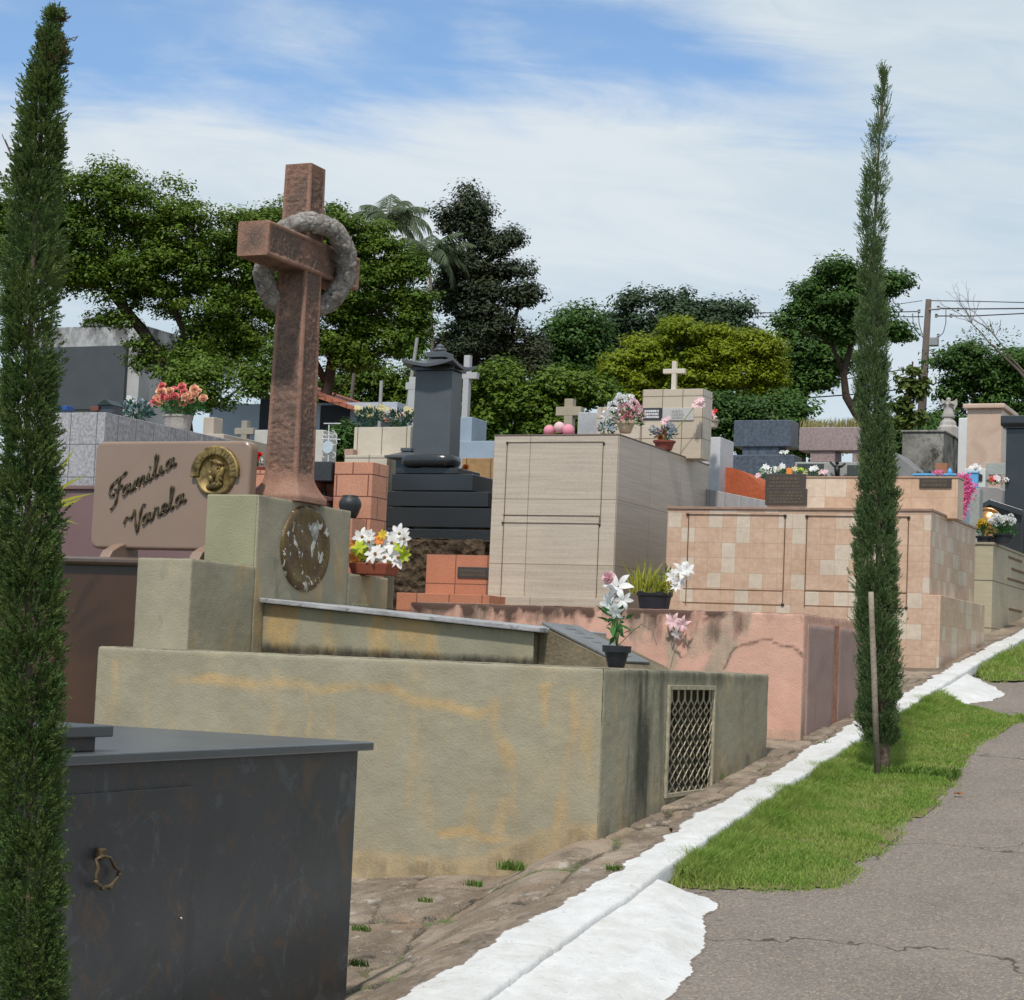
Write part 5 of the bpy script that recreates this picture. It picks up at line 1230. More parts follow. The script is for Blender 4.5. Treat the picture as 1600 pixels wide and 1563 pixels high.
# long slope falling to the right
a1 = hy(385, 574, y0-.6); a2 = hy(612, 655, y0-.6)
b = MB(); b.hull([(a1.x-2, y0-.6, a1.z+.45), (a2.x, y0-.6, a2.z-.12), (a2.x, y0+6.5, a2.z-.12), (a1.x-2, y0+6.5, a1.z+.45)], [(a1.x-2, y0-.6, a1.z+.56), (a2.x, y0-.6, a2.z-.01), (a2.x, y0+6.5, a2.z-.01), (a1.x-2, y0+6.5, a1.z+.56)]); b.build('roof', RT, T)
for R in ((502,634,545,680),):
    p, q = hy(R[0], R[1], y0), hy(R[2], R[3], y0); MB().box(p.x, q.x, y0-.03, y0+.02, q.z-.4, p.z).build('doorway', plain('dark_opening', (.015,.017,.022), .6), T)
p, q = hy(408, 622, y0), hy(404+14, 700, y0); MB().box(p.x, q.x, y0-.03, y0+.02, gnd(y0), p.z).build('doorway', plain('dark_opening_b', (.02,.022,.028), .6), T)
# angel statue and pedestal
Ys = 29; c = hy(1481, 672, Ys); zt1 = hy(1481, 619, Ys).z; zb1 = hy(1481, 652, Ys).z; s = (zt1-zb1)
ST = stone('statue_stone', (.36,.33,.31), .2, 8, 60, .15, .9)
T = thing('angel_statue', 'small pale angel statue with raised hands on a stepped pedestal', 'statue', (c.x, Ys, gnd(Ys)))
b = MB(); b.lathe((c.x, Ys, zb1-.02), [(.09,0),(.1,.03),(.075,s*.3),(.06,s*.5),(.07,s*.66),(.055,s*.76),(.022,s*.8),(.034,s*.86),(.036,s*.92),(.02,s*.98),(.005,s)], 14, 1, .8)
b.tube([(c.x-.05, Ys, zb1+s*.7), (c.x-.08, Ys-.04, zb1+s*.55), (c.x-.02, Ys-.09, zb1+s*.72)], [.022,.02,.012], 6); b.tube([(c.x+.05, Ys, zb1+s*.7), (c.x+.08, Ys-.04, zb1+s*.55), (c.x+.02, Ys-.09, zb1+s*.72)], [.022,.02,.012], 6); b.build('figure', ST, T, smooth=True)
for sx in (-1, 1):
    b = MB(); b.prism_y([(c.x+sx*.02, zb1+s*.35), (c.x+sx*.05, zb1+s*.75), (c.x+sx*.11, zb1+s*.9), (c.x+sx*.12, zb1+s*.6), (c.x+sx*.07, zb1+s*.3)], Ys+.05, Ys+.07); b.build('wing', ST, T, .004)
w = lambda k: k/F*30.5/2
zp = hy(1481, 690, Ys).z
MB().lathe((c.x, Ys, gnd(Ys)), [(w(32),0),(w(32),hy(1481,668,Ys).z-gnd(Ys)),(w(26),hy(1481,666,Ys).z-gnd(Ys)),(w(24),hy(1481,660,Ys).z-gnd(Ys)),(w(18),hy(1481,657,Ys).z-gnd(Ys)),(w(16),zb1-gnd(Ys)-.02)], 6).build('pedestal', ST, T, .01)
# ================================================================ FLOWERS
_fm = {}
def head_mesh(kind, m, var=0):
    key = (kind, m.name, var)
    if key in _fm: return _fm[key]
    rs = random.Random(hash(kind) % 97 + var*31 if False else len(kind)*13+var*31); V = []; Fc = []
    def petal(a, L, w, cup, z0=0, r0=.08, droop=0, n=5, tip=.25, twist=0):
        b = len(V); ca, sa = math.cos(a), math.sin(a)
        for i in range(n+1):
            t = i/n; r = r0 + (L-r0)*t; z = z0 + cup*t - droop*t*t*t
            ww = w*max(.06 if i == n else 0, math.sin(PI*min(1, (t*(1-tip)+.08)))**.8) if i < n else w*.05
            tz = twist*t
            for s in (-1, 0, 1):
                V.append((r*ca - s*ww*sa, r*sa + s*ww*ca, z + (abs(s)*.22*ww) + s*tz))
        for i in range(n):
            for s in (0, 1):
                q = b+i*3+s; Fc.append((q, q+3, q+4, q+1))
    if kind == 'lily':
        for k in range(6): petal(k*PI/3+rs.uniform(-.1, .1), 1, .2, .5, 0 if k % 2 else .03, .05, .45+rs.uniform(0, .2), 6, .05, rs.uniform(-.08, .08))
    elif kind == 'daisy':
        for k in range(7): petal(k*2*PI/7+rs.uniform(-.1, .1), 1.08, .25, .25, rs.uniform(0, .05), .06, .2, 5, .12, rs.uniform(-.1, .1))
        for k in range(6): a = k*PI/3; V.append((.14*math.cos(a), .14*math.sin(a), .12))
        V.append((0, 0, .2)); b = len(V)-7
        for k in range(6): Fc.append((b+k, b+(k+1)%6, b+6, b+6))
    elif kind == 'rose':
        for ring, (n, L, w, cup, z0) in enumerate(((7, 1, .42, .25, 0), (7, .8, .38, .55, .05), (6, .58, .3, .8, .1), (5, .35, .22, .95, .15), (3, .18, .14, 1.0, .15))):
            for k in range(n): petal(k*2*PI/n+ring*.5+rs.uniform(-.15, .15), L, w, cup, z0, .03, 0, 4, .42, rs.uniform(-.05, .05))
    elif kind == 'puff':
        for k in range(70):
            a = rs.uniform(0, 2*PI); th = math.acos(rs.uniform(-.45, 1)); r = rs.uniform(.75, 1); c = Vector((math.sin(th)*math.cos(a), math.sin(th)*math.sin(a), math.cos(th)))
            u = c.cross(Vector((rs.random(), rs.random(), rs.random()))).normalized(); w = c.cross(u); s = .2; b = len(V)
            for p in (c*.45-u*s*.5, c*r-u*s*.7+w*s*.5, c*(r+.1), c*r+u*s*.7-w*s*.3): V.append(tuple(p))
            Fc.append((b, b+1, b+2, b+3))
    elif kind == 'ball':
        n, mm = 14, 9
        for i in range(mm+1):
            th = PI*i/mm
            for k in range(n):
                a = 2*PI*k/n; r = 1+.06*math.sin(k*PI)*math.sin(th)+rs.uniform(-.03,.03); V.append((r*math.sin(th)*math.cos(a), r*math.sin(th)*math.sin(a), r*math.cos(th)))
        for i in range(mm):
            for k in range(n): Fc.append((i*n+k, i*n+(k+1)%n, (i+1)*n+(k+1)%n, (i+1)*n+k))
    me = bpy.data.meshes.new('flower'); me.from_pydata(V, [], [tuple(dict.fromkeys(f)) for f in Fc]); me.materials.append(m); me.update()
    for p in me.polygons: p.use_smooth = True
    _fm[key] = me; return me
def put_head(parent, pos, kind, m, r, face=None, var=0, name='flower', label=None):
    o = bpy.data.objects.new(name, head_mesh(kind, m, var)); place(o, parent); o.location = Vector(pos)-wloc(parent)
    d = Vector(face or (.1, -.75, .55)).normalized(); o.rotation_mode = 'QUATERNION'; q = d.to_track_quat('Z', 'Y')
    from mathutils import Quaternion
    o.rotation_quaternion = q @ Quaternion((0,0,1), random.uniform(0, 6.28)); o.scale = (r, r, r)
    if label: o['label'] = label
    return o
def leaves(parent, c, rad, n, size, m, name='leaves', up=.4, seed=0, shape=(.35, 1)):
    rs = random.Random(seed); V = []
    for _ in range(n):
        a = rs.uniform(0, 2*PI); th = math.acos(rs.uniform(-1, 1)); r = rs.random()**.4
        p = Vector((c[0]+rad[0]*r*math.sin(th)*math.cos(a), c[1]+rad[1]*r*math.sin(th)*math.sin(a), c[2]+rad[2]*r*math.cos(th)))
        d = (Vector((math.sin(th)*math.cos(a), math.sin(th)*math.sin(a), math.cos(th))) + Vector((rs.uniform(-.5,.5), rs.uniform(-.5,.5), up))).normalized()
        u = d.cross(Vector((rs.uniform(-1,1), rs.uniform(-1,1), rs.uniform(-1,1)))).normalized(); s = size*rs.uniform(.6, 1.3); w = s*shape[0]/2
        V += [tuple(p), tuple(p+d*s*.5+u*w), tuple(p+d*s), tuple(p+d*s*.5-u*w)]
    b = np.arange(n)*4; return mesh_np(name, V, np.stack([b, b+1, b+2, b+3], 1), m, parent)
def stems(parent, base, tops, r=.003, m=None, name='stems'):
    b = MB()
    for t_ in tops: 
        t_ = Vector(t_); base_ = Vector(base); b.tube([base_, (base_+t_)/2+Vector((0, 0, .01)), t_], r, 4)
    return b.build(name, m or STEM, parent)
STEM = plain('green_stem', (.04,.11,.025), .6)
def vpot(parent, c, r0, r1, h, m, lip=.012, name='pot', sq=False, n=20):
    b = MB(); b.lathe(c, [(r0*.9,0),(r0,.004),(r1-.006,h-lip*1.6),(r1+.004,h-lip*1.5),(r1+.006,h),(r1-.008,h),(r1-.012,h-.02)], n); o = b.build(name, m, parent, smooth=False); 
    for p in o.data.polygons: p.use_smooth = len(p.vertices) == 4
    e = o.modifiers.new('edge', 'EDGE_SPLIT'); e.split_angle = .6
    return o
def bouquet(name, label, Y, base, heads, pot=None, fol=None, cat='flowers', leafm=None, lsize=.05, face=None, group=None, dY=.05, seed=0, lshape=(.35,1), zbase=None):
    """base: pixel of the pot's foot; pot = (r0, r1, h, material); heads = (px, py, radius px, kind, material)"""
    c = hy(*base, Y)
    if zbase is not None: c.z = zbase
    T = thing(name, label, cat, c, group); rs = random.Random(seed); top = Vector(c)
    if pot: vpot(T, c, *pot); top = c + Vector((0, 0, pot[2]-.01))
    tops = []; i = 0
    for h in heads:
        yy_ = Y + rs.uniform(-dY, dY); p = hy(h[0], h[1], yy_); r = h[2]/F*(p.dot(CF)); tops.append(p)
        put_head(T, p, h[3], h[4], r, face or (rs.uniform(-.5,.6), -.8, rs.uniform(.1,.8)), i % 3); i += 1
    if tops: stems(T, top-Vector((0,0,.01)), tops)
    if fol:
        for k, (px, py, rx, ry, n) in enumerate(fol):
            q = hy(px, py, Y); s = q.dot(CF)/F; leaves(T, q, (rx*s, max(.03, rx*s*.7), ry*s), n, lsize, (leafm or LEAF) if not isinstance(leafm, (list, tuple)) else leafm[k % len(leafm)], seed=seed+k, shape=lshape)
    return T
# potted lily standing on the plaster tomb
Yp = YF+.42; cb = hy(963, 1033, Yp); cb.z = ZT+.004
T = thing('lily_pot', 'black pot of tall white artificial lilies on the plaster tomb beside the slanted plaque', 'potted flowers', cb)
s = cb.dot(CF)/F
vpot(T, cb, 13*s, 21*s, 34*s, BLACKPOT, .02)
P = lambda x, y, dy=0: hy(x, y, Yp+dy)
hp = [((966,917), 27, 'lily', FW, (.1,-1,.35)), ((953,945), 20, 'lily', FW, (-.3,-1,-.1)), ((974,938), 17, 'lily', FW, (.5,-1,.0)), ((953,905), 13, 'rose', FPP, (-.3,-1,.4)), ((962,955), 16, 'lily', FW, (.1,-.9,-.5))]
for i, (q, r, k, m, f) in enumerate(hp): put_head(T, P(*q, -.02*i+.03), k, m, r*s, f, i)
stems(T, cb+Vector((0,0,30*s)), [P(966,917,.03), P(953,945), P(974,938), P(953,905,.02), P(962,955)], .003)
leaves(T, P(964,968), (14*s, .03, 9*s), 26, .085, LEAF, seed=3, shape=(.3,1)); leaves(T, P(960,985), (10*s, .03, 12*s), 10, .06, LEAF, seed=4, name='leaves')
b = MB(); b.tube([cb+Vector((0,0,32*s)), P(985,990), P(1003,975), P(1020,985), P(1026,1008)], .0025, 5); b.tube([P(972,990), P(985,985), P(1000,980)], .002, 5); b.build('twig', plain('dry_twig', (.2,.15,.1), .8), T)
# fallen pink lily against the salmon wall
c = hy(1060, 985, PY-.05)
T = thing('pink_lily', 'pale pink lily spray leaning against the salmon wall', 'flowers', c); s2 = c.dot(CF)/F
for i, (q, r, m) in enumerate((((1052,972), 17, FPP), ((1068,976), 15, FPP), ((1058,990), 13, FW))): put_head(T, hy(*q, PY-.05-.01*i), 'lily', m, r*s2, (.1-.3*i,-1,.2-.3*i), i)
b = MB(); b.tube([hy(1046, 958, PY-.03), hy(1056, 980, PY-.03), hy(1072, 998, PY-.03), hy(1074, 1006, PY-.03)], .0025, 5); b.tube([hy(1046, 1028, PY-.04), hy(1050, 1010, PY-.04), hy(1058, 990, PY-.04)], .0025, 5); b.build('stem', plain('pale_stem', (.35,.38,.25), .7), T)
# planter on the salmon tomb
Yq = PY+.32; c = hy(1022, 951, Yq); c.z = pz+.003; s = c.dot(CF)/F
T = thing('black_planter', 'fluted black planter of yellow green spiky leaves on the salmon tomb', 'planter', c)
b = MB(); rings = []; N = 40
for k_, z in ((.80, 0), (.84, .006), (.95, 20*s), (1.03, 22*s), (1.05, 27*s), (.99, 27*s), (.95, 21*s)):
    rings.append([b.bm.verts.new((c.x+26*s*k_*abs(math.cos(2*PI*i/N))**.7*math.copysign(1, math.cos(2*PI*i/N))*(1+.015*math.cos(i*PI)), c.y+.09*k_*abs(math.sin(2*PI*i/N))**.7*math.copysign(1, math.sin(2*PI*i/N)), c.z+z+(.006*math.cos(2*PI*i/N*6) if z > 25*s else 0))) for i in range(N)])
for A, B in zip(rings, rings[1:]):
    for i in range(N): b.bm.faces.new((A[i], A[(i+1)%N], B[(i+1)%N], B[i]))
b.bm.faces.new(rings[0]); b.bm.faces.new(rings[-1]); b.build('pot', BLACKPOT, T)
V = []; rs = random.Random(5)
for i in range(95):
    a = rs.uniform(0, 2*PI); ln = rs.uniform(.05, .6); p = Vector((c.x-.01+rs.uniform(-.14,.12), c.y+rs.uniform(-.05,.05), c.z+24*s)); L = rs.uniform(.1, .25)*(1.1 if p.x < c.x else .8)
    d = Vector((math.cos(a)*ln, math.sin(a)*ln*.6, 1)).normalized(); u = d.cross(Vector((rs.uniform(-1,1), rs.uniform(-1,1), 0))).normalized(); w = rs.uniform(.004, .008)
    dr = Vector((math.cos(a), math.sin(a), -.3))*L*ln*.35
    V += [tuple(p-u*w*.5), tuple(p+u*w*.5), tuple(p+d*L*.5+u*w+dr*.2), tuple(p+d*L*.5-u*w+dr*.2), tuple(p+d*L+dr)]
b_ = np.arange(95)*5; mesh_np('spiky_leaves', V, np.concatenate([np.stack([b_, b_+1, b_+2], 1), np.stack([b_, b_+2, b_+3], 1), np.stack([b_+3, b_+2, b_+4], 1)]), LEAFY, T)
leaves(T, hy(1042, 905, Yq), (14*s, .05, 20*s), 60, .03, LEAF, seed=8)
T = thing('white_lilies', 'white artificial lilies leaning out over the right side of the black planter', 'flowers', hy(1060, 925, Yq-.06))
for i, (q, r) in enumerate((((1066,893), 20), ((1052,902), 14), ((1062,908), 13), ((1056,918), 10), ((1074,890), 14))): put_head(T, hy(*q, Yq-.06-.01*i), 'lily', FW, r*s, (.5-.3*(i%2),-.8,.5-.3*(i%3)), i%3)
stems(T, hy(1048, 925, Yq-.04), [hy(1066,893,Yq-.06), hy(1052,902,Yq-.06), hy(1062,908,Yq-.06)], .0025)
# white and yellow flowers in terracotta box on the low block
Yq = 10.42; c = hy(588, 893, Yq); c.z = .467; s = c.dot(CF)/F
T = thing('terracotta_box', 'terracotta box of large white and orange flowers on the low block behind the headstone', 'planter', c)
b = MB(); b.hull([(c.x-34*s, c.y-.07, c.z), (c.x+26*s, c.y-.07, c.z), (c.x+26*s, c.y+.07, c.z), (c.x-34*s, c.y+.07, c.z)], [(c.x-38*s, c.y-.09, c.z+18*s), (c.x+33*s, c.y-.09, c.z+18*s), (c.x+33*s, c.y+.09, c.z+18*s), (c.x-38*s, c.y+.09, c.z+18*s)]); b.build('box', TERRA, T, .006)
for i, (x, y, r, k, m) in enumerate([(566,840,17,'daisy',FW),(576,848,13,'daisy',FW),(586,866,19,'daisy',FW),(612,849,20,'daisy',FW),(624,835,17,'daisy',FW),(631,843,14,'daisy',FW),(622,872,19,'daisy',FW),(601,872,13,'daisy',FW),(561,857,15,'daisy',FLY),(566,866,13,'daisy',FLY),(633,868,12,'daisy',FLY),(625,854,11,'daisy',FLY),(555,852,11,'daisy',FOR),(594,843,11,'daisy',FOR),(552,872,12,'daisy',FOR),(556,882,11,'daisy',FOR),(598,836,9,'daisy',FYE),(577,838,11,'daisy',FW),(611,878,9,'daisy',FYE)]):
    put_head(T, hy(x, y, Yq-.03*(i%3)), k, m, r*s, (.15*math.sin(i*2.3),-1,.35+.2*math.sin(i)), i%3)
for x, y in ((566,840),(576,848),(586,866),(612,849),(624,835),(631,843),(622,872),(601,872)): put_head(T, hy(x, y-1, Yq-.085), 'ball', plain('flower_centre_brown', (.25,.13,.04), .8) if x == 566 else bpy.data.materials['flower_centre_brown'], 2.6*s, None, 0, 'flower_centre')
leaves(T, hy(590, 868, Yq+.05), (42*s, .06, 18*s), 260, .035, LEAF, seed=11)
# flowers on the tall cream tomb
bouquet('flower_pot', 'cream pot with a big bouquet of white and pink flowers on the tall cream tomb', CY0+1.0, (977,677),
    [(958,636,12,'puff',FW),(970,626,12,'puff',FW),(950,650,11,'puff',FW),(983,624,10,'puff',FW),(946,662,10,'puff',FW),(960,650,11,'puff',FW),(974,640,12,'puff',FPK),(988,646,12,'puff',FPK),(968,650,9,'puff',FPK),(997,640,9,'puff',FPP),(990,632,10,'puff',FPP),(1002,650,9,'puff',FPP),(978,656,9,'puff',FPK)],
    (9/F*17.8, 15/F*17.8, 18/F*17.8, plain('cream_pot', (.6,.47,.33), .6)), [(980,655,26,14,160)], seed=21)
bouquet('blue_grey_flowers', 'small spray of grey blue flowers left of the big white and pink bouquet', CY0+.75, (948,678),
    [(940,663,6,'daisy',FGB),(952,666,6,'daisy',FGB),(944,672,5,'daisy',FGB),(958,670,5,'daisy',FGB)], None, [(948,670,13,8,90)], leafm=LEAFB, lsize=.04, seed=22, zbase=CZT)
cp_ = hy(1038, 699, CY0+1.25)
bouquet('flower_basket', 'red brown basket pot with coral and grey blue flowers on the tall cream tomb', CY0+1.25, (1038,694),
    [(1034,678,9,'rose',FCO),(1028,675,7,'puff',FGB),(1020,671,7,'puff',FGB),(1048,668,8,'puff',FGB),(1052,676,8,'puff',FGB),(1039,659,8,'daisy',FPP),(1044,655,7,'daisy',FPP),(1032,684,7,'rose',FOR),(1045,682,7,'puff',FGB)],
    (12/F*18, 17/F*18, 15/F*18, plain('red_brown_pot', (.22,.06,.045), .7)), [(1038,678,20,9,120)], leafm=[LEAFB], lsize=.04, seed=23, zbase=CZT)
Yq = CY0+1.6
T = thing('flower_spray', 'long green stem with pink blossoms leaning across the cream headstone', 'flowers', hy(1056, 665, Yq))
b = MB(); b.tube([hy(1056,672,Yq), hy(1070,655,Yq), hy(1084,637,Yq), hy(1092,630,Yq)], .004, 5); b.build('stem', plain('fresh_green', (.16,.3,.04), .6), T)
for i, (x, y) in enumerate(((1090,628), (1096,634), (1086,634), (1095,625))): put_head(T, hy(x, y, Yq-.01*i), 'daisy', FPP, 6.5/F*18.5, None, i%3)
bouquet('pink_flower_pot', 'square pale pot of pink and red flowers behind the right side of the cream headstone', 18.8, (1109,669),
    [(1107,627,7,'daisy',FPK),(1106,637,8,'daisy',FRD),(1110,645,7,'daisy',FPK),(1100,650,7,'daisy',FW),(1113,651,7,'daisy',FPP),(1105,657,6,'daisy',FOR),(1116,643,6,'daisy',FRD)],
    (12/F*20, 14/F*20, 13/F*20, BE), [(1107,648,10,16,80)], lsize=.04, seed=24)
b_ = [((869,671), 10), ((890,669), 10), ((880,664), 8), ((873,677), 8)]
T = thing('pink_balls', 'row of round pink ball flowers along the top left of the tall cream tomb', 'flowers', hy(880, 677, CY0+.6))
for i, ((x, y), r) in enumerate([((858,673),9),((874,668),9),((888,673),10)]): put_head(T, hy(x, y, CY0+.6), 'ball', FPK if i != 1 else FPP, r/F*17.6, (0,0,1), i)
# grey tomb flowers
bouquet('white_flowers', 'greyish white artificial flowers on the grey tiled tomb left of the roses', GY_+.9, (214,655),
    [(198,632,7,'puff',FGB),(206,626,7,'puff',FW),(212,632,8,'puff',FW),(220,628,6,'puff',FGB),(226,636,6,'puff',FGB),(234,634,6,'puff',FPP),(196,644,6,'puff',FW),(208,640,7,'puff',FGB),(202,622,5,'puff',FW)], None, [(213,643,26,12,260)], leafm=[LEAFB], lsize=.05, seed=30, zbase=GZ)
Yq = GY_+1.35; c = hy(277, 672, Yq); s = c.dot(CF)/F
T = thing('rose_planter', 'concrete bowl planter overflowing with coral pink and peach roses', 'planter', (c.x, c.y, GZ-.02))
b = MB(); b.lathe((c.x, c.y, GZ-.02), [(17*s,0),(18*s,.01),(21*s,10*s),(24*s,24*s+.02),(25.5*s,25*s+.02),(25.5*s,28*s+.02),(22*s,28*s+.02),(21*s,25*s+.02)], 28, 1, .8); o = b.build('bowl', stone('rough_concrete', (.36,.33,.3), .15, 6, 60, .25, .9, .5, .01), T)
for i, (x, y, r, m) in enumerate([(254,604,6,FCO),(285,606,7,FCO),(288,613,6,FCO),(252,613,8,FPE),(267,613,7,FPE),(304,609,7,FPE),(246,625,7,FPE),(256,622,7,FCO),(263,624,6,FCO),(273,621,7,FCO),(276,629,7,FCO),(284,624,7,FCO),(291,622,7,FPE),(286,631,7,FPE),(297,618,6,FPE),(299,627,7,FPE),(306,619,7,FPE),(318,624,7,FPE),(264,630,6,FPE),(241,630,6,FCO),(250,632,6,FPE),(310,613,6,FPE),(272,609,5,FCO)]):
    put_head(T, hy(x, y, Yq-.12*math.sin(i*1.7)), 'rose', m, r*s*1.2, (.3*math.sin(i*3),-.8,.6), i%3)
leaves(T, hy(282, 636, Yq), (42*s, .15, 11*s), 330, .05, LEAF, seed=31)
# planters on the stepped beige tomb
P_ = [((578,648), 22, 'left'), ((626,650), 24, 'right')]
for k, ((x, y), r, w) in enumerate(P_):
    Yq = BTY+.2; rs = random.Random(40+k)
    hs = [(x+rs.uniform(-r, r), y-4+rs.uniform(-9, 7), rs.uniform(4, 6), 'daisy', FCR if rs.random() < .75 or k == 0 else (FPP)) for _ in range(26)]
    bouquet('cream_flowers', 'bushy mix of cream and pale yellow flowers, %s one on the stepped beige tomb' % w, Yq, (x, 666), hs, None, [(x, y+4, r, 12, 380)], leafm=[LEAFB], lsize=.045, seed=41+k, zbase=BTZ, group='cream flower bushes on the stepped tomb')
bouquet('red_flowers', 'small bunch of bright red flowers in the vase beside the name stone', 13.06, (402,729), [(399,714,6,'rose',FRD),(406,712,6,'rose',FRD),(402,719,6,'rose',FRD),(397,719,5,'rose',FRD),(408,720,5,'daisy',FW)], None, [(403,722,6,5,24)], lsize=.03, seed=50, zbase=RVZ)
setp(None or bouquet('orange_flower', 'bright orange blossom beside the base of the black pillar', 17.7, (728,738), [(728,731,6,'rose',FOR),(724,735,5,'rose',FOR)], None, None, seed=51))
# head wall flower line
rs = random.Random(60)
hs = [(1186,742,FPP),(1192,735,FW),(1197,730,FW),(1204,736,FW),(1211,733,FW),(1218,732,FCR),(1224,729,FW),(1234,736,FOR),(1240,734,FCR)]
bouquet('mixed_flowers', 'white, pale pink and cream flowers above the left end of the dark plaques', 16.6, (1212,744), [(x+rs.uniform(-2,2), y+rs.uniform(-2,3), 5.5, 'daisy', m) for x, y, m in hs for _ in (0,1)], None, [(1212,740,28,6,150)], lsize=.035, seed=61, zbase=hwz-.02)
hs = [(1250,736,FLY),(1258,738,FCR),(1268,735,FW),(1275,732,FW),(1282,736,FPP),(1288,736,FPP)]
bouquet('mixed_flowers', 'lime, white and pink flowers directly left of the black crucifix figure', 16.6, (1268,744), [(x+rs.uniform(-2,2), y+rs.uniform(-2,3), 5.5, 'daisy', m) for x, y, m in hs for _ in (0,1)], None, [(1268,741,24,5,110)], lsize=.035, seed=62, zbase=hwz-.02)
bouquet('white_blossoms', 'two tiny white blossoms beside the neck of the blue grey granite headstone', 22.9, (1225,712), [(1222,707,5,'daisy',FW),(1229,707,5,'daisy',FW)], None, [(1226,710,6,3,20)], lsize=.03, seed=63)
bouquet('magenta_flowers', 'small magenta flowers on the head wall left of the clay block', 16.9, (1466,744), [(1460+4*i, 740-2*(i % 2), 4.5, 'puff', FMG) for i in range(4)], None, None, seed=64)
for k, (x, lb) in enumerate(((1557, 'red and white flowers low behind the pink garland'), (1572, 'white and pink flowers left of the black pillar with cap'))):
    bouquet('mixed_flowers', lb, 20.9, (x, 755), [(x-6+rs.uniform(-7,7), 749+rs.uniform(-4,4), 5, 'daisy', m) for m in ((FRD, FRD, FW, FPP, FRD) if k == 0 else (FW, FCR, FW, FPP))], None, [(x-5,753,9,4,50)], lsize=.035, seed=65+k)
bouquet('white_flowers', 'small bunch of white flowers on the photo headstone', 22.5, (1524,734), [(1518,731,5,'daisy',FW),(1524,728,5,'daisy',FW),(1530,731,5,'daisy',FW)], None, None, seed=67)
# pink tinsel garland
T0 = hy(1508, 840, 16.9); V = []; rs = random.Random(70)
for i in range(900):
    t_ = rs.random(); px = 1506+7*math.sin(t_*5)+rs.gauss(0, 5.0); py = 742+t_*66; p = hy(px, py, 16.9+rs.uniform(-.05,.05)); 
    d = Vector((rs.gauss(0,1), rs.gauss(0,1), rs.gauss(0,1)-.4)).normalized()*.03; u = d.cross(Vector((rs.random(), rs.random(), rs.random()))).normalized()*.007
    V += [tuple(p-u), tuple(p+u), tuple(p+d+u*.5), tuple(p+d-u*.5)]
b_ = np.arange(900)*4; setp(mesh_np('tinsel_garland', V, np.stack([b_, b_+1, b_+2, b_+3], 1), FMG), 'fluffy bright pink tinsel garland hanging at the end of the head wall', 'garland')
bz = hy(1552, 849, 18.7)
bouquet('chrysanthemum_pot', 'dark pot of white chrysanthemums in front of the black gabled headstone', 18.75, (1567,850), [(1567+rs.uniform(-20,18), 812+rs.uniform(-7,8)+.0, 5, 'puff', FW) for _ in range(26)], (12/F*20, 14/F*20, 14/F*20, BLACKPOT), [(1567,830,19,12,300)], lsize=.04, seed=71, zbase=bz.z)
bouquet('yellow_flower_pot', 'small dark pot of yellow chrysanthemums left of the white ones', 18.7, (1537,848), [(1536+rs.uniform(-9,8), 818+rs.uniform(-5,5), 5, 'puff', FYE) for _ in range(10)], (9/F*20, 11/F*20, 10/F*20, BLACKPOT), [(1537,830,11,9,120)], lsize=.035, seed=72, zbase=bz.z)
# long blades of a plant between the left cypress and the name stone
V = []; Yq = 8.6
T = thing('bladed_plant', 'plant with long pointed yellow green blades beside the left cypress', 'plant', hy(60, 830, Yq))
for i, Q in enumerate([[(60,800),(85,745),(104,720),(118,700)],[(60,800),(80,775),(108,755),(135,742)],[(55,810),(85,788),(115,778),(148,770)],[(60,805),(90,792),(112,786),(128,778)],[(70,830),(95,812),(110,815),(125,820)]]):
    b = MB(); W = [hy(x, y, Yq-.03*i) for x, y in Q]; wd = .02 if i < 4 else .008
    up = Vector((.3, -.3, .9))
    L = [w_+up.cross(Vector((1,0,.3))).normalized()*0 for w_ in W]; ws = [.6, 1, .8, .05]
    for k in range(3):
        a, c_ = W[k], W[k+1]; n_ = (c_-a).cross(Vector((.2,-1,.1))).normalized()
        b.bm.faces.new([b.bm.verts.new(v) for v in (a-n_*wd*ws[k]*.5, a+n_*wd*ws[k]*.5, c_+n_*wd*ws[k+1]*.5, c_-n_*wd*ws[k+1]*.5)])
    bmesh.ops.remove_doubles(b.bm, verts=b.bm.verts, dist=.003); b.build('blade', LEAFY, T)
# weeds between the stones
WM_ = leafmat('weed_leaf', (.06,.13,.02), (.14,.22,.04), .3)
for i, (px, py, s_, lb) in enumerate([(565,1455,1,'little weed beside the foot of the dark granite tomb'),(740,1385,1.1,'small weed tuft in the middle of the pavement'),(668,1362,.9,'tiny weed at the foot of the olive wall, left one'),(800,1360,1.7,'wide mossy weed against the foot of the olive wall near its corner'),(960,1360,1,'weed growing at the kerb just right of the plaster corner'),(560,1510,1,'mossy tuft low by the dark granite tomb'),(665,1410,.8,'small moss tuft at a joint of the flagstones'),(1180,1180,1.3,'weed clump at the far corner of the olive tomb'),(1118,1215,1.2,'green tuft at the foot of the grating'),(1288,1166,1.1,'small weed at the kerb beyond the olive tomb'),(1558,980,1.2,'green tuft at the foot of the beige tomb')]):
    c = hg(px, py); sd = side_off(c.x, c.y); c = hg(px, py, G0+sd); 
    tuft('weed', lb, (c.x, c.y, c.z), .035*s_, .02*s_, .032*s_, int(70*s_), WM_, 'weed', .9, .0022, seed=i, group='weeds in the pavement')
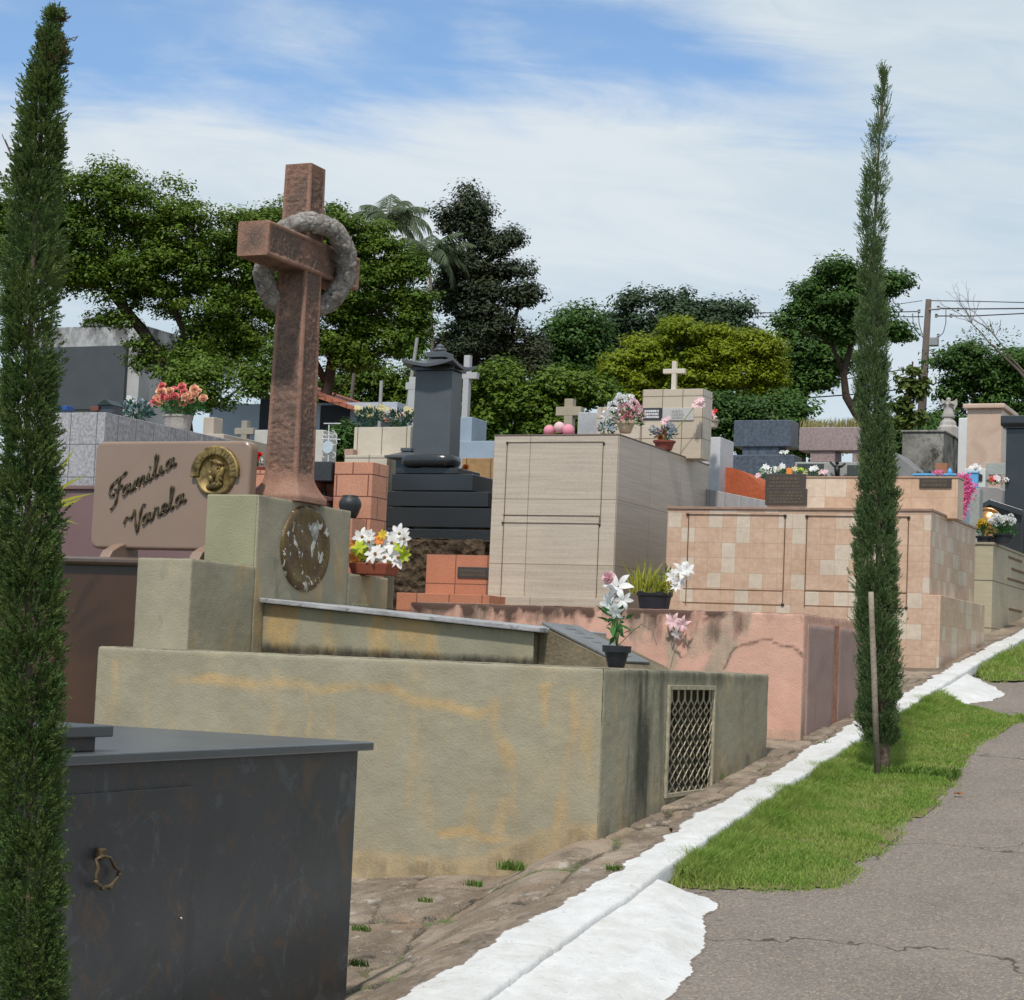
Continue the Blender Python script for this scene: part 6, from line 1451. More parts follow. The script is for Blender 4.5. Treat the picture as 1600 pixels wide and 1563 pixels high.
# fallen leaves
DL = plain('fallen_leaf', (.28,.12,.05), .8, 0, .4)
for i, (px, py, s_) in enumerate([(1507,1150,.035),(1122,1357,.02),(1497,1240,.02),(1240,1250,.016)]):
    c = hg(px, py, G0-.06); b = MB(); rs = random.Random(i); n = 9
    P = [(c.x+s_*math.cos(2*PI*k/n)*(1+.2*rs.random()), c.y+s_*.7*math.sin(2*PI*k/n), c.z+.008*math.sin(k*2.1)) for k in range(n)]
    b.hull(P, [(a, b2, c2+.002) for a, b2, c2 in P]); setp(b.build('fallen_leaf', DL, None), ['large orange brown leaf on the grass right of the uphill cypress','brown leaf in the near end of the grass strip','brown leaf at the asphalt edge of the grass','small brown leaf in the middle of the grass strip'][i], 'leaf', 'fallen leaves')

# loose grit along the edge of the asphalt and on the pavement
rs = random.Random(123); V = []; Fq = []
PEB = stone('grit', (.24,.2,.17), .5, 60, 80, .2, .9)
def grit(x, y, z, r):
    k = len(V); n = 6
    for j in range(n): a = 2*PI*j/n; V.append((x+r*math.cos(a)*rs.uniform(.7,1.2), y+r*math.sin(a)*rs.uniform(.7,1.2), z))
    V.append((x, y, z+r*.7))
    for j in range(n): Fq.append((k+j, k+(j+1)%n, k+n))
edges = g1[:12]+[(-2.0, 13.6)]
for _ in range(1500):
    i = rs.randrange(len(edges)-1); t_ = rs.random(); x = edges[i][0]+(edges[i+1][0]-edges[i][0])*t_ + rs.gauss(.03, .05); y = edges[i][1]+(edges[i+1][1]-edges[i][1])*t_ + rs.gauss(-.03, .05)
    grit(x, y, road_z(x, y)+.001, rs.uniform(.0015, .005))
for _ in range(900):
    y = rs.uniform(5, 13); s_ = rs.uniform(.0, .4) if y > 8.2 else rs.uniform(0, 1.8); x = kerbL(y)-s_; grit(x, y, slope(y)+side_off(x, y)-.001, rs.uniform(.0015, .0045))
setp(mesh_np('gravel', V, np.array(Fq), PEB), 'loose grit and small stones along the asphalt edge and on the pavement', kind='stuff')
SKYK = .11; SKYOFF = (1.3, .7, 0)
# ================================================================ CYPRESSES
def sprigs(name, parent, axis, rad, n, L, m, seed, dens=1, wid=.0045, up=.75, nb=12, spread=.5, thin=0, nc=0, cr=.03):
    """axis(t)->Vector, rad(t)->radius, t in 0..1; sprigs are small fans of scale twigs gathered in tufts"""
    rs = np.random.RandomState(seed); V = []; nc = nc or n//30; cl = []
    for k in range(nc):
        tt = rs.uniform(0, 1)
        if thin and rs.random() < thin*max(0, tt-.42): continue
        a = rs.uniform(0, 2*PI); R = rad(tt)
        r = max(0, R-cr*.55)*(.55+.45*rs.random()**.5)*(1+.18*nz(math.cos(a), math.sin(a), tt*14))
        cl.append((axis(tt) + Vector((math.cos(a)*r, math.sin(a)*r, 0)), Vector((math.cos(a), math.sin(a), 0)), min(cr, R*.8)*rs.uniform(.6, 1.3)))
    for k in range(n):
        c0, out, q_ = cl[rs.randint(len(cl))]
        o = Vector((rs.normal(), rs.normal(), rs.normal()*1.1)).normalized(); o = (o + out*.55 + Vector((0,0,.25))).normalized()
        c = c0 + Vector((o.x, o.y, o.z*1.6))*q_*rs.random()**.6
        l0 = L*rs.uniform(.6, 1.25)
        d0 = (o*.55 + out*(1-up)*.8 + Vector((rs.normal(0,.15), rs.normal(0,.15), up))).normalized()
        sd = d0.cross(Vector((rs.normal(), rs.normal(), rs.normal()))).normalized()
        for b in range(nb):
            f = b/nb; s = -1 if b % 2 else 1
            p = c + d0*l0*f*.8; d = (d0 + sd*s*spread*(1.1-f*.6) + Vector((rs.normal(0,.18), rs.normal(0,.18), rs.normal(0,.18)))).normalized()
            l = l0*(.42-.2*f)*rs.uniform(.7, 1.2); w = wid*rs.uniform(.7, 1.3); u = d.cross(Vector((rs.normal(), rs.normal(), rs.normal()))).normalized()*w
            V += [tuple(p-u*.6), tuple(p+d*l*.6-u), tuple(p+d*l), tuple(p+d*l*.6+u)]
    N = len(V)//4; b = np.arange(N)*4
    return mesh_np(name, V, np.stack([b, b+1, b+2, b+3], 1), m, parent)
def lerp_tab(T):
    def f(t):
        for (a, b), (c, d) in zip(T, T[1:]):
            if t <= c: return b + (d-b)*(t-a)/(c-a)
        return T[-1][1]
    return f
CYM = leafmat('cypress_foliage', (.035,.085,.026), (.11,.18,.05), .25, (.2,.25,.07), 14)
CYM2 = leafmat('cypress_foliage_uphill', (.06,.115,.045), (.13,.2,.075), .25, (.18,.24,.09), 8)
BARK = stone('grey_bark', (.16,.12,.09), .3, 12, 60, .3, .95, .8, .01, .1)
# near cypress at the left edge
dC = 4.45
def pxC(y): return lerp_tab([(10,88),(60,78),(100,74),(200,64),(300,56),(450,50),(700,42),(900,44),(1200,46),(1563,48),(2000,50)])(y)
hwC = lerp_tab([(10,2),(45,9),(80,20),(150,27),(250,36),(320,40),(420,49),(480,46),(560,44),(700,47),(850,55),(1000,58),(1100,55),(1200,57),(1300,50),(1450,58),(1563,56),(1800,50),(2000,30)])
base = at(50, 2020, dC); gz0_ = road_z(base.x, base.y)
T = thing('cypress', 'dense dark green columnar cypress in the left foreground', 'tree', (base.x, base.y, gz0_))
def axC(t): y = 22+(1-t)*1960; return at(pxC(y), y, dC)
def rdC(t): y = 22+(1-t)*1960; return hwC(y)/F*dC*.86
sprigs('crown', T, axC, rdC, 25000, .03, CYM, 1, wid=.0017, nb=11, up=.6, nc=1150, cr=.03, thin=.5)
b = MB(); b.tube([Vector((base.x, base.y, gz0_-.1))]+[axC(k/12) for k in range(12)]+[at(80, 60, dC), at(88, 14, dC)], [.02]+[.013-.0008*k for k in range(12)]+[.003,.002], 8); b.build('trunk', BARK, T, smooth=True)
b = MB()
for Q in ([(78,70),(84,40),(88,12)], [(80,62),(92,45),(108,25)], [(85,80),(105,62),(120,58)], [(84,48),(78,36),(70,28)], [(90,30),(93,20),(99,24)], [(30,260),(20,245),(8,218)], [(25,255),(14,235),(3,210)], [(108,60),(116,64),(122,56)], [(90,130),(100,90),(106,70)]):
    b.tube([at(x, y, dC) for x, y in Q], [.0018,.0014,.001], 5)
b.build('bare_twigs', BARK, T)
def axT(t): return at(88-10*(1-t)+3*math.sin(t*9), 120-95*t, dC)
sprigs('tip_foliage', T, axT, lambda t: (24-20*t)/F*dC, 260, .03, leafmat('dry_cypress_tip', (.06,.07,.025), (.13,.12,.05), .2, (.12,.1,.04), 9), 5, wid=.0018, nb=10, up=.6)
# uphill cypress with stake
bp = hg(1378, 1208, G0-.08); dR = bp.dot(CF)
pxR = lerp_tab([(95,1380),(180,1377),(300,1366),(400,1360),(500,1363),(600,1362),(700,1370),(800,1370),(900,1368),(1000,1372),(1100,1372),(1200,1376)])
hwR = lerp_tab([(95,1),(150,4),(200,9),(260,15),(330,20),(380,18),(420,17),(470,22),(600,25),(700,27),(800,28),(880,34),(960,35),(1060,34),(1120,36),(1150,24),(1175,20),(1200,6)])
T = thing('cypress', 'slim grey green cypress tied to a stake on the grass strip', 'tree', bp)
def axR(t): y = 100+(1-t)*1062; return at(pxR(y), y, dR)
def rdR(t): y = 100+(1-t)*1062; return hwR(y)/F*dR*.9
sprigs('crown', T, lambda t: axR(t*.86), lambda t: rdR(t*.86), 18000, .05, CYM2, 2, wid=.0022, nb=10, up=.85, thin=1.5, nc=1350, cr=.04)
sprigs('upper_crown', T, lambda t: axR(.66+t*.33), lambda t: rdR(.66+t*.33), 700, .08, CYM2, 3, wid=.0022, nb=9, up=.9, spread=.4, nc=200, cr=.03)
for Q, sd in (([(1345,905),(1338,860),(1335,830)], 6), ([(1398,800),(1400,770),(1397,745)], 7), ([(1350,1140),(1345,1105),(1348,1060)], 8), ([(1400,1160),(1405,1130),(1402,1090)], 9)):
    W = [at(x, y, dR) for x, y in Q]
    sprigs('side_spray', T, lambda t: W[0].lerp(W[1], t*2) if t < .5 else W[1].lerp(W[2], t*2-1), lambda t: .018*(1.2-t), 130, .05, CYM2, sd, wid=.0026, nb=9, up=.88)
b = MB(); b.tube([bp-Vector((0,0,.1)), at(1381,1180,dR), at(1376,1000,dR), at(1369,700,dR), at(1364,400,dR), at(1376,180,dR), at(1379,97,dR)], [.042,.034,.02,.014,.009,.005,.002], 9); b.build('trunk', BARK, T, smooth=True)
b = MB()
for Q in ([(1378,190),(1380,130),(1377,97)], [(1378,150),(1385,125),(1386,105)], [(1377,190),(1390,160),(1394,142)], [(1376,200),(1371,170),(1368,150)], [(1377,185),(1385,170),(1388,150)], [(1374,230),(1366,205),(1363,190)]):
    b.tube([at(x, y, dR) for x, y in Q], [.004,.003,.0015], 5)
b.build('bare_twigs', leafmat('green_twig', (.05,.08,.04), (.07,.1,.05), .0), T)
sb = hg(1372, 1207, G0-.08); sb = sb*((dR-.12)/sb.dot(CF)); sb.z = slope(sb.y)-.13
ds = dR-.12*1.9
setp(MB().tube([at(1371,1222,ds), at(1366,1060,ds), at(1362,960,ds), at(1361,925,ds)], [.016,.016,.015,.014], 10).build('stake', stone('weathered_wood', (.3,.25,.2), .25, 8, 60, .3, .9, .5, .01, .1), None, smooth=True), 'pale weathered wooden stake in front of the uphill cypress', 'stake')
tuft('leafy_weeds', 'low leafy weeds spreading at the foot of the uphill cypress', (bp.x+.12, bp.y-.05, bp.z), .3, .14, .06, 700, WM_, 'weeds', 1.2, .006, seed=99)
# ================================================================ TREES
def tree(name, label, d, blobs, base_px, limbs, lm, bark, n, leaf=.12, clump=.75, seed=0, flat=.5, group='trees behind the cemetery', aspect=.5, shell=.35, trunk_r=.25, cat='tree', dens=None, depthk=.8, drop=0.0, extra=1.0):
    rs = np.random.RandomState(seed); a = at(base_px[0], base_px[1], d); bz_ = slope(a.y)-.4
    T = thing(name, label, cat, (a.x, a.y, bz_), group)
    cl = []; W = np.array([b[2]*b[3] for b in blobs], float); W /= W.sum()
    tot = int(sum(b[2]*b[3]*PI for b in blobs)*(d/F)**2/(clump*clump*flat*PI)*4.6*extra)+len(blobs)
    for i, w in enumerate(W):
        b = blobs[i]; c = at(b[0], b[1], d + (b[4] if len(b) > 4 else 0)); rx = max(.1, b[2]/F*d-clump*.6); rz = max(.1, b[3]*1.3/F*d-clump*flat*.6)
        for k in range(max(2, int(tot*w))):
            v = rs.normal(size=3); v /= np.linalg.norm(v); r = shell+(1-shell)*rs.random()**.6
            if v[2] < -.3: v[2] *= .85
            cl.append((c + CR*(v[0]*rx*r) + CF*(v[1]*rx*depthk*r) + Vector((0,0,1))*(v[2]*rz*r), clump*rs.uniform(.6, 1.25)))
    cl_c = np.array([tuple(c) for c, r in cl]); cl_r = np.array([r for c, r in cl])
    pr = cl_r**2; pr /= pr.sum(); ii = rs.choice(len(cl), n, p=pr)
    v = rs.normal(size=(n, 3)); v /= np.linalg.norm(v, axis=1)[:,None]; v[:,2] = np.where(v[:,2] < 0, v[:,2]*.7, v[:,2]); rr = rs.random(n)**.4
    jag = 1+.35*np.sin(v[:,0]*7+ii)*np.cos(v[:,1]*6+ii*2)
    P = cl_c[ii] + v*(rr*jag)[:,None]*cl_r[ii][:,None]*np.array([1, 1, flat])
    nrm = v + np.array([0, 0, .9]) + rs.normal(0, .42, (n, 3)); nrm /= np.linalg.norm(nrm, axis=1)[:,None]
    u = np.cross(nrm, rs.normal(size=(n, 3))); u /= np.linalg.norm(u, axis=1)[:,None]; w = np.cross(nrm, u)
    s = leaf*rs.uniform(.6, 1.3, n)[:,None]; u2 = u*s*.5; w2 = w*s*.5*aspect
    V = np.stack([P-u2, P-w2, P+u2, P+w2], 1).reshape(-1, 3); b_ = np.arange(n)*4
    mesh_np('crown', V, np.stack([b_, b_+1, b_+2, b_+3], 1), lm, T)
    mb = MB(); t0 = Vector((a.x, a.y, bz_)); ends = []
    lastp = [t0]
    for L in limbs:      # each limb: list of pixels, first joins trunk
        pts = [at(x, y, d) for x, y in L]; 
        if L is limbs[0]: pts = [t0]+pts
        k = len(pts); r0 = trunk_r if L is limbs[0] else trunk_r*.5
        mb.tube(pts, [r0*(1-.65*i/(k-1)) for i in range(k)], 8); ends.append(pts)
    pool = [p for pts in ends for p in pts[1 if len(pts) > 1 else 0:]]
    for k in rs.choice(len(cl), min(len(cl), 46), replace=False):
        c = cl[k][0]; p = min(pool, key=lambda q: (q-c).length + (2 if q.z > c.z else 0)); m = (p+c)/2 + Vector((rs.normal(0,.1), rs.normal(0,.1), -.1*(p-c).length))
        mb.tube([p, m, c], [trunk_r*.2, trunk_r*.13, trunk_r*.05], 5)
    mb.build('trunk', bark, T, smooth=True)
    return T
DB = stone('dark_bark', (.06,.045,.035), .3, 3, 20, .3, .95, .8, .05, .1)
LM1 = leafmat('flame_tree_leaf', (.022,.06,.006), (.10,.175,.013), .25, (.16,.23,.02), .6)
LM2 = leafmat('dark_conifer_leaf', (.022,.042,.02), (.055,.08,.036), .2, (.075,.07,.036), .4)
LM3 = leafmat('broad_green_leaf', (.025,.065,.014), (.07,.14,.025), .3, (.08,.17,.025), .5)
LM4 = leafmat('blue_green_leaf_tree', (.03,.06,.03), (.06,.1,.045), .2, (.07,.11,.05), .5)
LM5 = leafmat('olive_leaf_tree', (.1,.16,.008), (.25,.31,.016), .4, (.33,.36,.02), .5)
LM6 = leafmat('sparse_leaf', (.05,.085,.015), (.11,.15,.03), .3, (.12,.14,.02), .5)
tree('flame_tree', 'large spreading green tree with layered crown behind the mausoleum', 52,
     [(60,330,90,55),(150,300,95,48),(230,330,100,50),(330,370,100,48),(400,395,80,60),(60,400,80,50),(150,410,75,36),(265,435,105,42),(200,465,60,22),(330,470,110,60),(400,500,80,50),(310,560,70,55),(320,600,60,38,-8),(-40,360,70,90),(175,500,45,20),(415,350,60,34),(290,625,50,22,-8),(235,555,45,30),(200,400,120,50),(120,370,90,60),(120,440,70,24),(380,560,50,22),(400,590,50,26,-3),(440,560,40,30,-3),(360,540,60,40)],
     (285,690), [[(283,640),(262,580),(225,520),(190,480)], [(283,640),(305,560),(330,480),(350,400)], [(262,580),(290,520),(250,440),(200,350)], [(225,520),(160,440),(100,380)]], LM1, DB, 150000, .11, .55, 11, .5, trunk_r=.3)
tree('flame_tree', 'rounded green tree crown directly right of the cross', 56,
     [(450,345,60,38),(520,365,65,42),(590,400,62,46),(640,440,45,45),(650,500,38,48),(560,450,80,60),(480,440,70,60),(610,520,65,42),(540,520,60,50),(470,530,50,40),(640,545,40,22),(560,565,45,20),(430,420,60,60)],
     (500,700), [[(505,640),(520,560),(545,480),(570,420)], [(520,560),(580,500),(630,460)], [(510,600),(470,520),(450,400)]], LM1, DB, 110000, .11, .55, 12, .5, trunk_r=.22)
tree('conifer', 'tall dark irregular conifer with tiered branches in the middle background', 62,
     [(735,330,42,32),(700,345,30,22),(745,360,40,30),(770,385,35,20),(800,372,20,28),(735,415,55,30),(790,425,48,16),(740,460,60,30),(810,460,38,18),(760,500,70,30),(820,470,25,14),(730,540,70,35),(790,540,60,30),(700,580,60,40),(770,590,70,35),(835,560,30,40),(700,440,30,50)],
     (745,690), [[(742,620),(735,520),(738,420),(738,340)], [(738,480),(790,455),(830,450)], [(737,430),(770,400),(805,370)], [(735,560),(800,520)]], LM2, DB, 90000, .12, .5, 13, .75, trunk_r=.3, shell=.1)
tree('broad_tree', 'mid green rounded tree between the dark conifer and the wide dark dome', 74,
     [(875,510,50,40),(920,520,60,45),(890,560,60,50),(940,590,60,40),(850,600,50,40)], (890,700), [[(890,640),(888,590),(885,530)], [(888,600),(930,550)]], LM3, DB, 26000, .17, 1.0, 14, .6)
tree('broad_tree', 'wide dark blue green dome shaped tree on the skyline', 78,
     [(1000,505,75,48),(1070,497,80,48),(1130,510,62,50),(950,540,60,45),(1080,540,100,50),(1010,560,90,50),(1150,550,50,40),(900,570,50,40)], (1040,700), [[(1040,640),(1045,580),(1060,520)], [(1042,600),(980,530)], [(1044,590),(1120,530)]], LM4, DB, 60000, .18, .7, 15, .7)
tree('olive_green_tree', 'yellowish green spreading tree behind the stepped cream headstone', 55,
     [(1060,512,38,16),(1110,520,28,10),(1190,535,32,14),(985,558,30,14),(1060,528,60,22),(1010,550,55,28),(1120,545,70,30),(1185,545,50,28),(980,580,50,26),(1060,580,80,34),(1150,590,80,34),(1000,610,60,28),(1090,620,80,30),(1200,590,40,40),(960,610,40,20)], (1085,700), [[(1085,660),(1080,600),(1070,550)], [(1082,620),(1010,570)], [(1083,610),(1150,560)]], LM5, DB, 80000, .115, .5, 16, .48, trunk_r=.22)
tree('broad_tree', 'lively green tree just left of the uphill cypress, lower crown', 58,
     [(1245,550,48,40),(1290,560,50,38),(1230,590,50,30),(1270,595,45,22),(1200,620,60,28)], (1250,700), [[(1250,650),(1255,600),(1260,560)], [(1252,620),(1290,570)]], LM3, DB, 26000, .14, .7, 17, .5)
tree('broad_tree', 'taller open crowned tree with a curved bare trunk behind the uphill cypress', 50,
     [(1300,430,52,24),(1350,440,50,28),(1385,450,32,18),(1265,450,20,14),(1300,470,55,26),(1350,490,55,28),(1255,485,38,14),(1225,500,24,8),(1320,520,50,26),(1290,500,45,20),(1395,510,20,12),(1410,525,16,8),(1405,440,16,8)],
     (1352,690), [[(1345,660),(1322,620),(1318,585),(1330,540),(1340,480),(1345,440)], [(1330,640),(1345,600),(1352,560),(1348,500)], [(1318,585),(1300,540),(1270,500),(1240,490)], [(1330,540),(1300,490),(1290,450)], [(1352,560),(1385,520),(1405,515)]], LM3, DB, 40000, .11, .5, 18, .55, trunk_r=.13, shell=.1, extra=.75)
tree('leafy_bush', 'dense dark green bush filling the gap behind the blue grey headstone', 44,
     [(1170,660,70,38),(1230,660,48,34),(1120,650,50,38),(1265,690,30,24),(1200,690,80,24),(1060,670,70,30)], (1180,720), [[(1180,700),(1185,670)], [(1180,700),(1230,660)]], LM3, DB, 30000, .12, .6, 19, .55, trunk_r=.1, cat='bush')
tree('leafy_bush', 'bright green low trees between the black pillar and the concrete cross', 48,
     [(780,590,45,32),(830,625,55,30),(890,610,50,30),(780,650,55,34),(850,665,70,26),(930,620,45,30),(720,640,40,40),(920,670,60,24),(760,700,60,30)], (820,720), [[(820,690),(815,640),(800,600)], [(816,650),(880,610)]], LM1, DB, 60000, .12, .5, 20, .65, trunk_r=.12, cat='bush')
tree('leafy_bush', 'green tree foliage filling the gap between the house roof and the black pillar', 64,
     [(560,620,45,45),(600,600,40,30),(620,640,50,40),(520,610,40,30),(660,600,40,40),(500,650,40,40)], (600,700), [[(600,680),(595,620)], [(597,640),(640,600)]], LM1, DB, 24000, .15, .7, 21, .5, trunk_r=.12, cat='bush')
tree('leafy_bush', 'small clipped dark bush beside the white iron cross', 22, [(536,690,22,26),(528,705,20,20)], (535,720), [[(535,705),(533,690)]], LM3, DB, 5000, .06, .2, 22, .7, trunk_r=.03, cat='bush')
tree('broad_tree', 'open green tree at the right edge beyond the utility pole', 56,
     [(1520,560,55,26),(1570,570,50,30),(1500,590,45,24),(1560,600,60,30),(1620,590,50,50),(1490,620,40,24),(1560,630,60,24),(1480,650,40,20),(1520,545,40,12),(1600,660,50,30),(1470,565,12,8)], (1540,700), [[(1540,660),(1545,610),(1530,560)], [(1542,630),(1590,590)], [(1541,640),(1500,600)]], LM3, DB, 30000, .13, .6, 23, .45, trunk_r=.16)
tree('sapling', 'thin sapling with large pale leaves between the uphill cypress and the pole', 36,
     [(1425,580,14,10),(1418,600,18,10),(1432,615,16,9),(1415,630,20,10),(1430,645,20,10),(1410,660,20,12),(1440,600,8,8),(1400,640,10,8)], (1418,700), [[(1418,680),(1420,640),(1424,600),(1426,565)]], LM6, DB, 1300, .15, .22, 24, .6, trunk_r=.045, extra=.6)
tree('leafy_bush', 'bushy greenery behind the mouldy concrete tomb', 44, [(1420,670,40,22),(1450,680,50,24),(1400,690,30,20)], (1420,720), [[(1420,700),(1425,675)]], LM3, DB, 7000, .12, .45, 25, .55, trunk_r=.05, cat='bush')
# bare branched tree at far right
dB = 48; T = thing('bare_tree', 'nearly leafless branching tree rising at the far right', 'tree', at(1640, 720, dB), 'trees behind the cemetery')
T.location.z = slope(T.location.y)-.3
b = MB(); rs = random.Random(33)
def twig(p, d, r, dep):
    L = {0: 1.0, 1: .8, 2: .55, 3: .35, 4: .22}[dep]*rs.uniform(.7, 1.2); q = p+d*L
    b.tube([p, (p+q)/2+Vector((0,0,.03)), q], [r, r*.8, r*.6], 5)
    if dep < 4:
        for _ in range(3 if dep < 3 else 2):
            twig(q, (d+Vector((rs.gauss(0,.45), rs.gauss(0,.45), rs.gauss(.08,.4)))).normalized(), r*.55, dep+1)
r0 = at(1640, 640, dB); b.tube([Vector(T.location), r0], [.12,.09], 8)
for q, k in (((1580,560), .05), ((1545,535), .0)):
    w = at(*q, dB); b.tube([r0, (r0+w)/2+Vector((0,0,.12)), w], [.05,.032,.018], 6); twig(w, (w-r0).normalized(), .018, 1); twig(w, (w-r0).normalized(), .015, 2)
b.build('branches', stone('pale_bark', (.14,.11,.09), .2, 5, 30, .2, .95), T)
leaves(T, at(1545, 525, dB), (.75, .5, .3), 260, .08, LM6, 'leaves', seed=3)
# palms
def palm(label, crown_px, trunk_px, d, fr, L, seed, base_y=700):
    rs = random.Random(seed); c = at(*crown_px, d); base = at(trunk_px[-1][0], trunk_px[-1][1], d)
    T = thing('palm_tree', label, 'palm', (base.x, base.y, slope(base.y)-.4), 'palms behind the cross')
    pts = [at(x, y, d) for x, y in trunk_px]; pts.append(Vector((pts[-1].x, pts[-1].y, slope(base.y)-.4)))
    b = MB(); b.tube(pts, [.05]+[.065]*(len(pts)-2)+[.09], 10); b.build('trunk', CPOST if False else stone('palm_bark', (.14,.12,.1), .2, 6, 40, .2, .95), T, smooth=True)
    for k, (ang, el, ll) in enumerate(fr):
        a = math.radians(ang); dirh = CR*math.cos(a)+CF*math.sin(a)*.8; V = []; N = 26; Pp = []
        for i in range(N+1):
            t = i/N; e = math.radians(el) - t*1.9*(1.15 if el < 60 else .8)
            Pp.append((Pp[-1] if Pp else c) + (dirh*math.cos(e)+Vector((0,0,1))*math.sin(e))*(L*ll/N))
        for i in range(1, N):
            t = i/N; tg = (Pp[i+1]-Pp[i-1]).normalized(); sd = tg.cross(Vector((0,0,1))).normalized()
            for s in (-1, 1):
                for _ in range(3):
                    l = L*.32*math.sin(PI*min(.97, t*.85+.12))*rs.uniform(.8, 1.15); dd = (sd*s*.8 + tg*.55 + Vector((0,0,-.35-.4*rs.random()))).normalized(); w = tg*.012
                    p = Pp[i] + tg*rs.uniform(-.04,.04); m_ = p+dd*l*.5; q = p+dd*l+Vector((0,0,-l*.22))
                    V += [tuple(p-w), tuple(p+w), tuple(m_+w*1.3), tuple(m_-w*1.3), tuple(m_-w*1.3), tuple(m_+w*1.3), tuple(q+w*.2), tuple(q-w*.2)]
        n = len(V)//4; b_ = np.arange(n)*4
        o = mesh_np('frond', V, np.stack([b_, b_+1, b_+2, b_+3], 1), PM, T)
        r = MB(); r.tube(Pp, [.02*(1-.8*i/N)+.003 for i in range(N+1)], 5); r.build('rachis', PM, o)
    return T
PM = leafmat('palm_leaf', (.05,.085,.035), (.11,.15,.08), .25, (.13,.15,.09), 1)
fr = [(0,50,1),(20,65,.9),(-30,35,1),(180,60,.75),(150,75,.8),(60,80,.9),(210,40,.7),(-60,60,.8),(90,88,1.0),(330,20,.9),(5,15,.8)]
palm('taller palm with silvery drooping fronds right of the cross', (607,352), [(605,380),(598,430),(585,480),(566,520),(554,580),(545,660)], 63, fr, 1.75, 1)
palm('lower palm with dark arching fronds in front of the conifer', (672,405), [(672,430),(674,520),(680,640)], 61, [(0,60,1),(15,35,1.1),(-20,80,.9),(180,55,.8),(160,20,.7),(200,75,.8),(-60,50,.9),(90,85,.9),(340,10,.9),(60,60,.9)], 1.55, 2)
V = []
# ================================================================ POLE AND WIRES
dP = 58; WOOD = stone('tarred_wood', (.11,.085,.075), .2, 3, 30, .2, .95)
tp = at(1451, 468, dP); bt = at(1437, 700, dP); T = thing('utility_pole', 'wooden utility pole with a transformer box rising behind the concrete tomb', 'pole', (bt.x, bt.y, slope(bt.y)-.3))
MB().tube([Vector(T.location), bt, tp], [.15,.14,.085], 10).build('post', WOOD, T, smooth=True)
GX_ = plain('grey_paint_metal', (.25,.26,.27), .5)
c = at(1459, 534, dP); s = dP/F
MB().box(c.x-7*s, c.x+7*s, c.y-.12, c.y+.12, c.z-7*s, c.z+6*s).build('transformer', GX_, T, .02)
b = MB(); b.tube([at(1443,532,dP), at(1465,529,dP)], .04, 6); b.tube([at(1452,484,dP-.1), at(1468,483,dP-.1)], .03, 6); b.tube([at(1452,548,dP-.1), at(1455,547,dP), at(1461,546,dP)], .02, 6); b.build('bracket', GX_, T)
b = MB()
for x, y in ((1466,481),(1497,484),(1463,494),(1486,494),(1436,487),(1443,525),(1466,525)): b.lathe(at(x, y, dP)-Vector((0,0,.05)), [(.02,0),(.05,.03),(.03,.06),(.05,.09),(.02,.12)], 8)
b.build('insulator', GX_, T)
b = MB()
for Q in ([(1478,484),(1478,505),(1474,520),(1466,528)], [(1426,490),(1427,505),(1434,520),(1443,528)], [(1435,488),(1436,505),(1440,520),(1445,527)], [(1463,494),(1478,494),(1478,505)]): b.tube([at(x, y, dP) for x, y in Q], .012, 5)
b.build('jumper_cable', plain('black_cable', (.02,.02,.02), .6), T)
CB = plain('power_cable', (.03,.03,.035), .6)
for k, (Q, r, lb) in enumerate([(([1451,470],[1520,471],[1640,474]), .014, 'thin top power line running right from the pole'), (([1466,482],[1520,483],[1640,482]), .02, 'thicker power line running right at the pole crossbar'), (([1463,494],[1520,494],[1640,488]), .018, 'lower power line running right from the pole'),
        (([1436,487],[1320,489],[1180,489]), .016, 'upper power line running left behind the cypress'), (([1443,495],[1320,496],[1180,495]), .016, 'second power line running left behind the cypress'),
        (([1440,573],[1340,589],[1180,620]), .016, 'long low cable sagging left from the pole'), (([1440,605],[1340,616],[1150,630]), .02, 'lowest thick cable running left under the tree crown'), (([1441,470],[1420,473],[1400,476]), .01, 'short thin wire ending at the bare twigs')]):
    pts = [at(x, y, dP+ (0 if i == 0 else 1.0*i)) for i, (x, y) in enumerate(Q)]
    setp(MB().tube(pts, r, 5).build('power_line', CB, None), lb, 'cable', 'overhead wires')
# ================================================================ LIGHT AND SKY
SUN_AZ, SUN_EL = math.radians(-187), math.radians(56)      # azimuth from +Y, clockwise positive
sd = Vector((math.sin(SUN_AZ)*math.cos(SUN_EL), math.cos(SUN_AZ)*math.cos(SUN_EL), math.sin(SUN_EL)))
L = bpy.data.lights.new('sun', 'SUN'); L.energy = 3.3; L.angle = math.radians(3.5); L.color = (1, .95, .87)
lo = bpy.data.objects.new('sun', L); COL.objects.link(lo); lo.rotation_mode = 'QUATERNION'; lo.rotation_quaternion = sd.to_track_quat('Z', 'Y'); lo.location = (0, 0, 30)
Wd = bpy.data.worlds.new('World'); S.world = Wd; Wd.use_nodes = True; t = Wd.node_tree; t.nodes.clear()
N_ = lambda ty, **k: (lambda nd: ([setattr(nd, a, v) for a, v in k.items()], nd)[1])(t.nodes.new(ty))
out = N_('ShaderNodeOutputWorld'); bg = N_('ShaderNodeBackground'); bg.inputs[1].default_value = 1
sky = N_('ShaderNodeTexSky', sky_type='NISHITA'); sky.sun_disc = False; sky.sun_elevation = SUN_EL; sky.sun_rotation = SUN_AZ; sky.altitude = 700; sky.air_density = 1.0; sky.dust_density = .6; sky.ozone_density = 2.0
sc = N_('ShaderNodeMix', data_type='RGBA', blend_type='MULTIPLY'); sc.inputs[0].default_value = 1; t.links.new(sky.outputs[0], sc.inputs[6]); sc.inputs[7].default_value = (SKYK*1.0, SKYK*1.27, SKYK*1.42, 1)
tc = N_('ShaderNodeTexCoord')
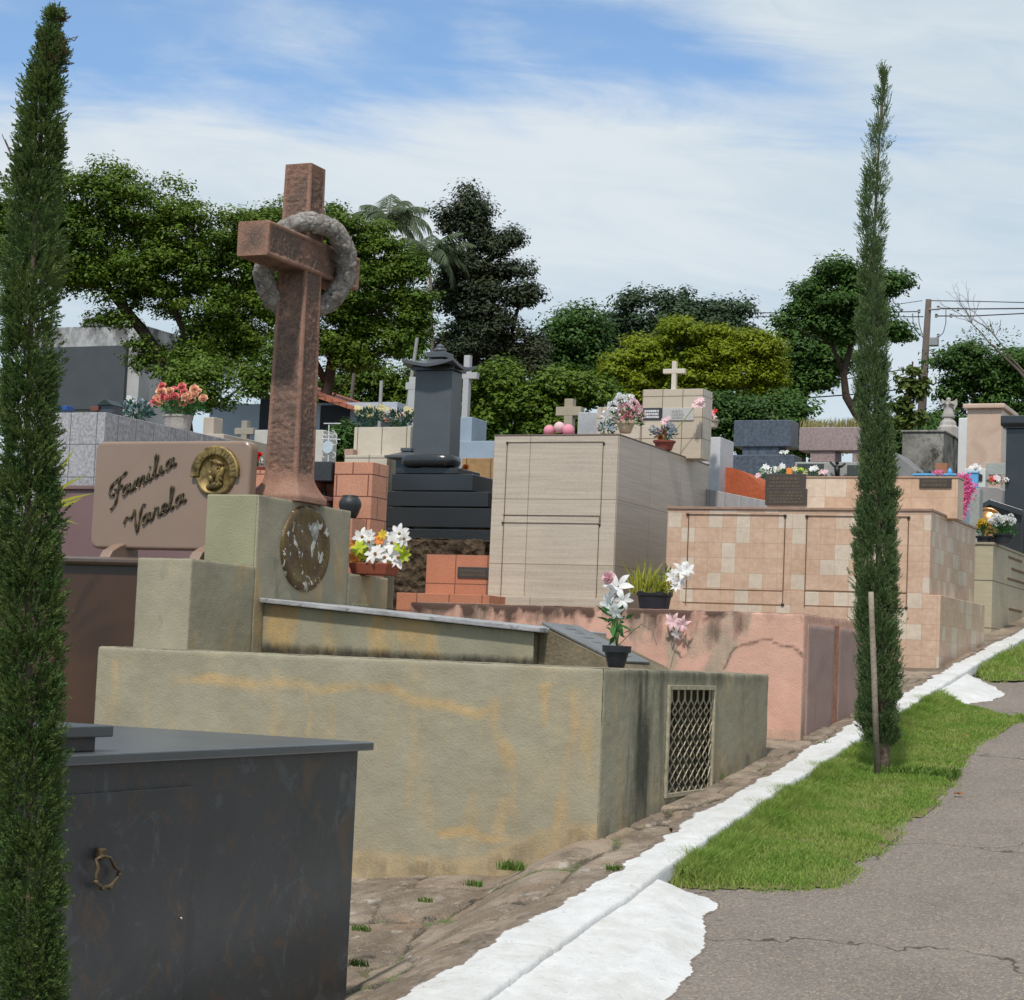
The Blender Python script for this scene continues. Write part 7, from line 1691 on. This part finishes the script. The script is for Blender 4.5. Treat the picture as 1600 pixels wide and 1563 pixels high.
def mp(vec, scale, loc=(0,0,0), rotv=(0,0,0)):
    q = N_('ShaderNodeMapping'); t.links.new(vec, q.inputs[0]); q.inputs['Scale'].default_value = scale; q.inputs['Location'].default_value = loc; q.inputs['Rotation'].default_value = rotv; return q.outputs[0]
def nzz_(vec, s, det, ro, di=0):
    q = N_('ShaderNodeTexNoise'); t.links.new(vec, q.inputs['Vector']); q.inputs['Scale'].default_value = s; q.inputs['Detail'].default_value = det; q.inputs['Roughness'].default_value = ro; q.inputs['Distortion'].default_value = di; return q.outputs['Fac']
def mt(op, a, b=None, c=None):
    q = N_('ShaderNodeMath', operation=op)
    for i, v in enumerate((a, b, c)):
        if v is None: continue
        if isinstance(v, (int, float)): q.inputs[i].default_value = v
        else: t.links.new(v, q.inputs[i])
    return q.outputs[0]
def mr(f, a, b, c=0, d=1, sm_=True):
    q = N_('ShaderNodeMapRange', interpolation_type='SMOOTHSTEP' if sm_ else 'LINEAR'); t.links.new(f, q.inputs[0])
    for i, v in enumerate((a, b, c, d)): q.inputs[i+1].default_value = v
    return q.outputs[0]
v0 = mp(tc.outputs['Generated'], (1,1,1), rotv=(0,0,-AZ))      # y = view azimuth, x = right, z = up
sx = N_('ShaderNodeSeparateXYZ'); t.links.new(v0, sx.inputs[0])
el = mt('DIVIDE', sx.outputs[2], mt('MAXIMUM', sx.outputs[1], .05)); az_ = mt('DIVIDE', sx.outputs[0], mt('MAXIMUM', sx.outputs[1], .05))
tilt = mt('ADD', el, mt('MULTIPLY', az_, .10))
vv = N_('ShaderNodeCombineXYZ'); t.links.new(az_, vv.inputs[0]); t.links.new(tilt, vv.inputs[1])
n1 = nzz_(mp(vv.outputs[0], (3.2, 12, 1), SKYOFF), 1, 6, .55, .6)
n2 = nzz_(mp(vv.outputs[0], (9, 38, 1), (2.2, 4.1, 0)), 1, 6, .6, .8)
n3 = nzz_(mp(vv.outputs[0], (2.2, 5, 1), (7.2, 1.1, 0)), 1, 4, .5, .4)
cov = mt('ADD', mt('ADD', mt('MULTIPLY', n1, .75), mt('MULTIPLY', n2, .3)), mr(el, .205, .315, .48, -.03))
# clearer blue to the upper left, cloud bank at the upper right
cov = mt('ADD', cov, mr(mt('ADD', mt('MULTIPLY', az_, .35), el), .335, .40, 0, .22))
cov = mt('SUBTRACT', cov, mt('MULTIPLY', mr(az_, -.3, .02, 1, 0), mr(el, .2, .24, 0, .05)))
mask = mr(cov, .42, .74, .12, .96)
cc = N_('ShaderNodeMix', data_type='RGBA'); t.links.new(mr(mt('ADD', mt('MULTIPLY', n3, .6), mt('MULTIPLY', n2, .4)), .35, .65), cc.inputs[0]); cc.inputs[6].default_value = (.53, .635, .715, 1); cc.inputs[7].default_value = (.70, .755, .79, 1)
mx = N_('ShaderNodeMix', data_type='RGBA'); t.links.new(mask, mx.inputs[0]); t.links.new(sc.outputs[2], mx.inputs[6]); t.links.new(cc.outputs[2], mx.inputs[7])
t.links.new(mx.outputs[2], bg.inputs[0]); t.links.new(bg.outputs[0], out.inputs[0])
S.render.engine = 'CYCLES'
S.view_settings.view_transform = 'Standard'; S.view_settings.look = 'None'; S.view_settings.exposure = .1; S.view_settings.gamma = 1
S.render.resolution_x = 1024; S.render.resolution_y = 1000
